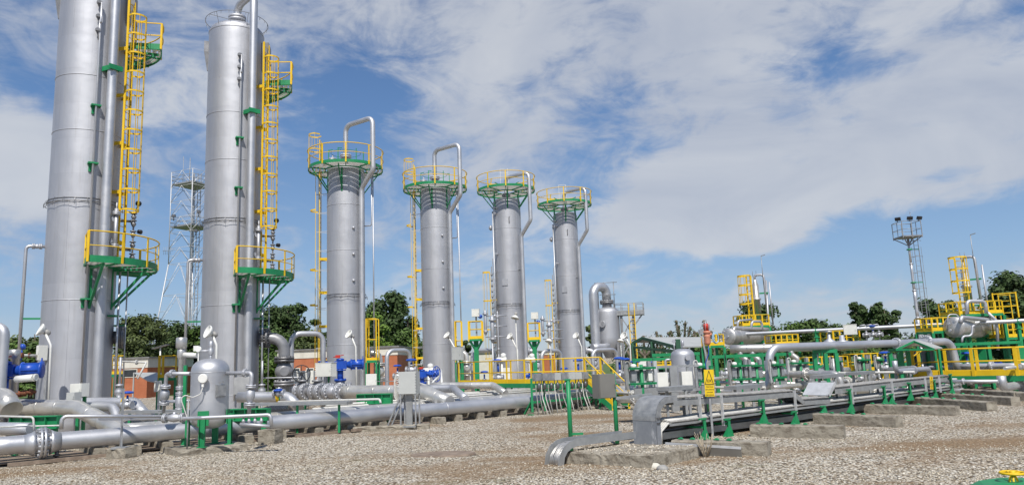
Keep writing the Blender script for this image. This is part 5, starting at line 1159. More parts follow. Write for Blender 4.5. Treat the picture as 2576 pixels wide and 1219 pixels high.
def arcpts(c, r, a0, a1, ax, az, n): return [c + ax*(r*math.cos(a0+(a1-a0)*i/n)) + az*(r*math.sin(a0+(a1-a0)*i/n)) for i in range(n+1)]
root = empty('cable_tray_hood', (0, 0, 0), 0, 'tall galvanised hood curving up from the concrete pad at the start of the cable trays', 'cable tray')
W_ = .74; g0 = C0; zt = 1.17; r_ = .52
for nm, z0_, seg in (('lower_cover', .02, 0), ('curved_cover', .6, 1)):
    m = MB(); side = VV
    if seg == 0: path = [g0+UP*.02, g0+UP*.62]
    else: path = [g0 - U*.006 + UP*.61] + [g0 + U*r_ + UP*(zt-r_) - U*((r_+.006)*math.cos(t)) + UP*((r_+.006)*math.sin(t)) for t in [PI/2*i/12 for i in range(13)]] + [g0 + U*(r_+.35) + UP*(zt+.006)]
    for a, b in zip(path, path[1:]):
        m.hexa([a, b, b+side*W_, a+side*W_, a+U*.003-UP*.001, b+U*.003-UP*.008, b+side*W_+U*.003-UP*.008, a+side*W_+U*.003])
    # side cheeks, .16 deep
    q = []
    for p in path:
        if seg == 0: q.append(p + U*.16)
        else:
            c = g0 + U*r_ + UP*(zt-r_)
            v = p - c
            if p.z < zt-r_: q.append(p + U*.16)
            elif (p-c).dot(U) > .01: q.append(p - UP*.16)
            else: q.append(c + v*((r_-.16)/r_))
    for o in (0, W_):
        B = len(m.v)
        for p, k in zip(path, q): m.v += [tuple(p+side*o), tuple(k+side*o), tuple(p+side*(o+.012)), tuple(k+side*(o+.012))]
        for i in range(len(path)-1):
            b = B+i*4; m.face([b, b+1, b+5, b+4]); m.face([b+2, b+6, b+7, b+3]); m.face([b+1, b+3, b+7, b+5]); m.face([b, b+4, b+6, b+2])
    m.build(nm, 'galv_stained' if seg == 0 and 'galv_stained' in M else 'galv', root)
m = MB()
for z in (.56, .68): m.obox(g0 + U*.08 + UP*z - VV*.012, U, VV, UP, (.12, .02, .04))
m.build('latch', 'bolt_steel', root)
# the upper tray: straight, a dip, straight again
root = empty('cable_tray', (0, 0, 0), 0, 'upper galvanised cable tray with a dip in its middle, starting at the tall hood', 'cable tray')
pts = [tp(1694, 1007), tp(1850, 998), tp(1998, 986)]; m = MB(); tray_path(m, pts, VV, .55, .13); m.build('tray', 'tray', root)
m = MB(); tray_path(m, [tp(1998, 986), tp(2023, 1008), tp(2088, 1004)], VV, .55, .12); m.build('dipped_tray', 'tray', root)
m = MB(); a, b = tp(2086, 994), tp(2101, 962); m.hexa([a, a+VV*.9, b+VV*.9, b, a+UP*.015, a+VV*.9+UP*.015, b+VV*.9+UP*.015, b+UP*.015]); m.bar(a, b, .02, .12); m.build('ramp_cover', 'galv_light', root)
m = MB(); tray_path(m, [tp(2100, 979), tp(2213, 966), tp(2393, 948)], VV, .55, .14); m.build('tray', 'tray', root)
m = MB()
for k in range(7):
    off = .06+k*.07
    m.sweep([tp(x, y, off)+UP*(.07+rnd.uniform(-.02, .02)) for x, y in ((1694, 1007), (1780, 1001), (1850, 998), (1920, 992), (1996, 986), (2022, 1008), (2088, 1004), (2105, 978), (2213, 966), (2300, 957), (2393, 948))], .028, 6)
m.build('cable_bundle', 'cable', root)
for i, (px, y0, y1) in enumerate(((1758, 1004, 1060), (1813, 1001, 1070), (1997, 988, 1040), (2140, 974, 1016), (2242, 963, 1005), (2326, 955, 995), (2361, 951, 987))):
    a = tp(px, y0); b = tp(px, y1)
    for o in (0, .52):
        m = MB(); m.bar(a+VV*(o-.02)-U*0+UP*.08, Vector((a.x, a.y, b.z))+VV*(o-.02), .07, .03, up=U); m.build('tray_leg', 'galv_light' if o == 0 else 'bolt_steel', root)
# the two lower trays
root = empty('cable_tray', (0, 0, 0), 0, 'middle cable tray heaped with pale cables below the dipped tray', 'cable tray')
mid = [(1685, 1066), (1771, 1056), (1860, 1044), (1990, 1027), (2213, 999), (2330, 984), (2420, 972)]
m = MB(); tray_path(m, [tp(*p) for p in mid], VV, .6, .05); m.build('tray', 'tray', root)
for k in range(9):
    m = MB(); m.sweep([tp(x, y, .03+k*.065)+UP*(.055+.02*(k % 3)+rnd.uniform(-.012, .012)) for x, y in [(mid[i][0]+(mid[i+1][0]-mid[i][0])*t, mid[i][1]+(mid[i+1][1]-mid[i][1])*t) for i in range(len(mid)-1) for t in (0, .5)]+[mid[-1]]], .03, 6); m.build('cable', 'light_cable' if k % 3 else 'cable', root)
m = MB(); a, b, c = tp(1684, 1062, .05), tp(1668, 1072, .05), Vector((0, 0, 0)); b = tp(1672, 1085, .05)
for k in range(6): m.sweep([tp(1700, 1064, .06*k+.05)+UP*.05, tp(1684, 1068, .06*k+.05)+UP*.03, Vector((C0.x, C0.y, .35))+U*.22+VV*(.06*k+.05), Vector((C0.x, C0.y, .02))+U*.2+VV*(.06*k+.05)], .03, 6)
m.build('cable_bend', 'light_cable', root)
root = empty('cable_tray', (0, 0, 0), 0, 'lowest cable tray with dark punched sides just above the concrete beams', 'cable tray')
low = [(1685, 1090), (1771, 1078), (1990, 1050), (2213, 1016), (2330, 1000), (2420, 986)]
m = MB(); tray_path(m, [tp(*p, .32) for p in low], VV, .75, .16); m.build('tray', 'tray', root)
for k in range(6): m = MB(); m.sweep([tp(x, y, .38+k*.11)+UP*.10 for x, y in low], .04, 6); m.build('cable', 'cable' if k % 2 else 'black', root)
# green supports
sup = [(1768, 1051, 1106), (1829, 1052, 1096), (1917, 1004, 1064), (1997, 1033, 1067), (2068, 1020, 1042), (2137, 978, 1036), (2223, 970, 1020), (2240, 990, 1018), (2287, 962, 1006), (2326, 985, 1004), (2350, 955, 1004), (2392, 940, 992)]
names = 'first second third fourth fifth sixth seventh eighth ninth tenth eleventh twelfth'.split()
for i, (px, y0, y1) in enumerate(sup):
    a, b = tp(px, y0, -.10), tp(px, y1, -.10); root = empty('tray_support', (b.x, b.y, 0), 0, 'green steel bracket carrying the cable trays, %s counted from the hood' % names[i], 'bracket', 'green brackets under the cable trays'); O = Vector((b.x, b.y, 0))
    A = Vector((b.x, b.y, a.z))
    m = MB(); m.obox((A+b)/2-O, U, VV, UP, (.10, .012, a.z-b.z)); m.obox((A+b)/2-O+VV*.05+U*.045, U, VV, UP, (.012, .10, a.z-b.z)); m.build('post', 'green', root)
    m = MB(); m.bar(A-O-U*.22, A-O+U*.06, .05, .04); 
    for z in (.32, .62):
        if b.z+z < a.z+.02: m.bar(Vector((0, 0, b.z+z)), Vector((0, 0, b.z+z))+VV*.85, .05, .05)
    m.build('arm', 'green', root)
    m = MB(); m.hexa([Vector((0, 0, b.z))+U*q[0]+VV*q[1]+UP*q[2] for q in ((-.14,-.03,0),(.14,-.03,0),(.14,.14,0),(-.14,.14,0),(-.05,-.012,.26),(.05,-.012,.26),(.05,.02,.26),(-.05,.02,.26))]); m.build('foot', 'green', root)
# concrete beams
BL = [((1690, 1141), (1932, 1149)), ((1888, 1097), (2123, 1102)), ((2046, 1065), (2255, 1075)), ((2174, 1039), (2405, 1046)), ((2272, 1017), (2483, 1034)), ((2355, 1008), (2544, 1020)), ((2418, 999), (2552, 1008)), ((2556, 1009), (2640, 1012))]
for i, (l, r) in enumerate(BL):
    a, b = G(*l), G(*r); d = (b-a).normalized(); s_ = Vector((-d.y, d.x, 0)); c = (a+b)/2 + s_*.2
    wd = ('nearest', 'second nearest', 'third nearest', 'fourth nearest', 'fifth nearest', 'sixth nearest', 'low dark', 'farthest right')[i]
    block(wd + ' weathered concrete beam of the stepped row at the right', c, (b-a).length, .38, .30 if i < 6 else .34, d, name='concrete_beam', cat='concrete beam', group='concrete beams under the cable trays', seed=200+i, jag=.006)
    bo = [o for o in COL.objects if o.type == 'MESH' and o.name.startswith('concrete_beam')][-1]; bo = sorted([o for o in COL.objects if o.name.startswith('concrete_beam')], key=lambda o: o.name)[-1]
    for k in range(5):
        if i > 5: break
        m = MB(); q = -Vector((c.x, c.y, 0)) + a + d*((b-a).length*(.08+.13*k)) + s_*.12 + UP*.315; m.hexa([q-d*.06, q+d*.06, q+d*.06+s_*.1, q-d*.06+s_*.1, q-d*.02+UP*.035, q+d*.02+UP*.035, q+d*.02+s_*.1+UP*.035, q-d*.02+s_*.1+UP*.035]); m.build('anchor_lug', 'green', bo)
# concrete pad in front of the hood
a, b, c = G(1419, 1168), G(1637, 1178), G(1757, 1152); d_ = a+(c-b); H = .27
m = MB(); n = 26; rr = random.Random(8)
def jit(p, k=.02): return Vector((p.x+rr.uniform(-k, k), p.y+rr.uniform(-k, k), p.z+rr.uniform(-k, k)*.8))
def bil(u, v, z): p = a*(1-u)*(1-v)+b*u*(1-v)+c*u*v+d_*(1-u)*v; return Vector((p.x, p.y, z))
g = {}
for j in range(n+1):
    for i in range(n+1): g[(i, j)] = len(m.v); m.v.append(tuple(jit(bil(i/n, j/n, H - (.03 if i in (0, n) or j in (0, n) else 0)), .008)))
for j in range(n):
    for i in range(n): m.face([g[(i, j)], g[(i+1, j)], g[(i+1, j+1)], g[(i, j+1)]])
for edge in ([(i, 0) for i in range(n+1)], [(n, j) for j in range(n+1)], [(n-i, n) for i in range(n+1)], [(0, n-j) for j in range(n+1)]):
    rows = [[g[e] for e in edge]]
    for z in (H*.55, -.05):
        r2 = []
        for e in edge: r2.append(len(m.v)); m.v.append(tuple(jit(bil(e[0]/n, e[1]/n, z), .014)))
        rows.append(r2)
    for r0, r1 in zip(rows, rows[1:]):
        for i in range(n): m.face([r0[i], r1[i], r1[i+1], r0[i+1]])
o = m.build('concrete_pad', 'concrete'); tag(o, 'low cracked concrete pad at the foot of the tall galvanised hood', 'slab')
for i, (px, py, s_, mt, lab) in enumerate(((1648, 1168+8, .10, 'cream_wall', 'pinkish stone lying against the concrete pad'), (1667, 1181, .09, 'cable', 'grey stone beside the pinkish one at the concrete pad'))):
    q = G(px, py); m = MB(); rr = random.Random(i+3); prof = [(s_*.7, -.03), (s_, .01), (s_*.85, .06), (s_*.4, .095), (.01, .1)]; m.lathe(prof, (0, 0, 0), UP, 9)
    m.v = [(x*rr.uniform(.85, 1.2)*1.25, y*rr.uniform(.8, 1.1)*.8, z) for x, y, z in m.v]; o = m.build('stone', mt); o.location = q; tag(o, lab, 'stone')
# low foreground tray bending to the ground
S = G(1410, 1174)
def fp(px, py, off=0): return onp(S, U, px, py)+VV*off
root = empty('cable_tray', (0, 0, 0), 0, 'low curved galvanised tray dipping into the gravel in front of the concrete pad', 'cable tray')
near = [fp(1600, 1108), fp(1520, 1114), fp(1450, 1120)]
P_ = [fp(1600, 1101), fp(1524, 1111), fp(1452, 1121), fp(1438, 1127), fp(1428, 1136), fp(1421, 1150), fp(1418, 1178)]
m = MB(); side = VV; th = .012; N_ = len(P_)
def nrm(i):
    a = P_[max(0, i-1)]; b = P_[min(N_-1, i+1)]; d = (b-a).normalized(); n = side.cross(d); return n if n.z > -.2 else -n
Hh = .15; nn = []
for i in range(N_):
    a = P_[max(0, i-1)]; b = P_[min(N_-1, i+1)]; d = (b-a).normalized(); nn.append(Vector((0, 0, 0)) + (d.cross(side)))
if nn[0].z < 0: nn = [-x for x in nn]
for o in (0, .42):
    B = len(m.v)
    for p, k in zip(P_, nn): m.v += [tuple(p+side*o), tuple(p+side*o+k*Hh), tuple(p+side*(o+.014)), tuple(p+side*(o+.014)+k*Hh)]
    for i in range(N_-1):
        b = B+i*4; m.face([b, b+4, b+5, b+1]); m.face([b+2, b+3, b+7, b+6]); m.face([b+1, b+5, b+7, b+3]); m.face([b, b+2, b+6, b+4])
B = len(m.v)
for p, k in zip(P_, nn): m.v += [tuple(p+k*.01), tuple(p+side*.42+k*.01), tuple(p+k*.025), tuple(p+side*.42+k*.025)]
for i in range(N_-1): b = B+i*4; m.face([b, b+1, b+5, b+4]); m.face([b+2, b+6, b+7, b+3])
m.build('tray', 'tray', root)
m = MB()
for k in range(14): m.sweep([p+side*(.04+k*.026)+q*(.06+rnd.uniform(-.012, .012)) for p, q in zip(P_, nn)], .010, 5)
m.build('cable_bundle', 'stainless', root)
# posts in the foreground with the tan box
for (px, yt, yb, lab, stub) in ((1431, 952, 1130, 'tall plain green post with a short side stub standing alone on the gravel', True), (1545, 938, 1117, 'green post holding the brown metal box', False)):
    q = G((px+6) if stub else px+8, yb); root = empty('green_post', (q.x, q.y, 0), 0, lab, 'post'); h = ZQ(q, yt)
    m = MB(); m.tube((0, 0, -.02), (0, 0, h), .055, 12); m.box((-.02, 0, h-.02), (.18, .12, .03)) if stub else None; m.build('pole', 'green', root)
    m = MB(); m.obox((.16, -.02, h*.22), (1, 0, 0), (0, 1, 0), UP, (.3, .05, .05)) if stub else m.disc((0, 0, h*.85), UP, .075, .05, 12); m.build('stub', 'green', root)
    if not stub: pq = q; ph = h
c = Q(1519, 970, pq.y-.05); root = cabinet('metal_box', 'brown-grey metal box hung on the second tall green post', c, .50, .60, .32, 28, 'tan_box', None, lid=False)
m = MB(); m.bar(Vector((pq.x, pq.y-.03, ZQ(pq, 1001))), Vector((pq.x, pq.y-.03, ZQ(pq, 1001)))+Vector((1.0, .35, .05)), .10, .06); o = m.build('cantilever_tray', 'tray'); tag(o, 'short punched tray sticking out to the right from the brown box post', 'cable tray')
# ---------------------------------------------------------------- instrument racks on green posts
RB = G(1778, 1045)
def rack(px, ytop, w, seed, lab, line=RB, plate=True, tall=0):
    rr = random.Random(seed); q = onl(line, U, px); root = empty('instrument_rack', (q.x, q.y, 0), 0, lab, 'instrument rack', 'instrument racks on green posts'); h = ZQ(q, ytop); n_, r_ = frame_dir(18)
    m = MB(); m.tube((0, 0, -.02), (0, 0, h), .058, 12); m.build('post', 'green', root)
    m = MB(); m.obox(-r_*(w*.02)-n_*.17+UP*(h-.36), r_, n_, UP, (w*.86, .015, .5)); m.build('back_plate', rr.choice(('galv', 'galv_light')), root)
    for z in (h-.12, h-.62):
        m = MB(); b = -n_*.0+UP*z; m.obox(b+n_*.02-r_*.0, r_, n_, UP, (w, .22, .03)); m.obox(b+n_*.12, r_, n_, UP, (w, .02, .07)); m.build('shelf', 'green', root)
    for k in range(3):
        x = (k-1)*w*.32 + rr.uniform(-.03, .03); ww = rr.uniform(.13, .20); zz_ = h-.38+rr.uniform(-.03, .03)
        m = MB(); b = r_*x - n_*.06 + UP*zz_; m.obox(b, r_, n_, UP, (ww, .16, .32)); m.lathe([(.05, 0), (.06, .03), (.06, .08), (.02, .10)], b+UP*.17, UP, 8); m.build('transmitter', 'white_box' if rr.random() < .2 else 'galv', root)
    for s_ in (-1, 1):
        if s_ > 0 and rr.random() < .4: continue
        m = MB(); m.obox(r_*(s_*w*.55)-n_*.05+UP*(h-.35), r_, n_, UP, (.16, .03, .9))
        m.obox(r_*(s_*w*.55-.08)-n_*.0+UP*(h-.35), r_, n_, UP, (.012, .1, .9))
        m.build('side_plate', rr.choice(('tray', 'galv_light')), root)
    if plate: m = MB(); m.obox(r_*(w*.12)+n_*.02+UP*(h-.93), r_, n_, UP, (w*.9, .04, .36)); m.build('lower_plate', 'tray', root)
    m = MB(); m.lathe([(.08, 0), (.10, .03), (.10, .1), (.04, .13)], r_*(-w*.3)+UP*(h-.1), UP, 10); m.build('transmitter_head', 'lamp_white', root); m = MB(); m.obox(r_*(w*.3)+UP*(h), r_, n_, UP, (.12, .12, .2)); m.build('junction_box', 'galv', root)
    x = -w*.45; m = MB(); m.pipe([r_*x+UP*(h-.1), r_*x+UP*(h+.12), r_*(x-.16)+UP*(h+.10), r_*(x-.18)+UP*(h-.35), r_*(x-.05)+UP*(h-1.1), r_*(x+.02)+UP*.45 - VV*.4, -VV*1.2+UP*.35+U*.4], .022, .12, 6); m.build('conduit', 'cable' if seed % 2 else 'light_cable', root)
rk = [(1622, 916, .95, 'leftmost instrument rack, directly above the galvanised hood'), (1781, 913, .6, 'instrument rack just right of the yellow warning sign'), (1871, 911, .8, 'third instrument rack, left of the silver pipe elbow'), (1912, 911, .55, 'narrow rack touching the left side of the vertical silver pipe'),
      (1966, 909, .6, 'instrument rack just right of the vertical silver pipe'), (2023, 905, 1.05, 'widest instrument rack, above the dip of the tray'), (2115, 902, .5, 'slim instrument rack right of the ramp of the dipped tray'), (2181, 898, .7, 'rack with a looping conduit right of the slim one'),
      (2226, 898, .55, 'first of two close racks left of the yellow stair'), (2254, 897, .45, 'second of two close racks left of the yellow stair'), (2303, 892, .7, 'last rack, in front of the yellow stair at the right')]
for i, (px, yt, w_, lab) in enumerate(rk): rack(px, yt, w_, i+11, lab, plate=i not in (6, 9))
# rack frame with two white boxes left of the sign
q = onl(RB, U, 1700); root = empty('transmitter_stand', (q.x, q.y, 0), 0, 'grey open frame holding two white boxes left of the warning sign', 'instrument rack'); n_, r_ = frame_dir(10); h = ZQ(q, 918); s_ = q.y/F
m = MB()
for x in (-.92, -.55, .55, .85): m.obox(r_*x+UP*(h/2), r_, n_, UP, (.08, .06, h))
m.obox(UP*(h-.04), r_, n_, UP, (1.9, .1, .08)); m.obox(UP*(h-.85), r_, n_, UP, (1.9, .14, .09)); m.build('frame', 'galv', root)
for x in (-.42, .46): m = MB(); m.obox(r_*x+n_*.02+UP*(h-.5), r_, n_, UP, (.38, .25, .55)); m.build('box', 'white_box', root)
m = MB(); m.obox(r_*.02+UP*(h-.8), r_, n_, UP, (.26, .12, 1.5)); m.build('cable_duct', 'tray', root)
# flat covers behind the racks
for i, (px, y, w_, d) in enumerate(((1870, 972, 1.5, 25.5), (2080, 945, 1.6, 28), (2165, 937, 1.4, 29.5), (1700, 975, 1.3, 24), (2270, 925, 1.5, 31))):
    c = Q(px, y, d); m = MB(); m.obox(c, U, VV, UP, (w_, .5, .12)); m.bar((c.x-.3, c.y, 0), (c.x-.3, c.y, c.z-.06), .08); m.bar((c.x+.3, c.y, 0), (c.x+.3, c.y, c.z-.06), .08)
    o = m.build('cable_tray', 'tray'); tag(o, ('short level tray behind the third and fourth racks', 'short level tray right of the widest rack', 'short level tray behind the rack with the looping conduit', 'short level tray between the hood and the sign', 'short level tray at the two close racks')[i], 'cable tray')
# ---------------------------------------------------------------- warning beacon and signs
def text(name, body, loc, size, rotz, mat, parent, ext=.004):
    cu = bpy.data.curves.new(name, 'FONT'); cu.body = body; cu.size = size; cu.extrude = ext; cu.align_x = 'CENTER'; cu.align_y = 'CENTER'; tmp = bpy.data.objects.new('t', cu); COL.objects.link(tmp); bpy.context.view_layer.update(); me = bpy.data.meshes.new_from_object(tmp.evaluated_get(bpy.context.evaluated_depsgraph_get())); bpy.data.objects.remove(tmp); me.materials.clear(); me.materials.append(M[mat])
    o = bpy.data.objects.new(name, me); COL.objects.link(o); o.rotation_euler = (PI/2, 0, rotz); o.location = loc; o.parent = parent; return o
bq = tp(1775, 1000, -.13); D = bq.y
root = empty('warning_beacon', (bq.x, bq.y, 0), 0, 'red-domed warning beacon with orange body on a leaning grey post', 'beacon'); zz = lambda y: ZQ(bq, y)
m = MB(); m.bar((0, 0, tp(1770, 1100).z), (0, 0, zz(900)), .055, .04); m.bar((0, 0, zz(902)), (-.09, .02, zz(836)), .055, .04); m.obox((-.09, .0, zz(834)), (1, 0, 0), (0, 1, 0), UP, (.12, .08, .12)); m.build('post', 'galv', root)
z0 = zz(864); hb = zz(832)-z0; x = .05
m = MB(); m.lathe([(.05, -.03), (.075, 0), (.085, .03), (.085, hb*.55), (.095, hb*.6), (.07, hb*.7), (.07, hb*.8), (.10, hb*.84), (.10, hb*.95), (.085, hb)], (x, -.02, z0), UP, 16)
m.tube((x, -.02, z0+hb*.72), (x+.12, -.06, z0+hb*.72), .035, 8); m.build('beacon_body', 'orange_paint', root)
m = MB(); m.lathe([(.06, hb), (.06, hb+.06), (.075, hb+.07), (.075, hb+.16), (.05, hb+.19), (.01, hb+.2)], (x, -.02, z0), UP, 16); m.build('red_lens', 'red', root)
m = MB()
for i in range(6): a = i*PI/3; pa = [Vector((x+.088*math.cos(a), -.02+.088*math.sin(a), z0+hb)), Vector((x+.088*math.cos(a), -.02+.088*math.sin(a), z0+hb+.17)), Vector((x+.05*math.cos(a), -.02+.05*math.sin(a), z0+hb+.24)), Vector((x, -.02, z0+hb+.255))]; m.sweep(pa, .006, 5)
m.build('lens_cage', 'galv_light', root)
m = MB(); m.sweep([Vector((x+.20+.09*math.cos(t), -.08+.03*math.cos(t), z0+hb*.42+.14*math.sin(t))) for t in [2*PI*i/20 for i in range(20)]], .012, 6, closed=True); m.sweep([Vector((x+.21+.075*math.cos(t), -.10+.03*math.cos(t), z0+hb*.42+.125*math.sin(t))) for t in [2*PI*i/20 for i in range(20)]], .012, 6, closed=True); m.build('hose_coil', 'light_blue_hose', root)
m = MB(); m.pipe([Vector((x+.02, -.03, z0)), Vector((x+.0, -.05, z0-.25)), Vector((-.05, -.04, z0-.5)), Vector((-.03, -.04, z0-.9))], .011, .1, 6); m.build('cable', 'blue', root)
def sign(label, P, w, h1, h2, rz, tilt=0.0):
    root = empty('warning_sign', (P.x, P.y, P.z), 0, label, 'sign', 'yellow explosion warning signs'); root.rotation_euler = (0, tilt, rz)
    m = MB(); m.box((0, 0, -h1/2), (w, .008, h1)); m.build('upper_plate', 'sign_yellow', root)
    m = MB(); m.box((0, 0, -h1-h2/2-.006), (w*.97, .008, h2)); m.build('lower_plate', 'sign_yellow', root)
    m = MB(); A, B, C_ = Vector((0, -.008, -h1*.07)), Vector((-w*.42, -.008, -h1*.93)), Vector((w*.42, -.008, -h1*.93)); m.bar(A, B, w*.055, .005, up=Vector((0, 1, 0))); m.bar(B-Vector((w*.02, 0, 0)), C_+Vector((w*.02, 0, 0)), .005, w*.055); m.bar(C_, A, w*.055, .005, up=Vector((0, 1, 0)))
    m.build('triangle_mark', 'black', root)
    text('lettering', 'EX', (0, -.006, -h1*.72), w*.38, 0, 'black', root)
    for i, s_ in enumerate(('PERICOLO', 'ESPLOSIONE', 'DANGER', 'EXPLOSION')): text('lettering', s_, (0, -.006, -h1-.006-h2*(i+.5)/4), w*.155, 0, 'black', root, .002)
    return root
p = tp(1769, 929, -.16); k = p.y/F
sign('large yellow EX warning sign wired to the tray post below the beacon', Vector((p.x, p.y-.03, p.z)), 25*k, 38*k, 26*k, .12, .03)
p = tp(2330, 946, -.16); k = p.y/F
sign('small tilted yellow EX sign far along the cable tray', Vector((p.x, p.y-.03, p.z)), 12*k, 18*k, 13*k, .5, .12)
# dry weeds at the pad
q = G(1775, 1150); m = MB(); rr = random.Random(4)
for i in range(26):
    a = rr.uniform(0, 2*PI); L = rr.uniform(.25, .55); p0_ = Vector((rr.uniform(-.05, .05), rr.uniform(-.05, .05), 0)); p1 = p0_+Vector((math.cos(a)*L*.25, math.sin(a)*L*.25, L*.6)); p2 = p1+Vector((math.cos(a)*L*.15+rr.uniform(-.05, .05), math.sin(a)*L*.15, L*.4)); m.sweep([p0_, p1, p2], .006, 4)
o = m.build('dry_weed', 'dry_stalk'); o.location = q; tag(o, 'bare dry weed stalks beside the concrete pad', 'plant')
# yellow handwheel on a green cover, bottom right
wq = Q(2547, 1188, 9.0); root = empty('hydrant_valve', (wq.x, wq.y, 0), 0, 'yellow handwheel on a yellow yoke above the green cover in the bottom right corner', 'handwheel')
R_ = .125; m = MB(); c = Vector((0, 0, wq.z)); m.sweep([c+Vector((math.cos(2*PI*i/28), math.sin(2*PI*i/28), 0))*R_ for i in range(28)], .015, 8, closed=True)
for i in range(5): a = 2*PI*i/5+.3; m.tube(c-UP*.015, c+Vector((math.cos(a), math.sin(a), 0))*R_, .011, 6)
m.lathe([(.03, -.03), (.035, 0), (.03, .02), (.012, .03)], c, UP, 10); m.build('wheel', 'yellow', root)
m = MB()
for s_ in (-1, 1): m.pipe([c+Vector((s_*.02, 0, -.03)), c+Vector((s_*.045, 0, -.08)), c+Vector((s_*.05, 0, -.30))], .013, .03, 6)
m.tube(c-UP*.02, c-UP*.32, .012, 6); m.lathe([(.06, -.34), (.06, -.26), (.03, -.22)], c, UP, 10); m.build('yoke', 'yellow', root)
a = Vector((wq.x, wq.y, 0)); zc = wq.z-.10
m = MB(); s_ = .62
m.lathe([(.62, -.02), (.62, zc-.10), (.50, zc-.03), (.30, zc), (.02, zc+.005)], (a.x+.15, a.y-.02, 0), UP, 8, smooth=False)
o = m.build('pit_cover', 'green_cover' if 'green_cover' in M else 'green'); tag(o, 'green painted eight-sided cover under the yellow handwheel', 'cover')
# ---------------------------------------------------------------- elevated pipes at the right
g = Q(1936, 975, 30.5); top = Q(1936, 874, 30.5); zt_ = top.z; Pd = Q(2392, 860, 35)-top; Pd.z = 0; Pd.normalize(); end = onl(top, Pd, 2392)
e1 = onl(top, Pd, 2330)
pipe_thing('pipe', 'fat silver pipe rising beside the racks then running right to a flanged elbow', [Vector((g.x, g.y, .75)) - VV*0 + Vector((-.5, .2, 0)), Vector((g.x, g.y, .75)), top, Vector((end.x, end.y, zt_)), Vector((end.x+.15, end.y, zt_-1.4))], .165, 'pipe_silver', .5, 18, flanges=[(Vector((e1.x, e1.y, zt_)), Pd, .33), (onl(top, Pd, 2255), Pd, .25)], supports=[])
a = Q(1836, 877, 40); b = Q(2010, 873, 39); pipe_thing('insulated_pipe', 'shiny clad header pipe with drooping branches left of the fat silver pipe', [a, b, b + (b-a)*.9], .22, 'stainless', None, 18, seam_step=.9)
for i, px in enumerate((1862, 1893, 1990)):
    t = (px-1836)/174; c = a+(b-a)*t; pipe_thing('branch_pipe', ('first', 'second', 'third')[i]+' clad branch dropping from the shiny header pipe', [c, c-UP*.35, Vector((c.x+.25, c.y-.1, c.z-.6)), Vector((c.x+.25, c.y-.1, .3))], .15, 'stainless', .15, 14, group='clad branches under the header')
a = Q(1832, 841.5, 42); b = Q(2576, 807, 36); HD = b-a; HD.z = 0; HD.normalize(); b = onl(a, HD, 2640); b.z = a.z; pipe_thing('pipe', 'slender silver pipe running high across the right side on green stanchions', [a, b], .10, 'pipe_silver', None, 12)
for i, px in enumerate((1855, 2052, 2325, 2433, 2560)):
    c = onl(a, HD, px); root = empty('pipe_stanchion', (c.x, c.y, 0), 0, ('first', 'second', 'third', 'fourth', 'last')[i]+' green stanchion under the high slender pipe, from the left', 'post', 'green stanchions of the high pipe')
    m = MB(); m.box((0, 0, (c.z-.1)/2), (.14, .14, c.z-.1)); m.box((0, 0, c.z-.35), (.3, .2, .05)); m.build('post', 'green', root)
    m = MB(); m.obox((0, 0, c.z-.09), -VV, U, UP, (.34, .2, .04)); m.tube(Vector((0, 0, c.z))-VV*.06, Vector((0, 0, c.z))+VV*.06, .105, 12); m.build('clamp', 'green', root)
# valve set hanging on that pipe
for i, (px, act_) in enumerate(((2178, 'gear'), (2195, 'mushroom'), (2210, 'wheel'))):
    c = onl(a, HD, px); root = empty('control_valve', (c.x, c.y, 0), 0, ('pale valve', 'blue-topped valve', 'dark-wheeled valve')[i]+' in the cluster right of the white hanging box', 'valve', 'valves on the high pipe'); globe_valve(root, (0, 0, c.z-.35), -VV, .06, 'silver', act='mushroom' if i == 1 else 'none', ah=.45)
    m = MB(); m.pipe([Vector((0, 0, c.z+.15))-Vector((.3, 0, 0)), Vector((0, 0, c.z+.18)), Vector((0, 0, c.z-.4)), Vector((0, 0, c.z-1.0))], .03, .06, 8); m.build('tubing', 'silver', root)
c = Q(2139, 829, 38.4); cabinet('control_cabinet', 'white box hung on the high slender pipe near the silver valves', c, .62, .5, .3, -30, 'white_box', None, lid=True)
# ---------------------------------------------------------------- right walkway
A = Q(2302, 881, 34.5); dvec = -VV; z1 = A.z; zd = z1-1.1; A = Vector((A.x, A.y, 0)); E = onl(A, dvec, 2700); wid = 1.3
root = empty('walkway', (0, 0, 0), 0, 'yellow railed walkway on green beams at the right edge', 'walkway')
for bk, nm in ((0, 6), (wid, 6)):
    m = MB(); P1, P2 = A+U*bk, E+U*bk
    m.tube(P1+UP*z1, P2+UP*z1, .03, 8); m.tube(P1+UP*(zd+.55), P2+UP*(zd+.55), .022, 6); m.bar(P1+UP*(zd+.05), P2+UP*(zd+.05), .015, .22)
    for px in ((2307, 2374, 2457, 2568, 2680) if bk == 0 else (2322, 2389, 2469, 2575, 2690)):
        q = onl(P1, dvec, px); m.obox(q+UP*(zd+.5)-U*.03, dvec, U, UP, (.13, .035, 1.25))
    m.build('railing', 'yellow', root)
m = MB(); m.obox((A+E)/2+U*wid/2+UP*(zd-.05), dvec, U, UP, ((E-A).length, wid-.06, .05)); m.build('deck', 'grating', root)
m = MB(); q = onl(A, dvec, 2394); m.bar(q+UP*(zd-.18)-U*.02, E+UP*(zd-.18)-U*.02, .07, .22); m.bar(A+U*wid+UP*(zd-.18), E+U*wid+UP*(zd-.18), .07, .2); m.build('deck_beam', 'green', root)
for px in (2400, 2556): 
    for bk in (0, wid): m = MB(); q = onl(A, dvec, px)+U*bk; m.bar(q+UP*0, q+UP*(zd-.28), .16, .12); m.build('leg', 'green', root)
m = MB(); st = A - dvec*1.6
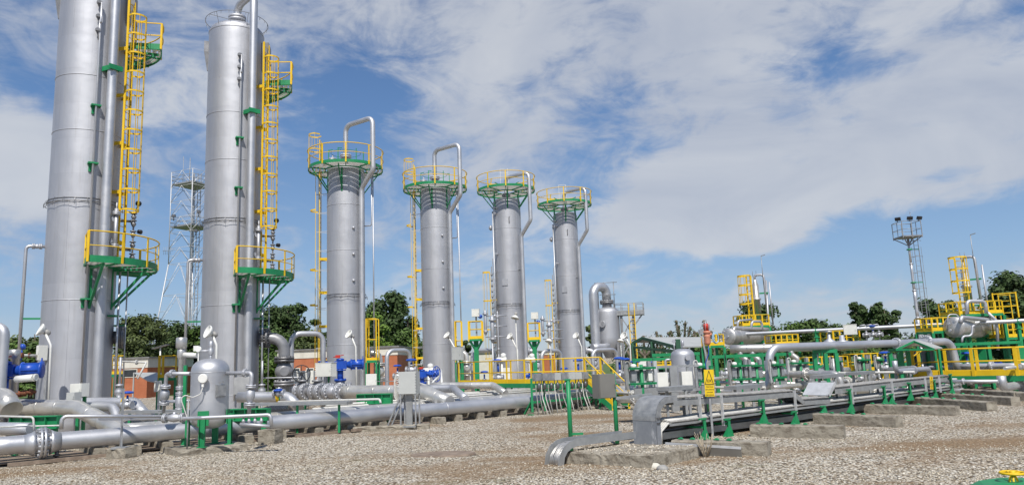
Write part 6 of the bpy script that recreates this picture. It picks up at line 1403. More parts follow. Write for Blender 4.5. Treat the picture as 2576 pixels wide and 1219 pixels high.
for bk in (0, wid*.6): m.tube(A+U*bk+UP*z1, st+U*bk+UP*(z1-1.0), .03, 8); m.tube(A+U*bk+UP*(zd+.55), st+U*bk+UP*(z1-1.5), .022, 6); m.bar(st+U*bk, st+U*bk+UP*(z1-1.0), .09, .03); m.bar(A+U*bk+UP*zd, st+U*bk+UP*.1, .04, .2)
m.build('stair', 'yellow', root)
# gable shelter, blue drum and shed behind the walkway
def box_house(px0, px1, yt, yb, d, dp, ang, lab, mat, roof=None, name='equipment_shelter'):
    c = Q((px0+px1)/2, yt, d); w = (px1-px0)*d/F; n_, r_ = frame_dir(ang); root = empty(name, (c.x, c.y, 0), 0, lab, 'shelter'); h = c.z
    m = MB(); m.obox(-n_*(dp/2)+UP*(h/2-.05), r_, n_, UP, (w*.96, dp, h-.1)); m.build('wall', mat, root)
    m = MB()
    for s_ in (-1, 1): m.obox(r_*(s_*w/2)+UP*(h/2), r_, n_, UP, (.12, .12, h))
    m.obox(UP*(h-.06), r_, n_, UP, (w+.2, .14, .12)); m.build('frame', 'galv', root)
    m = MB(); m.obox(-n_*(dp/2)+UP*(h+.03), r_, n_, UP, (w+.4, dp+.5, .06)); m.build('roof', roof or 'sheet_roof', root); return root
box_house(2302, 2402, 880, 950, 38, 2.2, 12, 'grey metal shelter with an open frame front behind the right walkway', 'galv')
c = Q(2322, 925, 36.6); root = empty('blue_barrel', (c.x, c.y, 0), 0, 'small blue rounded barrel in front of the grey metal shelter', 'barrel'); m = MB(); m.lathe([(.3, .6), (.3, c.z-.1), (.26, c.z), (.1, c.z+.06)], (0, 0, 0), UP, 18); m.build('body', 'blue', root); m = MB(); m.tube((0, 0, c.z), (0, 0, c.z+.18), .04, 8); m.build('neck', 'lamp_white', root)
root = empty('gable_shelter', (0, 0, 0), 0, 'low green-framed gable roof in front of the elbow of the fat silver pipe', 'shelter'); D = 32.5
pk = Q(2299, 858, D); l, r = Q(2254, 879, D), Q(2350, 878, D-1.0); bk_ = Vector((1.6, 2.2, 0))
m = MB(); m.hexa([l, l+bk_, pk+bk_, pk, l+UP*.05, l+bk_+UP*.05, pk+bk_+UP*.05, pk+UP*.05]); m.hexa([pk, pk+bk_, r+bk_, r, pk+UP*.05, pk+bk_+UP*.05, r+bk_+UP*.05, r+UP*.05]); m.build('roof', 'sheet_roof', root)
m = MB(); m.bar(l, pk, .06, .08); m.bar(pk, r, .06, .08); m.bar(l, r, .05, .08)
m.build('frame', 'green', root)
for p in (l+bk_*.5, r+bk_*.5): m = MB(); m.bar((p.x, p.y, 0), p, .09); m.build('post', 'green', root)
# ---------------------------------------------------------------- horizontal separators with their still columns
def drum(lab, hx, hy, d0, tx, ty, d1, R, clad='stainless'):
    a, b = Q(hx, hy, d0), Q(tx, ty, d1); root = empty('separator_drum', (0, 0, 0), 0, lab, 'pressure vessel', 'horizontal separator drums'); ax = (b-a).normalized(); L = (b-a).length
    m = MB(); m.lathe([(.02, -.18*R), (R*.6, -.14*R), (R*.95, -.03*R), (R, .02), (R, L-.02)] + [(R*math.cos(t), L+R*.5*math.sin(t)) for t in (.3, .6, .9, 1.2, 1.5)], a, ax, 36)
    for k in range(1, int(L/.75)): m.tube(a+ax*(k*.75-.02), a+ax*(k*.75+.02), R*1.012, 36, caps=True)
    m.build('shell', clad, root)
    m = MB(); 
    for k in range(3): p = a - ax*.25*R + Vector((rnd.uniform(-.4, .4)*R, 0, rnd.uniform(-.6, .6)*R)); m.disc(p, ax, .12*R, .12, 12)
    m.build('head_nozzle', 'silver', root)
    for t in (.2, .8):
        m = MB(); p = a + (b-a)*t; m.obox((p.x, p.y, (p.z-R*.6)/2), ax, UP.cross(ax), UP, (.22, R*.7, p.z-R*.6)); m.obox((p.x, p.y, p.z-R*.75), ax, UP.cross(ax), UP, (.26, R*1.5, R*.5)); m.build('saddle', 'green', root)
    return root, a, b
def still(lab, px, ytop, ybase, d, r, label_l, cage_w=.42, pipe_side=1, lad=-20):
    B_ = Q(px, ybase, d); T = ZQ(B_, ytop); root = empty('still_column', (B_.x, B_.y, 0), 0, lab, 'column', 'slim still columns over the drums'); f = Fr(B_); f.c = Vector((0, 0, 0)); z0 = B_.z
    m = MB(); m.lathe([(r, z0-.3), (r, (z0+T)/2-.1), (r*1.3, (z0+T)/2-.08), (r*1.3, (z0+T)/2+.02), (r*.9, (z0+T)/2+.04), (r*.9, T-.5), (r*.5, T-.3), (r*.3, T-.1)], (0, 0, 0), UP, 18); m.build('shell', 'stainless', root)
    m = MB(); m.pipe([f(90, 0, T-.15), f(90, 0, T+.1), f(80, r+.32, T+.1), f(80, r+.36, z0-.4)], .07 if pipe_side else .1, .18, 10); m.build('reflux_pipe', 'silver', root)
    m = MB(); m.tube(f(95, r+.6, z0-.3), f(95, r+.6, T-.35), .045, 8); m.build('side_pipe', 'silver', root)
    m = MB()
    for z in ((z0+T)*.5+.3, z0+.35): m.obox(f(80, r+.25, z), f.tan(80), f.dir(80), UP, (.1, .5, .08))
    m.build('bracket', 'green', root)
    ladder(f, root, lad, r+.25, z0-.2, T+.05, cage=(z0+1.0, T+.05), R=r, cr=cage_w, w=.42, hoopstep=.55)
    m = MB(); m.tube(f(70, r+.3, T-.5), f(70, r+.3, T+1.2), .02, 6); m.bar(f(70, r+.3, T+1.2), f(70, r+.55, T+1.25), .04); m.build('vent_mast', 'galv', root)
    m = MB()
    for s_ in (-.1, .1): m.tube(f(0, 0, T)+f.tan(0)*s_, f(0, 0, T+.35)+f.tan(0)*s_, .012, 5)
    m.build('lightning_rod', 'bolt_steel', root); return root
dr1, a1_, b1_ = drum('horizontal clad drum with a flat grey head below the left slim column', 1832, 846, 41, 1925, 841, 44, .46)
dr2, a2_, b2_ = drum('horizontal clad drum under the railed deck at the far right', 2400, 822, 36, 2478, 824, 39, .50)
still('slim column in a yellow caged ladder above the left clad drum, beside a dark tree', 1908, 696, 806, 44, .20, '', lad=-52)
still('slim column in a yellow caged ladder above the right railed deck', 2440, 652, 786, 38, .20, '', cage_w=.42)
m = MB()
def deck(lab, px0, px1, ytop, ydeck, d, dp, ang=8, leg=None, toe=.16, n=5):
    c = Q((px0+px1)/2, ydeck, d); w = (px1-px0)*d/F; nn_, rt = frame_dir(ang); root = empty('railed_deck', (c.x, c.y, 0), 0, lab, 'platform', 'yellow railed decks at the right'); zd = c.z; hr = ZQ(c, ytop)-zd
    P = [rt*(sx*w/2)+nn_*(sy*dp/2) for sx, sy in ((-1, 1), (1, 1), (1, -1), (-1, -1))]; m = MB()
    for i in range(4): railing_run(m, P[i], P[(i+1) % 4], zd, hr, n if i % 2 == 0 else 3, hr*.5, toe=toe, pw=.07)
    m.build('railing', 'yellow', root); m = MB(); m.obox(UP*(zd-.07), rt, nn_, UP, (w+.05, dp+.05, .12)); m.build('deck', 'green', root)
    for p in P: m = MB(); m.bar(p, p+UP*(zd-.1), .13, .13); m.build('leg', 'green', root)
    return root
deck('yellow railed deck around the foot of the left slim column', 1856, 1925, 793, 819, 43.6, 1.2)
deck('long yellow railed deck around the foot of the right slim column', 2384, 2502, 760, 790, 37.6, 1.4, n=7)
deck('yellow railed deck left of the far right drum', 2322, 2386, 800, 832, 37, 1.2)
deck('low yellow railed deck right of the far right drum', 2498, 2556, 810, 848, 38, 1.2)
deck('yellow railed deck behind the red-domed beacon', 1775, 1812, 842, 868, 39, 1.0, n=3)
deck('yellow railed deck right of the left clad drum', 1938, 1996, 842, 866, 40, 1.2)
deck('yellow railed deck left of the white hanging box', 2080, 2150, 832, 866, 40, 1.2)
deck('yellow railed deck at ground level behind the widest rack', 2030, 2120, 897, 935, 37, 1.2, toe=.25)
deck('yellow railed deck at ground level right of the slim rack', 2140, 2212, 889, 930, 38, 1.2, toe=.25)
deck('yellow railed deck near the open shed', 1640, 1680, 900, 922, 48, 1.2, n=3)
c = Q(2525, 740, 38); root = empty('deck_ladder', (c.x, c.y, 0), 0, 'yellow gated ladder at the right end of the long deck', 'ladder'); f = Fr(c); f.c = Vector((0, 0, 0)); ladder(f, root, 0, 0, .2, c.z, cage=None, w=.5)
m = MB()
for s_ in (-.5, .5): m.bar(f.tan(0)*s_+UP*(c.z-1.2), f.tan(0)*s_+UP*(c.z+.1), .06)
m.bar(f.tan(0)*-.5+UP*(c.z+.05), f.tan(0)*.5+UP*(c.z+.05), .05); m.bar(f.tan(0)*-.5+UP*(c.z-.6), f.tan(0)*.5+UP*(c.z-.6), .05); m.build('gate', 'yellow', root)
# pipes looping over the drums
def pq(pts): return [Q(*p) for p in pts]
for lab, pts, r_, mt in (('clad pipe lying along the top of the left drum', [(1845, 848, 41), (1845, 824, 41), (1932, 828, 43)], .11, 'stainless'), ('thin pipe rising in front of the left deck', [(1855, 832, 42), (1856, 806, 42), (1892, 803, 42.5)], .06, 'silver'),
    ('inverted-U pipe in front of the left slim column', [(1890, 830, 42), (1891, 808, 42), (1916, 808, 42.5), (1918, 835, 42.5)], .07, 'silver'), ('vertical pipe right of the left slim column', [(1927, 690+15, 44), (1936, 860, 43)], .06, 'silver'),
    ('pipe sloping over the top of the far right drum', [(2416, 812, 35.5), (2418, 797, 35.5), (2497, 805, 37)], .10, 'silver'), ('stepped pipe at the right slim column', [(2433, 790, 36.5), (2432, 757, 36.5), (2478, 757, 36.6), (2481, 787, 36.6)], .09, 'silver'),
    ('slanting pipe right of the far right drum', [(2484, 785, 36.6), (2507, 806, 36.6), (2511, 880, 36.6)], .07, 'silver'), ('thin hairpin pipe left of the far right drum', [(2384, 830, 36), (2384, 790, 36), (2410, 790, 36), (2411, 806, 36)], .03, 'silver'),
    ('stub pipe below the far right drum', [(2420, 860, 35), (2421, 845, 35), (2445, 844, 35), (2446, 820, 35), (2452, 818, 35)], .05, 'silver')):
    pipe_thing('pipe', lab, pq(pts), r_, mt, .2, 10)
root = empty('flange_cap', (0, 0, 0), 0, 'small flanged dome nozzle between the clad header and the white hanging box', 'valve'); c = Q(2088, 868, 33); m = MB(); m.lathe([(.28, -.1), (.3, 0), (.25, .18), (.08, .3), (.06, .55)], c, UP, 18); m.disc(c+UP*.6, UP, .14, .06, 12); m.build('dome', 'silver', root)
c = Q(2120, 868, 33); m = MB(); m.lathe([(.16, -.1), (.16, .1), (.25, .12), (.25, .2), (.12, .22), (.10, .45)], c, UP, 16); m.build('nozzle', 'silver', root)
# green structural frames behind the racks
for i, (x0, x1, y, d) in enumerate(((1590, 1700, 905, 36), (1640, 1760, 893, 33), (1790, 1990, 897, 34), (2045, 2105, 884, 31.8), (2235, 2285, 880, 33.6), (2400, 2570, 866, 36), (2150, 2300, 920, 36), (1960, 2080, 925, 35))):
    a, b = Q(x0, y, d), Q(x1, y-3, d); b.z = a.z; root = empty('support_gantry', (0, 0, 0), 0, 'green steel beam frame ' + ('under the eaves of the open shed', 'left of the beacon post', 'below the shiny clad header', 'cradling the fat silver pipe above the widest rack', 'cradling the fat silver pipe near the gable roof', 'under the far right drum', 'low behind the two close racks', 'low behind the vertical silver pipe')[i], 'frame', 'green frames among the pipes')
    m = MB(); m.bar(a, b, .10, .14); m.build('beam', 'green', root)
    for t in (.05, .5, .95): m = MB(); q = a+(b-a)*t; m.bar((q.x, q.y, 0), (q.x, q.y, q.z-.09), .15, .15); m.build('leg', 'green', root)
# assorted low process piping between the racks and the trees
rr = random.Random(21)
kinds = ('short silver pipe', 'clad pipe', 'thin pale pipe', 'dull grey pipe', 'stout pipe')
spots = ((1590, 'beside the U pipe vessel'), (1660, 'left of the second small drum'), (1725, 'behind the warning sign'), (1800, 'behind the sign and second rack'), (1850, 'behind the third rack'), (1950, 'behind the vertical silver pipe'), (2010, 'behind the widest rack'), (2070, 'under the gable side of the deck'), (2130, 'behind the slim rack'), (2200, 'behind the looping conduit rack'), (2290, 'near the foot of the yellow stair'), (2420, 'behind the right walkway posts'), (2500, 'behind the right walkway middle'), (2560, 'behind the right walkway end'))
hts = ('low', 'knee-high', 'waist-high')
for i, (px, where) in enumerate(spots):
    for k in range(3):
        d = 30+rr.random()*8; z = (.35, .75, 1.15)[k]+rr.uniform(-.1, .1); c = Q(px+rr.uniform(-15, 15), 900, d); c.z = z; dr = (-VV if rr.random() < .6 else U); L = rr.uniform(1.0, 2.2)
        r_ = rr.choice((.05, .07, .10, .14, .17)); a, b = c-dr*L, c+dr*L
        pts = [Vector((a.x, a.y, z)), Vector((b.x, b.y, z))]
        if rr.random() < .6: pts.append(Vector((b.x, b.y, .1)))
        if rr.random() < .4: pts.insert(0, Vector((a.x, a.y, z+rr.uniform(.3, .7))))
        pipe_thing('pipe', '%s %s %s' % (hts[k], rr.choice(kinds), where), pts, r_, rr.choice(('silver', 'cladding', 'pipe_silver', 'light_cable', 'stainless')), r_*2.2, 10, flanges=[(c, dr, r_*1.8)] if r_ > .06 else ())
for i, (px, py, d, a_) in enumerate(((1575, 938, 38, 'mushroom'), (1600, 945, 37, 'mushroom'), (1650, 945, 36, 'wheel'), (1828, 940, 34, 'wheel'), (1985, 935, 33, 'wheel'), (2060, 925, 36, 'wheel'), (2230, 925, 35, 'mushroom'), (2415, 925, 36, 'wheel'), (2435, 925, 36, 'mushroom'), (2560, 925, 35, 'wheel'))):
    gv(px, py, d, .09, ('blue-capped valve right of the U pipe vessel', 'second blue-capped valve right of the U pipe vessel', 'wheel valve behind the leftmost rack', 'wheel valve between the second and third racks', 'wheel valve behind the vertical silver pipe', 'wheel valve on the low deck behind the racks', 'blue-capped valve behind the two close racks', 'wheel valve behind the right walkway', 'blue-capped valve behind the right walkway', 'wheel valve near the right edge')[i], a_, ah=.7, group='valves behind the racks')
act(2460, 922, 35, .7, 10, 'blue actuator behind the right walkway railing', .6)
act(2494, 918, 35.5, .55, 10, 'blue actuator right of another behind the right walkway', .6)
# second small upright drum
vc2, vR2 = fit(1688, 1748, 905, 30); f_ = Fr(vc2); root = empty('blowdown_drum', (0, 0, 0), 0, 'silver upright drum behind the grey open frame left of the warning sign', 'pressure vessel'); zt = ZQ(vc2, 876); zk = ZQ(vc2, 893)
m = MB(); m.lathe([(vR2*.5, .35), (vR2, .6), (vR2, 1.0), (vR2, 1.6), (vR2, zk)] + [(max(.01, vR2*math.cos(t)**.75), zk+(zt-zk)*math.sin(t)) for t in [PI/2*i/8 for i in range(1, 9)]], f_.c, UP, 36); m.build('shell', 'silver', root)
m = MB(); m.tube(f_(0, 0, zt), f_(0, 0, zt+.3), .03, 8); m.lathe([(.03, .2), (.06, .24), (.05, .4), (.03, .42)], f_(20, .1, zt-.1), UP, 10); m.tube(f_(-60, .35, zt-.1), f_(-60, .35, zt+.25), .02, 6); m.disc(f_(-60, .35, zt+.3), (0, 1, 0), .07, .04, 12); m.build('top_fitting', 'silver', root)
m = MB(); m.pipe([f_(-90, vR2, zk-.15), f_(-90, vR2+.22, zk-.15), f_(-90, vR2+.22, .5)], .05, .08, 10); m.build('side_pipe', 'silver', root)
m = MB(); m.disc(f_(20, vR2+.08, zk-.1), f_.dir(20), .10, .1, 12); m.tube(f_(20, vR2-.02, zk-.1), f_(20, vR2+.1, zk-.1), .04, 8); m.build('pressure_gauge', 'silver', root)
for a in (0, 90, 180, 270): m = MB(); m.bar(f_(a, vR2, .05), f_(a, vR2, .9), .1); m.build('leg', 'green', root)
root = empty('cable_tray', (0, 0, 0), 0, 'spare length of punched tray leaning along the nearest concrete beam', 'cable tray')
a, b = G(1680, 1143), G(1869, 1149); sd_ = (b-a).normalized(); a = a+UP*.02; m = MB(); nn_ = Vector((sd_.y, -sd_.x, 0))
a2, b2 = a+nn_*.10, b+nn_*.10
m.bar(a2+UP*.24, b2+UP*.20, .03, .05); m.build('rim', 'galv_light', root)
m = MB(); m.hexa([a+nn_*.05, b+nn_*.05, b+nn_*.065, a+nn_*.065, a2+UP*.22, b2+UP*.18, b2+UP*.18+nn_*.012, a2+UP*.22+nn_*.012]); m.build('side', 'tan_box', root)
rr = random.Random(12); m = MB(); A_, B_2, C_2 = G(1419, 1168), G(1637, 1178), G(1757, 1152); D_2 = A_+(C_2-B_2)
for i in range(900):
    u, v = rr.random(), rr.random()
    if mnoise.noise(Vector((u*5, v*5, 1))) < rr.uniform(-.35, .1): continue
    p = A_*(1-u)*(1-v)+B_2*u*(1-v)+C_2*u*v+D_2*(1-u)*v; s = rr.uniform(.010, .026); a = rr.uniform(0, PI); c_, sn = math.cos(a), math.sin(a); vs = []
    for (x, y, z) in ((1,0,0),(.4,.8,.1),(-.5,.75,-.1),(-1,-.1,.1),(-.35,-.8,0),(.5,-.75,.1),(.1,.1,1)): x *= s; y *= s*.7; vs.append((p.x+x*c_-y*sn, p.y+x*sn+y*c_, .272+z*s*.6))
    m.add(vs, [(0,1,6),(1,2,6),(2,3,6),(3,4,6),(4,5,6),(5,0,6)], True)
o = m.build('pad_gravel', 'stones'); tag(o, 'loose gravel scattered on the concrete pad', kind='stuff')

q = G(1115, 1144); m = MB(); m.lathe([(.01, .05), (.55, .05), (.62, .045), (.64, .0)], (0, 0, 0), UP, 20, smooth=False); m.v = [(x*1.25, y*.8, z) for x, y, z in m.v]; o = m.build('drain_plate', 'rust_plate' if 'rust_plate' in M else 'old_wood'); o.location = q; tag(o, 'dark rusty round plate half sunk in the gravel in front of the pipes', 'manhole cover')
# ---------------------------------------------------------------- U-pipe vessel beyond the crowned towers
vc3, vR3 = fit(1501, 1560, 830, 66); f = Fr(vc3); root = empty('filter_vessel', (0, 0, 0), 0, 'squat silver vessel fed by the thick inverted-U pipe right of the crowned towers', 'pressure vessel')
Zf = lambda y: ZQ(vc3, y); zk = Zf(785); zt = Zf(772)
m = MB(); m.lathe([(vR3*.35, Zf(900)), (vR3*.7, Zf(880)), (vR3, Zf(862))] + [(vR3, Zf(862)+(zk-Zf(862))*i/6) for i in range(1, 7)] + [(max(.01, vR3*math.cos(t)**.75), zk+(zt-zk)*math.sin(t)) for t in [PI/2*i/8 for i in range(1, 9)]], f.c, UP, 40); m.build('shell', 'silver', root)
m = MB(); xo = (1521-1486)/F*66+.4; a = f(0, 0, zt); m.tube(a-UP*.1, a+UP*.5, .42, 18); m.flange(a+UP*.45, UP, .62, .1, .03, 14, 22); m.build('top_flange', 'dark_silver', root)
tl = Q(1491, 717, 65); tl.z = Zf(722)
m = MB(); m.pipe([Vector((tl.x, tl.y, .8)), Vector((tl.x, tl.y, tl.z)), Vector((vc3.x, vc3.y, tl.z)), Vector((vc3.x, vc3.y, zt+.5))], .40, 1.1, 24, bs=8); m.build('inlet_pipe', 'pipe_silver', root)
m = MB(); q = Q(1490, 873, 64); m.pipe([q, Vector((vc3.x-.2, vc3.y-vR3, q.z))], .30, 0, 16); m.disc(f(-25, vR3+.12, Zf(815)), f.dir(-25), .28, .16, 18); m.tube(f(-25, vR3, Zf(815)), f(-25, vR3+.2, Zf(815)), .2, 14); m.build('side_nozzle', 'silver', root)
for a in (-50, 50, 130, 230): m = MB(); m.bar(f(a, vR3*.95, .0), f(a, vR3*.95, Zf(862)), .2); m.build('leg', 'dark_silver', root)
pf = Q(1572, 790, 66); w = 2.9; root = empty('service_platform', (pf.x+.2, pf.y, 0), 0, 'grey steel service platform with tall legs and rails beside the U pipe vessel', 'platform'); zd = pf.z
n_, r_ = frame_dir(-12); m = MB(); P = [r_*x+n_*y for x, y in ((-1.1, .9), (1.45, .9), (1.45, -.9), (-1.1, -.9))]
for i in range(4): railing_run(m, P[i], P[(i+1) % 4], zd, ZQ(pf, 764)-zd, 5 if i % 2 == 0 else 3, .5, toe=.3)
m.build('railing', 'galv', root); m = MB(); m.obox(r_*.175+UP*(zd-.05), r_, n_, UP, (2.6, 1.85, .1)); m.build('deck', 'galv', root)
for p in ((-.9, .6), (.55, .6), (-.9, -.6), (.55, -.6), (-.5, .6)): m = MB(); q = r_*p[0]+n_*p[1]; m.bar(q, q+UP*(zd-.1), .2, .2); m.build('leg', 'dark_silver', root)
m = MB(); 
for z0, z1 in ((zd-.3, zd-2.0), (zd-2.0, zd-3.6)): m.bar(r_*-.5+n_*.6+UP*z0, r_*.55+n_*.6+UP*z1, .1); m.bar(r_*.55+n_*.6+UP*z0, r_*-.5+n_*.6+UP*z1, .1)
m.bar(r_*.55+n_*.6+UP*(zd-1.1), r_*1.3+n_*.6+UP*(zd-.15), .12); m.build('brace', 'galv', root)
m = MB(); q = r_*.45+n_*1.0
for s_ in (-.25, .25): m.bar(q+r_*s_+UP*.2, q+r_*s_+UP*(zd+.9), .07)
z = .4
while z < zd: m.bar(q-r_*.25+UP*z, q+r_*.25+UP*z, .03); z += .33
m.build('ladder', 'yellow', root)
m = MB()
for px in (1508, 1548):
    q = Q(px, 800, 65.5); m.tube((q.x, q.y, Zf(790)), (q.x, q.y, Zf(710)), .035, 6)
a, b = Q(1495, 712, 65.5), Q(1552, 709, 65.5); m.tube(a, b, .03, 6); a, b = Q(1508, 741, 65.5), Q(1549, 740, 65.5); m.tube(a, b, .03, 6); o = m.build('spray_frame', 'dark_silver'); tag(o, 'thin dark pipe frame standing over the U pipe vessel', 'frame')
# ---------------------------------------------------------------- open shed
D = 56; root = empty('open_shed', (0, 0, 0), 0, 'open green-framed shed with a shallow grey gable roof', 'shed')
pk = Q(1616, 850, D); le = Q(1592, 862, D+1); rr_ = Q(1706, 874, 49); bk = Q(1764, 852, 63)-pk; bk.z = 0
def slab(m, p, th=.08): m.hexa(p+[q+UP*th for q in p])
m = MB(); slab(m, [le, le+bk, pk+bk, pk]); m.build('roof', 'sheet_roof', root); m = MB(); slab(m, [pk, pk+bk, rr_+bk, rr_]); m.build('roof', 'sheet_roof', root)
m = MB(); m.bar(le, pk, .12, .2); m.bar(pk, rr_, .12, .2); m.bar(le-UP*.3, rr_-UP*.3, .10, .16)
in_ = bk.normalized()*1.2
for t, u in ((.15, 0), (.35, .25), (.55, .5), (.75, .75)): m.bar(le+(rr_-le)*t-UP*.3+in_, pk+(rr_-pk)*u+in_-UP*.1, .07)
m.bar(le-UP*.3+in_, rr_-UP*.3+in_, .08)
for q_ in (le, rr_): m.bar(q_-UP*.3, q_-UP*.3+in_, .08)
m.build('truss', 'shade_green', root)
for p in (le, rr_, le+bk, pk+(rr_-pk)*.3, pk+bk): m = MB(); m.bar((p.x, p.y, 0), (p.x, p.y, le.z), .3); m.build('post', 'shade_green', root)
for i, (x, z) in enumerate(((1600, 1.2), (1650, 1.0), (1690, .8))):
    q = Q(x, 900, D+3); m = MB(); m.box((q.x, q.y, z/2), (1.8, 1.2, z)); m.box((q.x, q.y, z+.06), (2.0, 1.4, .1)); m.tube((q.x-.4, q.y, z), (q.x-.4, q.y, z+.5), .15, 10); o = m.build('pump_skid', 'shade_green'); tag(o, ('tall', 'middle', 'low')[i]+' dark machine under the open shed roof', 'machine')
# ---------------------------------------------------------------- buildings
def building(lab, x0, x1, yt, ym, d, dp, ang=0, win=()):
    a, b = Q(x0, yt, d), Q(x1, yt, d); b.z = a.z; zt = a.z; zm = ZQ(a, ym); root = empty('building', (0, 0, 0), 0, lab, 'building'); w = b-a; bk = Vector((-w.y, w.x, 0)).normalized()*dp
    def pr(m, z0, z1, o=0.0): d_ = w.normalized()*o; s_ = bk.normalized()*o; P = [a-d_-s_, b+d_-s_, b+d_+bk+s_, a-d_+bk+s_]; m.hexa([Vector((p.x, p.y, z0)) for p in P]+[Vector((p.x, p.y, z1)) for p in P])
    m = MB(); pr(m, -.05, zm); m.build('wall', 'orange_wall', root); m = MB(); pr(m, zm+.002, zt-.12, .06); m.build('fascia', 'cream_wall', root); m = MB(); pr(m, zt-.118, zt, .22); m.build('roof', 'roof_felt', root)
    for (wx0, wx1, wy0, wy1) in win:
        p, q = Q(wx0, wy0, d-.03), Q(wx1, wy1, d-.03); m = MB(); m.box(((p.x+q.x)/2, p.y, (p.z+q.z)/2), (q.x-p.x, .05, p.z-q.z)); fr = m.build('window', 'cream_wall', root); m = MB(); m.box(((p.x+q.x)/2, p.y-.03, (p.z+q.z)/2), (q.x-p.x-.16, .03, p.z-q.z-.16)); m.build('pane', 'glass_dark', fr)
building('long low orange building with a cream band behind the widest crowned tower', 700, 999, 880, 903, 71, 12, win=((885, 905, 925, 945), (735, 755, 925, 947), (770, 790, 925, 947), (950, 968, 922, 945)))
building('small orange and cream building half hidden by the willow', 284, 372, 900, 927, 72, 10, win=((310, 345, 928, 948),))
building('pale low building behind the yellow railing between the crowned towers', 1178, 1330, 886, 960, 84, 8)
building('orange sliver of a building left of the last crowned tower', 1338, 1400, 882, 893, 86, 8)
# ---------------------------------------------------------------- lattice mast
D = 92; cx_ = Q(476, 840, D); root = empty('lattice_mast', (cx_.x, cx_.y, 0), 0, 'pale grey lattice radio mast with platforms between the two tall towers', 'mast')
ztop = ZQ(cx_, 436); zbt = -.1; zm_ = ZQ(cx_, 665)
def hw(z): return 2.05 if z > zm_ else 2.05 + (zm_-z)/(zm_-zbt)*1.75
def cor(k, z): a = math.radians(20+90*k); h = hw(z)*1.28; return Vector((math.sin(a)*h, -math.cos(a)*h, z))
for k in range(4):
    m = MB(); m.tube(cor(k, zbt), cor(k, zm_), .08, 6); m.tube(cor(k, zm_), cor(k, ztop), .06, 6); m.build('leg', 'galv_light', root)
m = MB(); nz_ = 9; zs_ = [zbt+(zm_-zbt)*i/4 for i in range(5)] + [zm_+(ztop-zm_)*i/6 for i in range(1, 7)]
for z0, z1 in zip(zs_, zs_[1:]):
    for k in range(4):
        a, b, c, d = cor(k, z0), cor((k+1) % 4, z0), cor(k, z1), cor((k+1) % 4, z1); mid_ = (a+b)/2
        m.tube(c, d, .026, 5); m.tube(a, (c+d)/2, .032, 5); m.tube(b, (c+d)/2, .032, 5); m.tube((a+(c+d)/2)/2, (a+c)/2, .025, 4)
m.build('bracing', 'galv_light', root)
for z in (zs_[6]+.8, ztop-1.6): m = MB(); m.obox((0, 0, z), cor(0, z)-cor(1, z), cor(1, z)-cor(2, z), UP, (hw(z)*1.75, hw(z)*1.75, .18)); m.build('platform', 'galv', root)
m = MB()
for z in (zs_[6]+.8, ztop-1.6):
    for h in (.5, 1.0): m.sweep([cor(k, z+h)*1.0 for k in range(4)], .035, 4, closed=True)
m.tube((0, 0, 0), (0, 0, ztop), .10, 6); m.bar((.5, 0, 0), (.5, 0, ztop), .08); m.bar((.9, 0, 0), (.9, 0, ztop), .08)
z = .5
while z < ztop: m.bar((.5, 0, z), (.9, 0, z), .05); z += .45
m.build('inner_ladder', 'galv', root)
m = MB(); m.tube((.1, -1.5, ztop-2), (.1, -1.5, ztop+1.6), .05, 5); m.tube((-1.6, .4, ztop-2), (-1.6, .4, ztop+2.4), .03, 5); m.tube((-2.6, .5, zs_[5]), (-3.9, .5, zs_[5]), .03, 5)
for i in range(5): m.tube((-2.9-i*.22, .5, zs_[5]-.5), (-2.9-i*.22, .5, zs_[5]+.5), .02, 4)
m.build('antenna', 'galv', root)
m = MB()
for (x, z) in ((-1.5, zs_[7]), (1.6, zs_[7]+.4), (1.3, zs_[6])): m.box((x, -2, z), (.4, .3, .3)); m.tube((x, -2, z), (x, -2, z-.6), .06, 5)
m.build('camera', 'bolt_steel', root)
# small solar street light
q = Q(399, 1000, 50); root = empty('solar_lamp_post', (q.x, q.y, 0), 0, 'slim white pole with a small flat panel on top, left of the yellow platform', 'post'); h = ZQ(q, 873)
m = MB(); m.tube((0, 0, 0), (0, 0, h), .05, 8); m.build('pole', 'lamp_white', root); m = MB(); m.obox((0, 0, h+.05), (1, 0, .25), (0, 1, 0), (-.25, 0, 1), (1.0, .5, .05)); m.build('panel', 'bolt_steel', root)
# ---------------------------------------------------------------- floodlight mast
q = Q(2317, 868, 60); root = empty('floodlight_mast', (q.x, q.y, 0), 0, 'tall floodlight mast with a square basket, at the right', 'mast'); h = ZQ(q, 597)
m = MB(); k = 5
for i in range(k): m.tube((0, 0, h*i/k), (0, 0, h*(i+1)/k), .17-.02*i, 12); m.tube((0, 0, h*(i+1)/k-.05), (0, 0, h*(i+1)/k+.05), .20-.02*i, 12)
m.build('pole', 'pipe_silver', root)
m = MB()
for x in (.42, .78): m.bar((x, 0, 1), (x, 0, h), .035)
z = 1.0
while z < h: m.bar((.42, 0, z), (.78, 0, z), .025); z += .42
z = 1.5
while z < h: m.bar((0, 0, z), (.42, 0, z), .04); m.sweep([Vector((.6+.38*math.cos(t), -.0-.38*math.sin(t), z)) for t in [PI*i/8 for i in range(9)]], .015, 4); z += 1.3
for t in (0, PI/2, PI): m.bar((.6+.38*math.cos(t), -.38*math.sin(t), 1.5), (.6+.38*math.cos(t), -.38*math.sin(t), h-.8), .02)
m.build('caged_ladder', 'dark_silver', root)
w = 1.15; P = [Vector((sx*w/2*1.35, sy*w/2*1.35, 0)) for sx, sy in ((-1, -1), (1, -1), (1, 1), (-1, 1))]
m = MB(); m.box((0, 0, h+.02), (w*1.4, w*1.4, .1))
for p in P: m.bar(p+UP*h, UP*(h-.7), .07)
m.build('basket_floor', 'dark_silver', root)
m = MB()
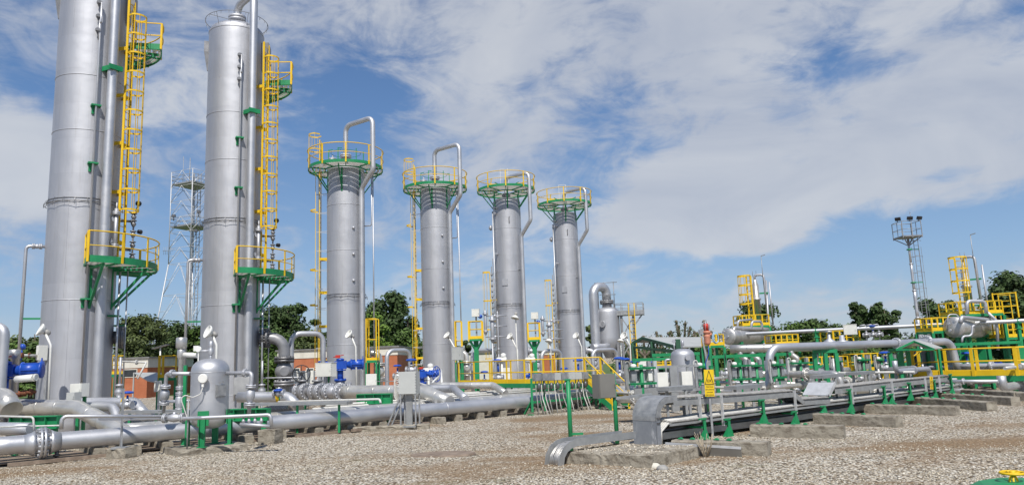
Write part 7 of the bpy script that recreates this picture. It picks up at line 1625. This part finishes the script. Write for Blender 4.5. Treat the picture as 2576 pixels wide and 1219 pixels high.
for i in range(4): railing_run(m, P[i], P[(i+1) % 4], h, 1.25, 3, .6, pw=.06)
m.build('basket_railing', 'galv', root)
for i, (x, y, a) in enumerate(((-.95, -.6, -.7), (-.1, -.85, 0), (.7, -.8, .3))):
    m = MB(); n_, r_ = frame_dir(math.degrees(a)); nn = (n_ - UP*.5).normalized(); m.obox((x, y, h+1.45), r_, nn, nn.cross(r_), (.42, .16, .26)); m.bar((x, y+.15, h+1.2), (x, y+.05, h+1.5), .05); m.build('floodlight', 'black', root)
m = MB(); m.tube((.7, .5, h+1.2), (.7, .5, h+2.2), .02, 5); m.build('lightning_rod', 'bolt_steel', root)
for z in (h*.33, h*.66, h-1): m = MB(); m.lathe([(.2, -.05), (.2, .05)], (0, 0, z), UP, 12); m.bar((0, 0, z), (.8, 0, z), .06); m.build('clamp', 'green', root)
# ---------------------------------------------------------------- trees
def leaf(m, p, n, s, rr, asp=.6):
    a = rr.uniform(0, 2*PI); n = n.normalized(); t = n.orthogonal().normalized(); b = n.cross(t); t, b = t*math.cos(a)+b*math.sin(a), b*math.cos(a)-t*math.sin(a)
    B = len(m.v); bend = n*s*.15; m.v += [tuple(p-t*s), tuple(p-b*s*asp+bend), tuple(p+t*s), tuple(p+b*s*asp+bend)]; m.face([B, B+1, B+2, B+3])
def tree(lab, px, ybase, ytop, wpx, d, mat, seed, clumps=26, leaves=150, ls=.24, shape='round', trunk=.2, low=.12, cat='tree', name='tree', group=None, cs=1.0, gap=.0, base0=None):
    rr = random.Random(seed); q = Q(px, ybase, d); root = empty(name, (q.x, q.y, 0), 0, lab, cat, group); H = ZQ(q, ytop); W = wpx*d/F/2; R = W
    cz0 = H*low; Hc = H-cz0; tops = []
    m = MB()
    for c in range(clumps):
        for _ in range(40):
            x, y, z = rr.uniform(-1, 1), rr.uniform(-1, 1), rr.uniform(0, 1)
            if shape == 'round': lim = math.sqrt(max(0, 1-(2*z-1)**2))*.95+.08
            elif shape == 'cone': lim = (1-z)**.7*1.0+.10
            elif shape == 'poplar': lim = math.sin(PI*min(1, z*.9+.1))**.6
            elif shape == 'spread': lim = .45+.55*math.sin(PI*min(1, z*.95+.05))
            else: lim = 1-.55*z*z
            rad = math.hypot(x, y)
            if rad < lim and (rad > lim*.35 or rr.random() < .4): break
        C_ = Vector((x*R*.86, y*R*.86, cz0+Hc*(.04+.9*z))); tops.append(C_); r = R*rr.uniform(.26, .48)*cs
        sq = rr.uniform(.55, .9)
        for i in range(leaves):
            v = Vector((rr.gauss(0, 1), rr.gauss(0, 1), rr.gauss(0, 1))).normalized(); rad = r*(rr.random()**.55)*(1.35 if rr.random() < .14 else 1); p = C_+Vector((v.x*rad, v.y*rad, v.z*rad*sq))
            if p.z < .1: p.z = .1+rr.random()*.3
            leaf(m, p, (v+Vector((rr.uniform(-.7, .7), rr.uniform(-.7, .7), rr.uniform(-.2, .9)))), ls*rr.uniform(.6, 1.25), rr)
    m.build('crown', mat, root)
    m = MB(); n = 7; pts = [Vector((0, 0, -.1))]; 
    for i in range(1, n): pts.append(Vector((rr.uniform(-.05, .05)*R, rr.uniform(-.05, .05)*R, H*.8*i/(n-1))))
    for i in range(n-1): m.tube(pts[i], pts[i+1], trunk*(1-.8*i/(n-1)), 8, trunk*(1-.8*(i+1)/(n-1)))
    for C_ in tops[::2]:
        i = min(n-2, max(1, int(C_.z/(H*.8)*(n-1)*.6))); m.tube(pts[i], C_, trunk*.3, 5, trunk*.08)
    m.build('trunk', 'bark', root); return root
T = tree
T('dark tall round-headed tree right of the second tall tower', 722, 960, 733, 150, 105, 'leaf_dark', 1, 46, 247, .30, 'poplar', .35, low=.18)
T('paler broad tree in front of the dark one by the second tall tower', 772, 960, 812, 140, 92, 'leaf_olive', 2, 36, 247, .24, 'dome', .25)
T('small dark tree peeping out left of the widest crowned tower', 800, 950, 778, 42, 104, 'leaf_dark', 3, 14, 171, .26, 'round')
T('tall dark tree between the two largest crowned towers', 972, 950, 718, 145, 104, 'leaf_dark', 4, 50, 247, .30, 'poplar', .35, low=.18)
T('dark slope-sided tree left of the second crowned tower', 1028, 950, 765, 70, 102, 'leaf_dark', 5, 24, 209, .28, 'poplar', .25)
T('bright green young tree in front of the tall dark one', 952, 950, 788, 90, 90, 'leaf_bright', 6, 30, 228, .22, 'dome', .2)
T('mid green bushy tree reaching right to the second crowned tower', 1020, 955, 835, 110, 84, 'leaf_mid', 7, 34, 228, .22, 'dome', .2)
T('drooping olive willow behind the nearest tower', 350, 960, 784, 125, 78, 'leaf_olive', 8, 40, 247, .19, 'spread', .25, low=.25)
T('dark green tree right of the willow', 425, 965, 800, 120, 86, 'leaf_dark', 9, 30, 228, .24, 'dome', .2)
T('mid green tree beneath the lattice mast', 490, 965, 786, 120, 88, 'leaf_mid', 10, 32, 228, .24, 'dome', .25)
T('dark leafy tree behind the small drum', 440, 965, 800, 130, 98, 'leaf_mid', 33, 30, 228, .26, 'dome', .25)
T('grey-green tree at the left edge behind the tall drain pipe', 78, 965, 800, 130, 84, 'leaf_olive', 11, 30, 209, .26, 'dome', .25)
T('low green tree at the left edge behind the pipe bend', 18, 965, 845, 140, 78, 'leaf_mid', 12, 28, 209, .24, 'dome', .2)
T('green bush between the nearest tower and the left pipe', 92, 965, 860, 80, 76, 'leaf_mid', 34, 22, 209, .22, 'dome', .2)
T('dark tree filling the gap behind the flanged elbow of the second tower', 690, 965, 835, 130, 82, 'leaf_mid', 13, 30, 228, .24, 'dome', .2)
T('tiny far tree left of the third crowned tower', 1172, 935, 842, 40, 96, 'leaf_dark', 14, 12, 152, .2, 'round')
T('far tree left of the thick U pipe', 1494, 930, 790, 36, 104, 'leaf_olive', 15, 14, 152, .22, 'round')
T('dark tiered cedar behind the left slim column', 1908, 885, 748, 135, 98, 'leaf_dark', 16, 34, 200, .24, 'spread', .3, low=.08, cs=.8)
T('round dark tree, left of a pair on the right skyline', 2178, 880, 746, 62, 100, 'leaf_dark', 17, 24, 228, .26, 'round', .22, low=.25)
T('round dark tree, right of a pair on the right skyline', 2237, 880, 746, 68, 98, 'leaf_dark', 18, 26, 228, .26, 'round', .22, low=.25)
T('spreading dark tree behind the floodlight mast', 2372, 880, 736, 100, 92, 'leaf_dark', 19, 34, 209, .26, 'spread', .25, low=.3)
T('big dark tree cut by the right edge of the photo', 2574, 880, 682, 150, 80, 'leaf_dark', 20, 50, 247, .26, 'poplar', .35)
T('lower dark tree left of the big one at the right edge', 2545, 880, 790, 80, 84, 'leaf_dark', 35, 26, 209, .26, 'dome', .25)
for i, (px, yt, w, mt) in enumerate(((2016, 812, 120, 'leaf_mid'), (2052, 806, 90, 'leaf_dark'), (2096, 800, 110, 'leaf_dark'), (2136, 803, 90, 'leaf_mid'), (1985, 838, 80, 'leaf_mid'), (1962, 860, 80, 'leaf_mid'))):
    T('%s tree of the wood behind the high slender pipe, counted from the right' % ('third', 'fourth', 'second', 'first', 'fifth', 'last')[i] if False else ('dark-topped ' if mt == 'leaf_dark' else 'green ') + 'rounded tree of the far wood, ' + ('above the yellow deck right of the left drum', 'left of centre in the wood', 'tallest of the wood', 'nearest the white hanging box', 'shorter, at the left end of the wood', 'lowest, just right of the left drum')[i], px, 880, yt, w, 110, mt, 40+i, 22, 190, .3, 'dome', .2, group='trees of the far wood')
for i, (px, w) in enumerate(((140, 150), (560, 160), (850, 170), (1110, 120), (1300, 150), (1420, 130), (1620, 150), (1760, 160), (1850, 120), (2230, 170), (2340, 150), (2460, 160), (2590, 120))):
    T('low hedge-like bush at the foot of the skyline, ' + ('behind the nearest tower', 'behind the second tall tower', 'behind the widest crowned tower', 'left of the third crowned tower', 'behind the third crowned tower', 'behind the last crowned tower', 'behind the open shed', 'behind the beacon', 'behind the left clad drum', 'below the tree pair', 'at the floodlight mast', 'below the right slim column', 'at the right edge')[i], px, 900, (956-.038*px)-18, w, 112, 'leaf_mid' if i % 2 else 'leaf_dark', 70+i, 18, 171, .32, 'dome', .15, cat='bush', name='bush', group='bushes along the skyline')
def pollard(lab, px, ybase, ytop, wpx, d, seed, nb=7, leaf_n=60):
    rr = random.Random(seed); q = Q(px, ybase, d); root = empty('pollarded_tree', (q.x, q.y, 0), 0, lab, 'tree', 'pollarded trees'); H = ZQ(q, ytop); W = wpx*d/F/2
    m = MB(); L = MB(); m.tube((0, 0, -.1), (0, 0, H*.42), .28, 8, .24)
    for i in range(nb):
        a = -1+2*i/(nb-1) if nb > 1 else 0; h = H*(rr.uniform(.82, 1.0)-.16*abs(a)); y = rr.uniform(-.5, .5)*W
        p0, p1, p2 = Vector((0, 0, H*.36)), Vector((a*W*.65, y*.6, H*.36+(h-H*.36)*.5)), Vector((a*W, y, h)); m.tube(p0, p1, .2, 7, .15); m.tube(p1, p2, .15, 7, .13); m.lathe([(.12, -.2), (.2, 0), (.12, .2)], p2, UP, 7)
        for k in range(leaf_n):
            t = rr.random(); p = (p1+(p2-p1)*t) + Vector((rr.gauss(0, .2), rr.gauss(0, .2), rr.gauss(0, .22))); leaf(L, p, Vector((rr.gauss(0, 1), rr.gauss(0, 1), rr.random())), .13*rr.uniform(.6, 1.3), rr)
    m.build('trunk', 'bark', root); L.build('crown', 'leaf_olive', root)
pollard('wide pollarded tree with many stubby limbs behind the open shed roof', 1716, 890, 802, 92, 92, 1, 9, 70)
pollard('small pollarded tree left of the wide one', 1655, 890, 833, 26, 96, 2, 3, 60)
pollard('pollarded tree at the left end of the shed roof', 1622, 890, 832, 40, 96, 3, 3, 40)
pollard('pollarded tree right behind the beacon', 1775, 890, 806, 34, 94, 4, 3, 70)
pollard('short pollarded tree between the beacon and the left clad drum', 1800, 890, 812, 22, 94, 5, 2, 70)
pollard('short leafy pollard right of the U pipe service platform', 1586, 890, 838, 22, 94, 6, 2, 60)
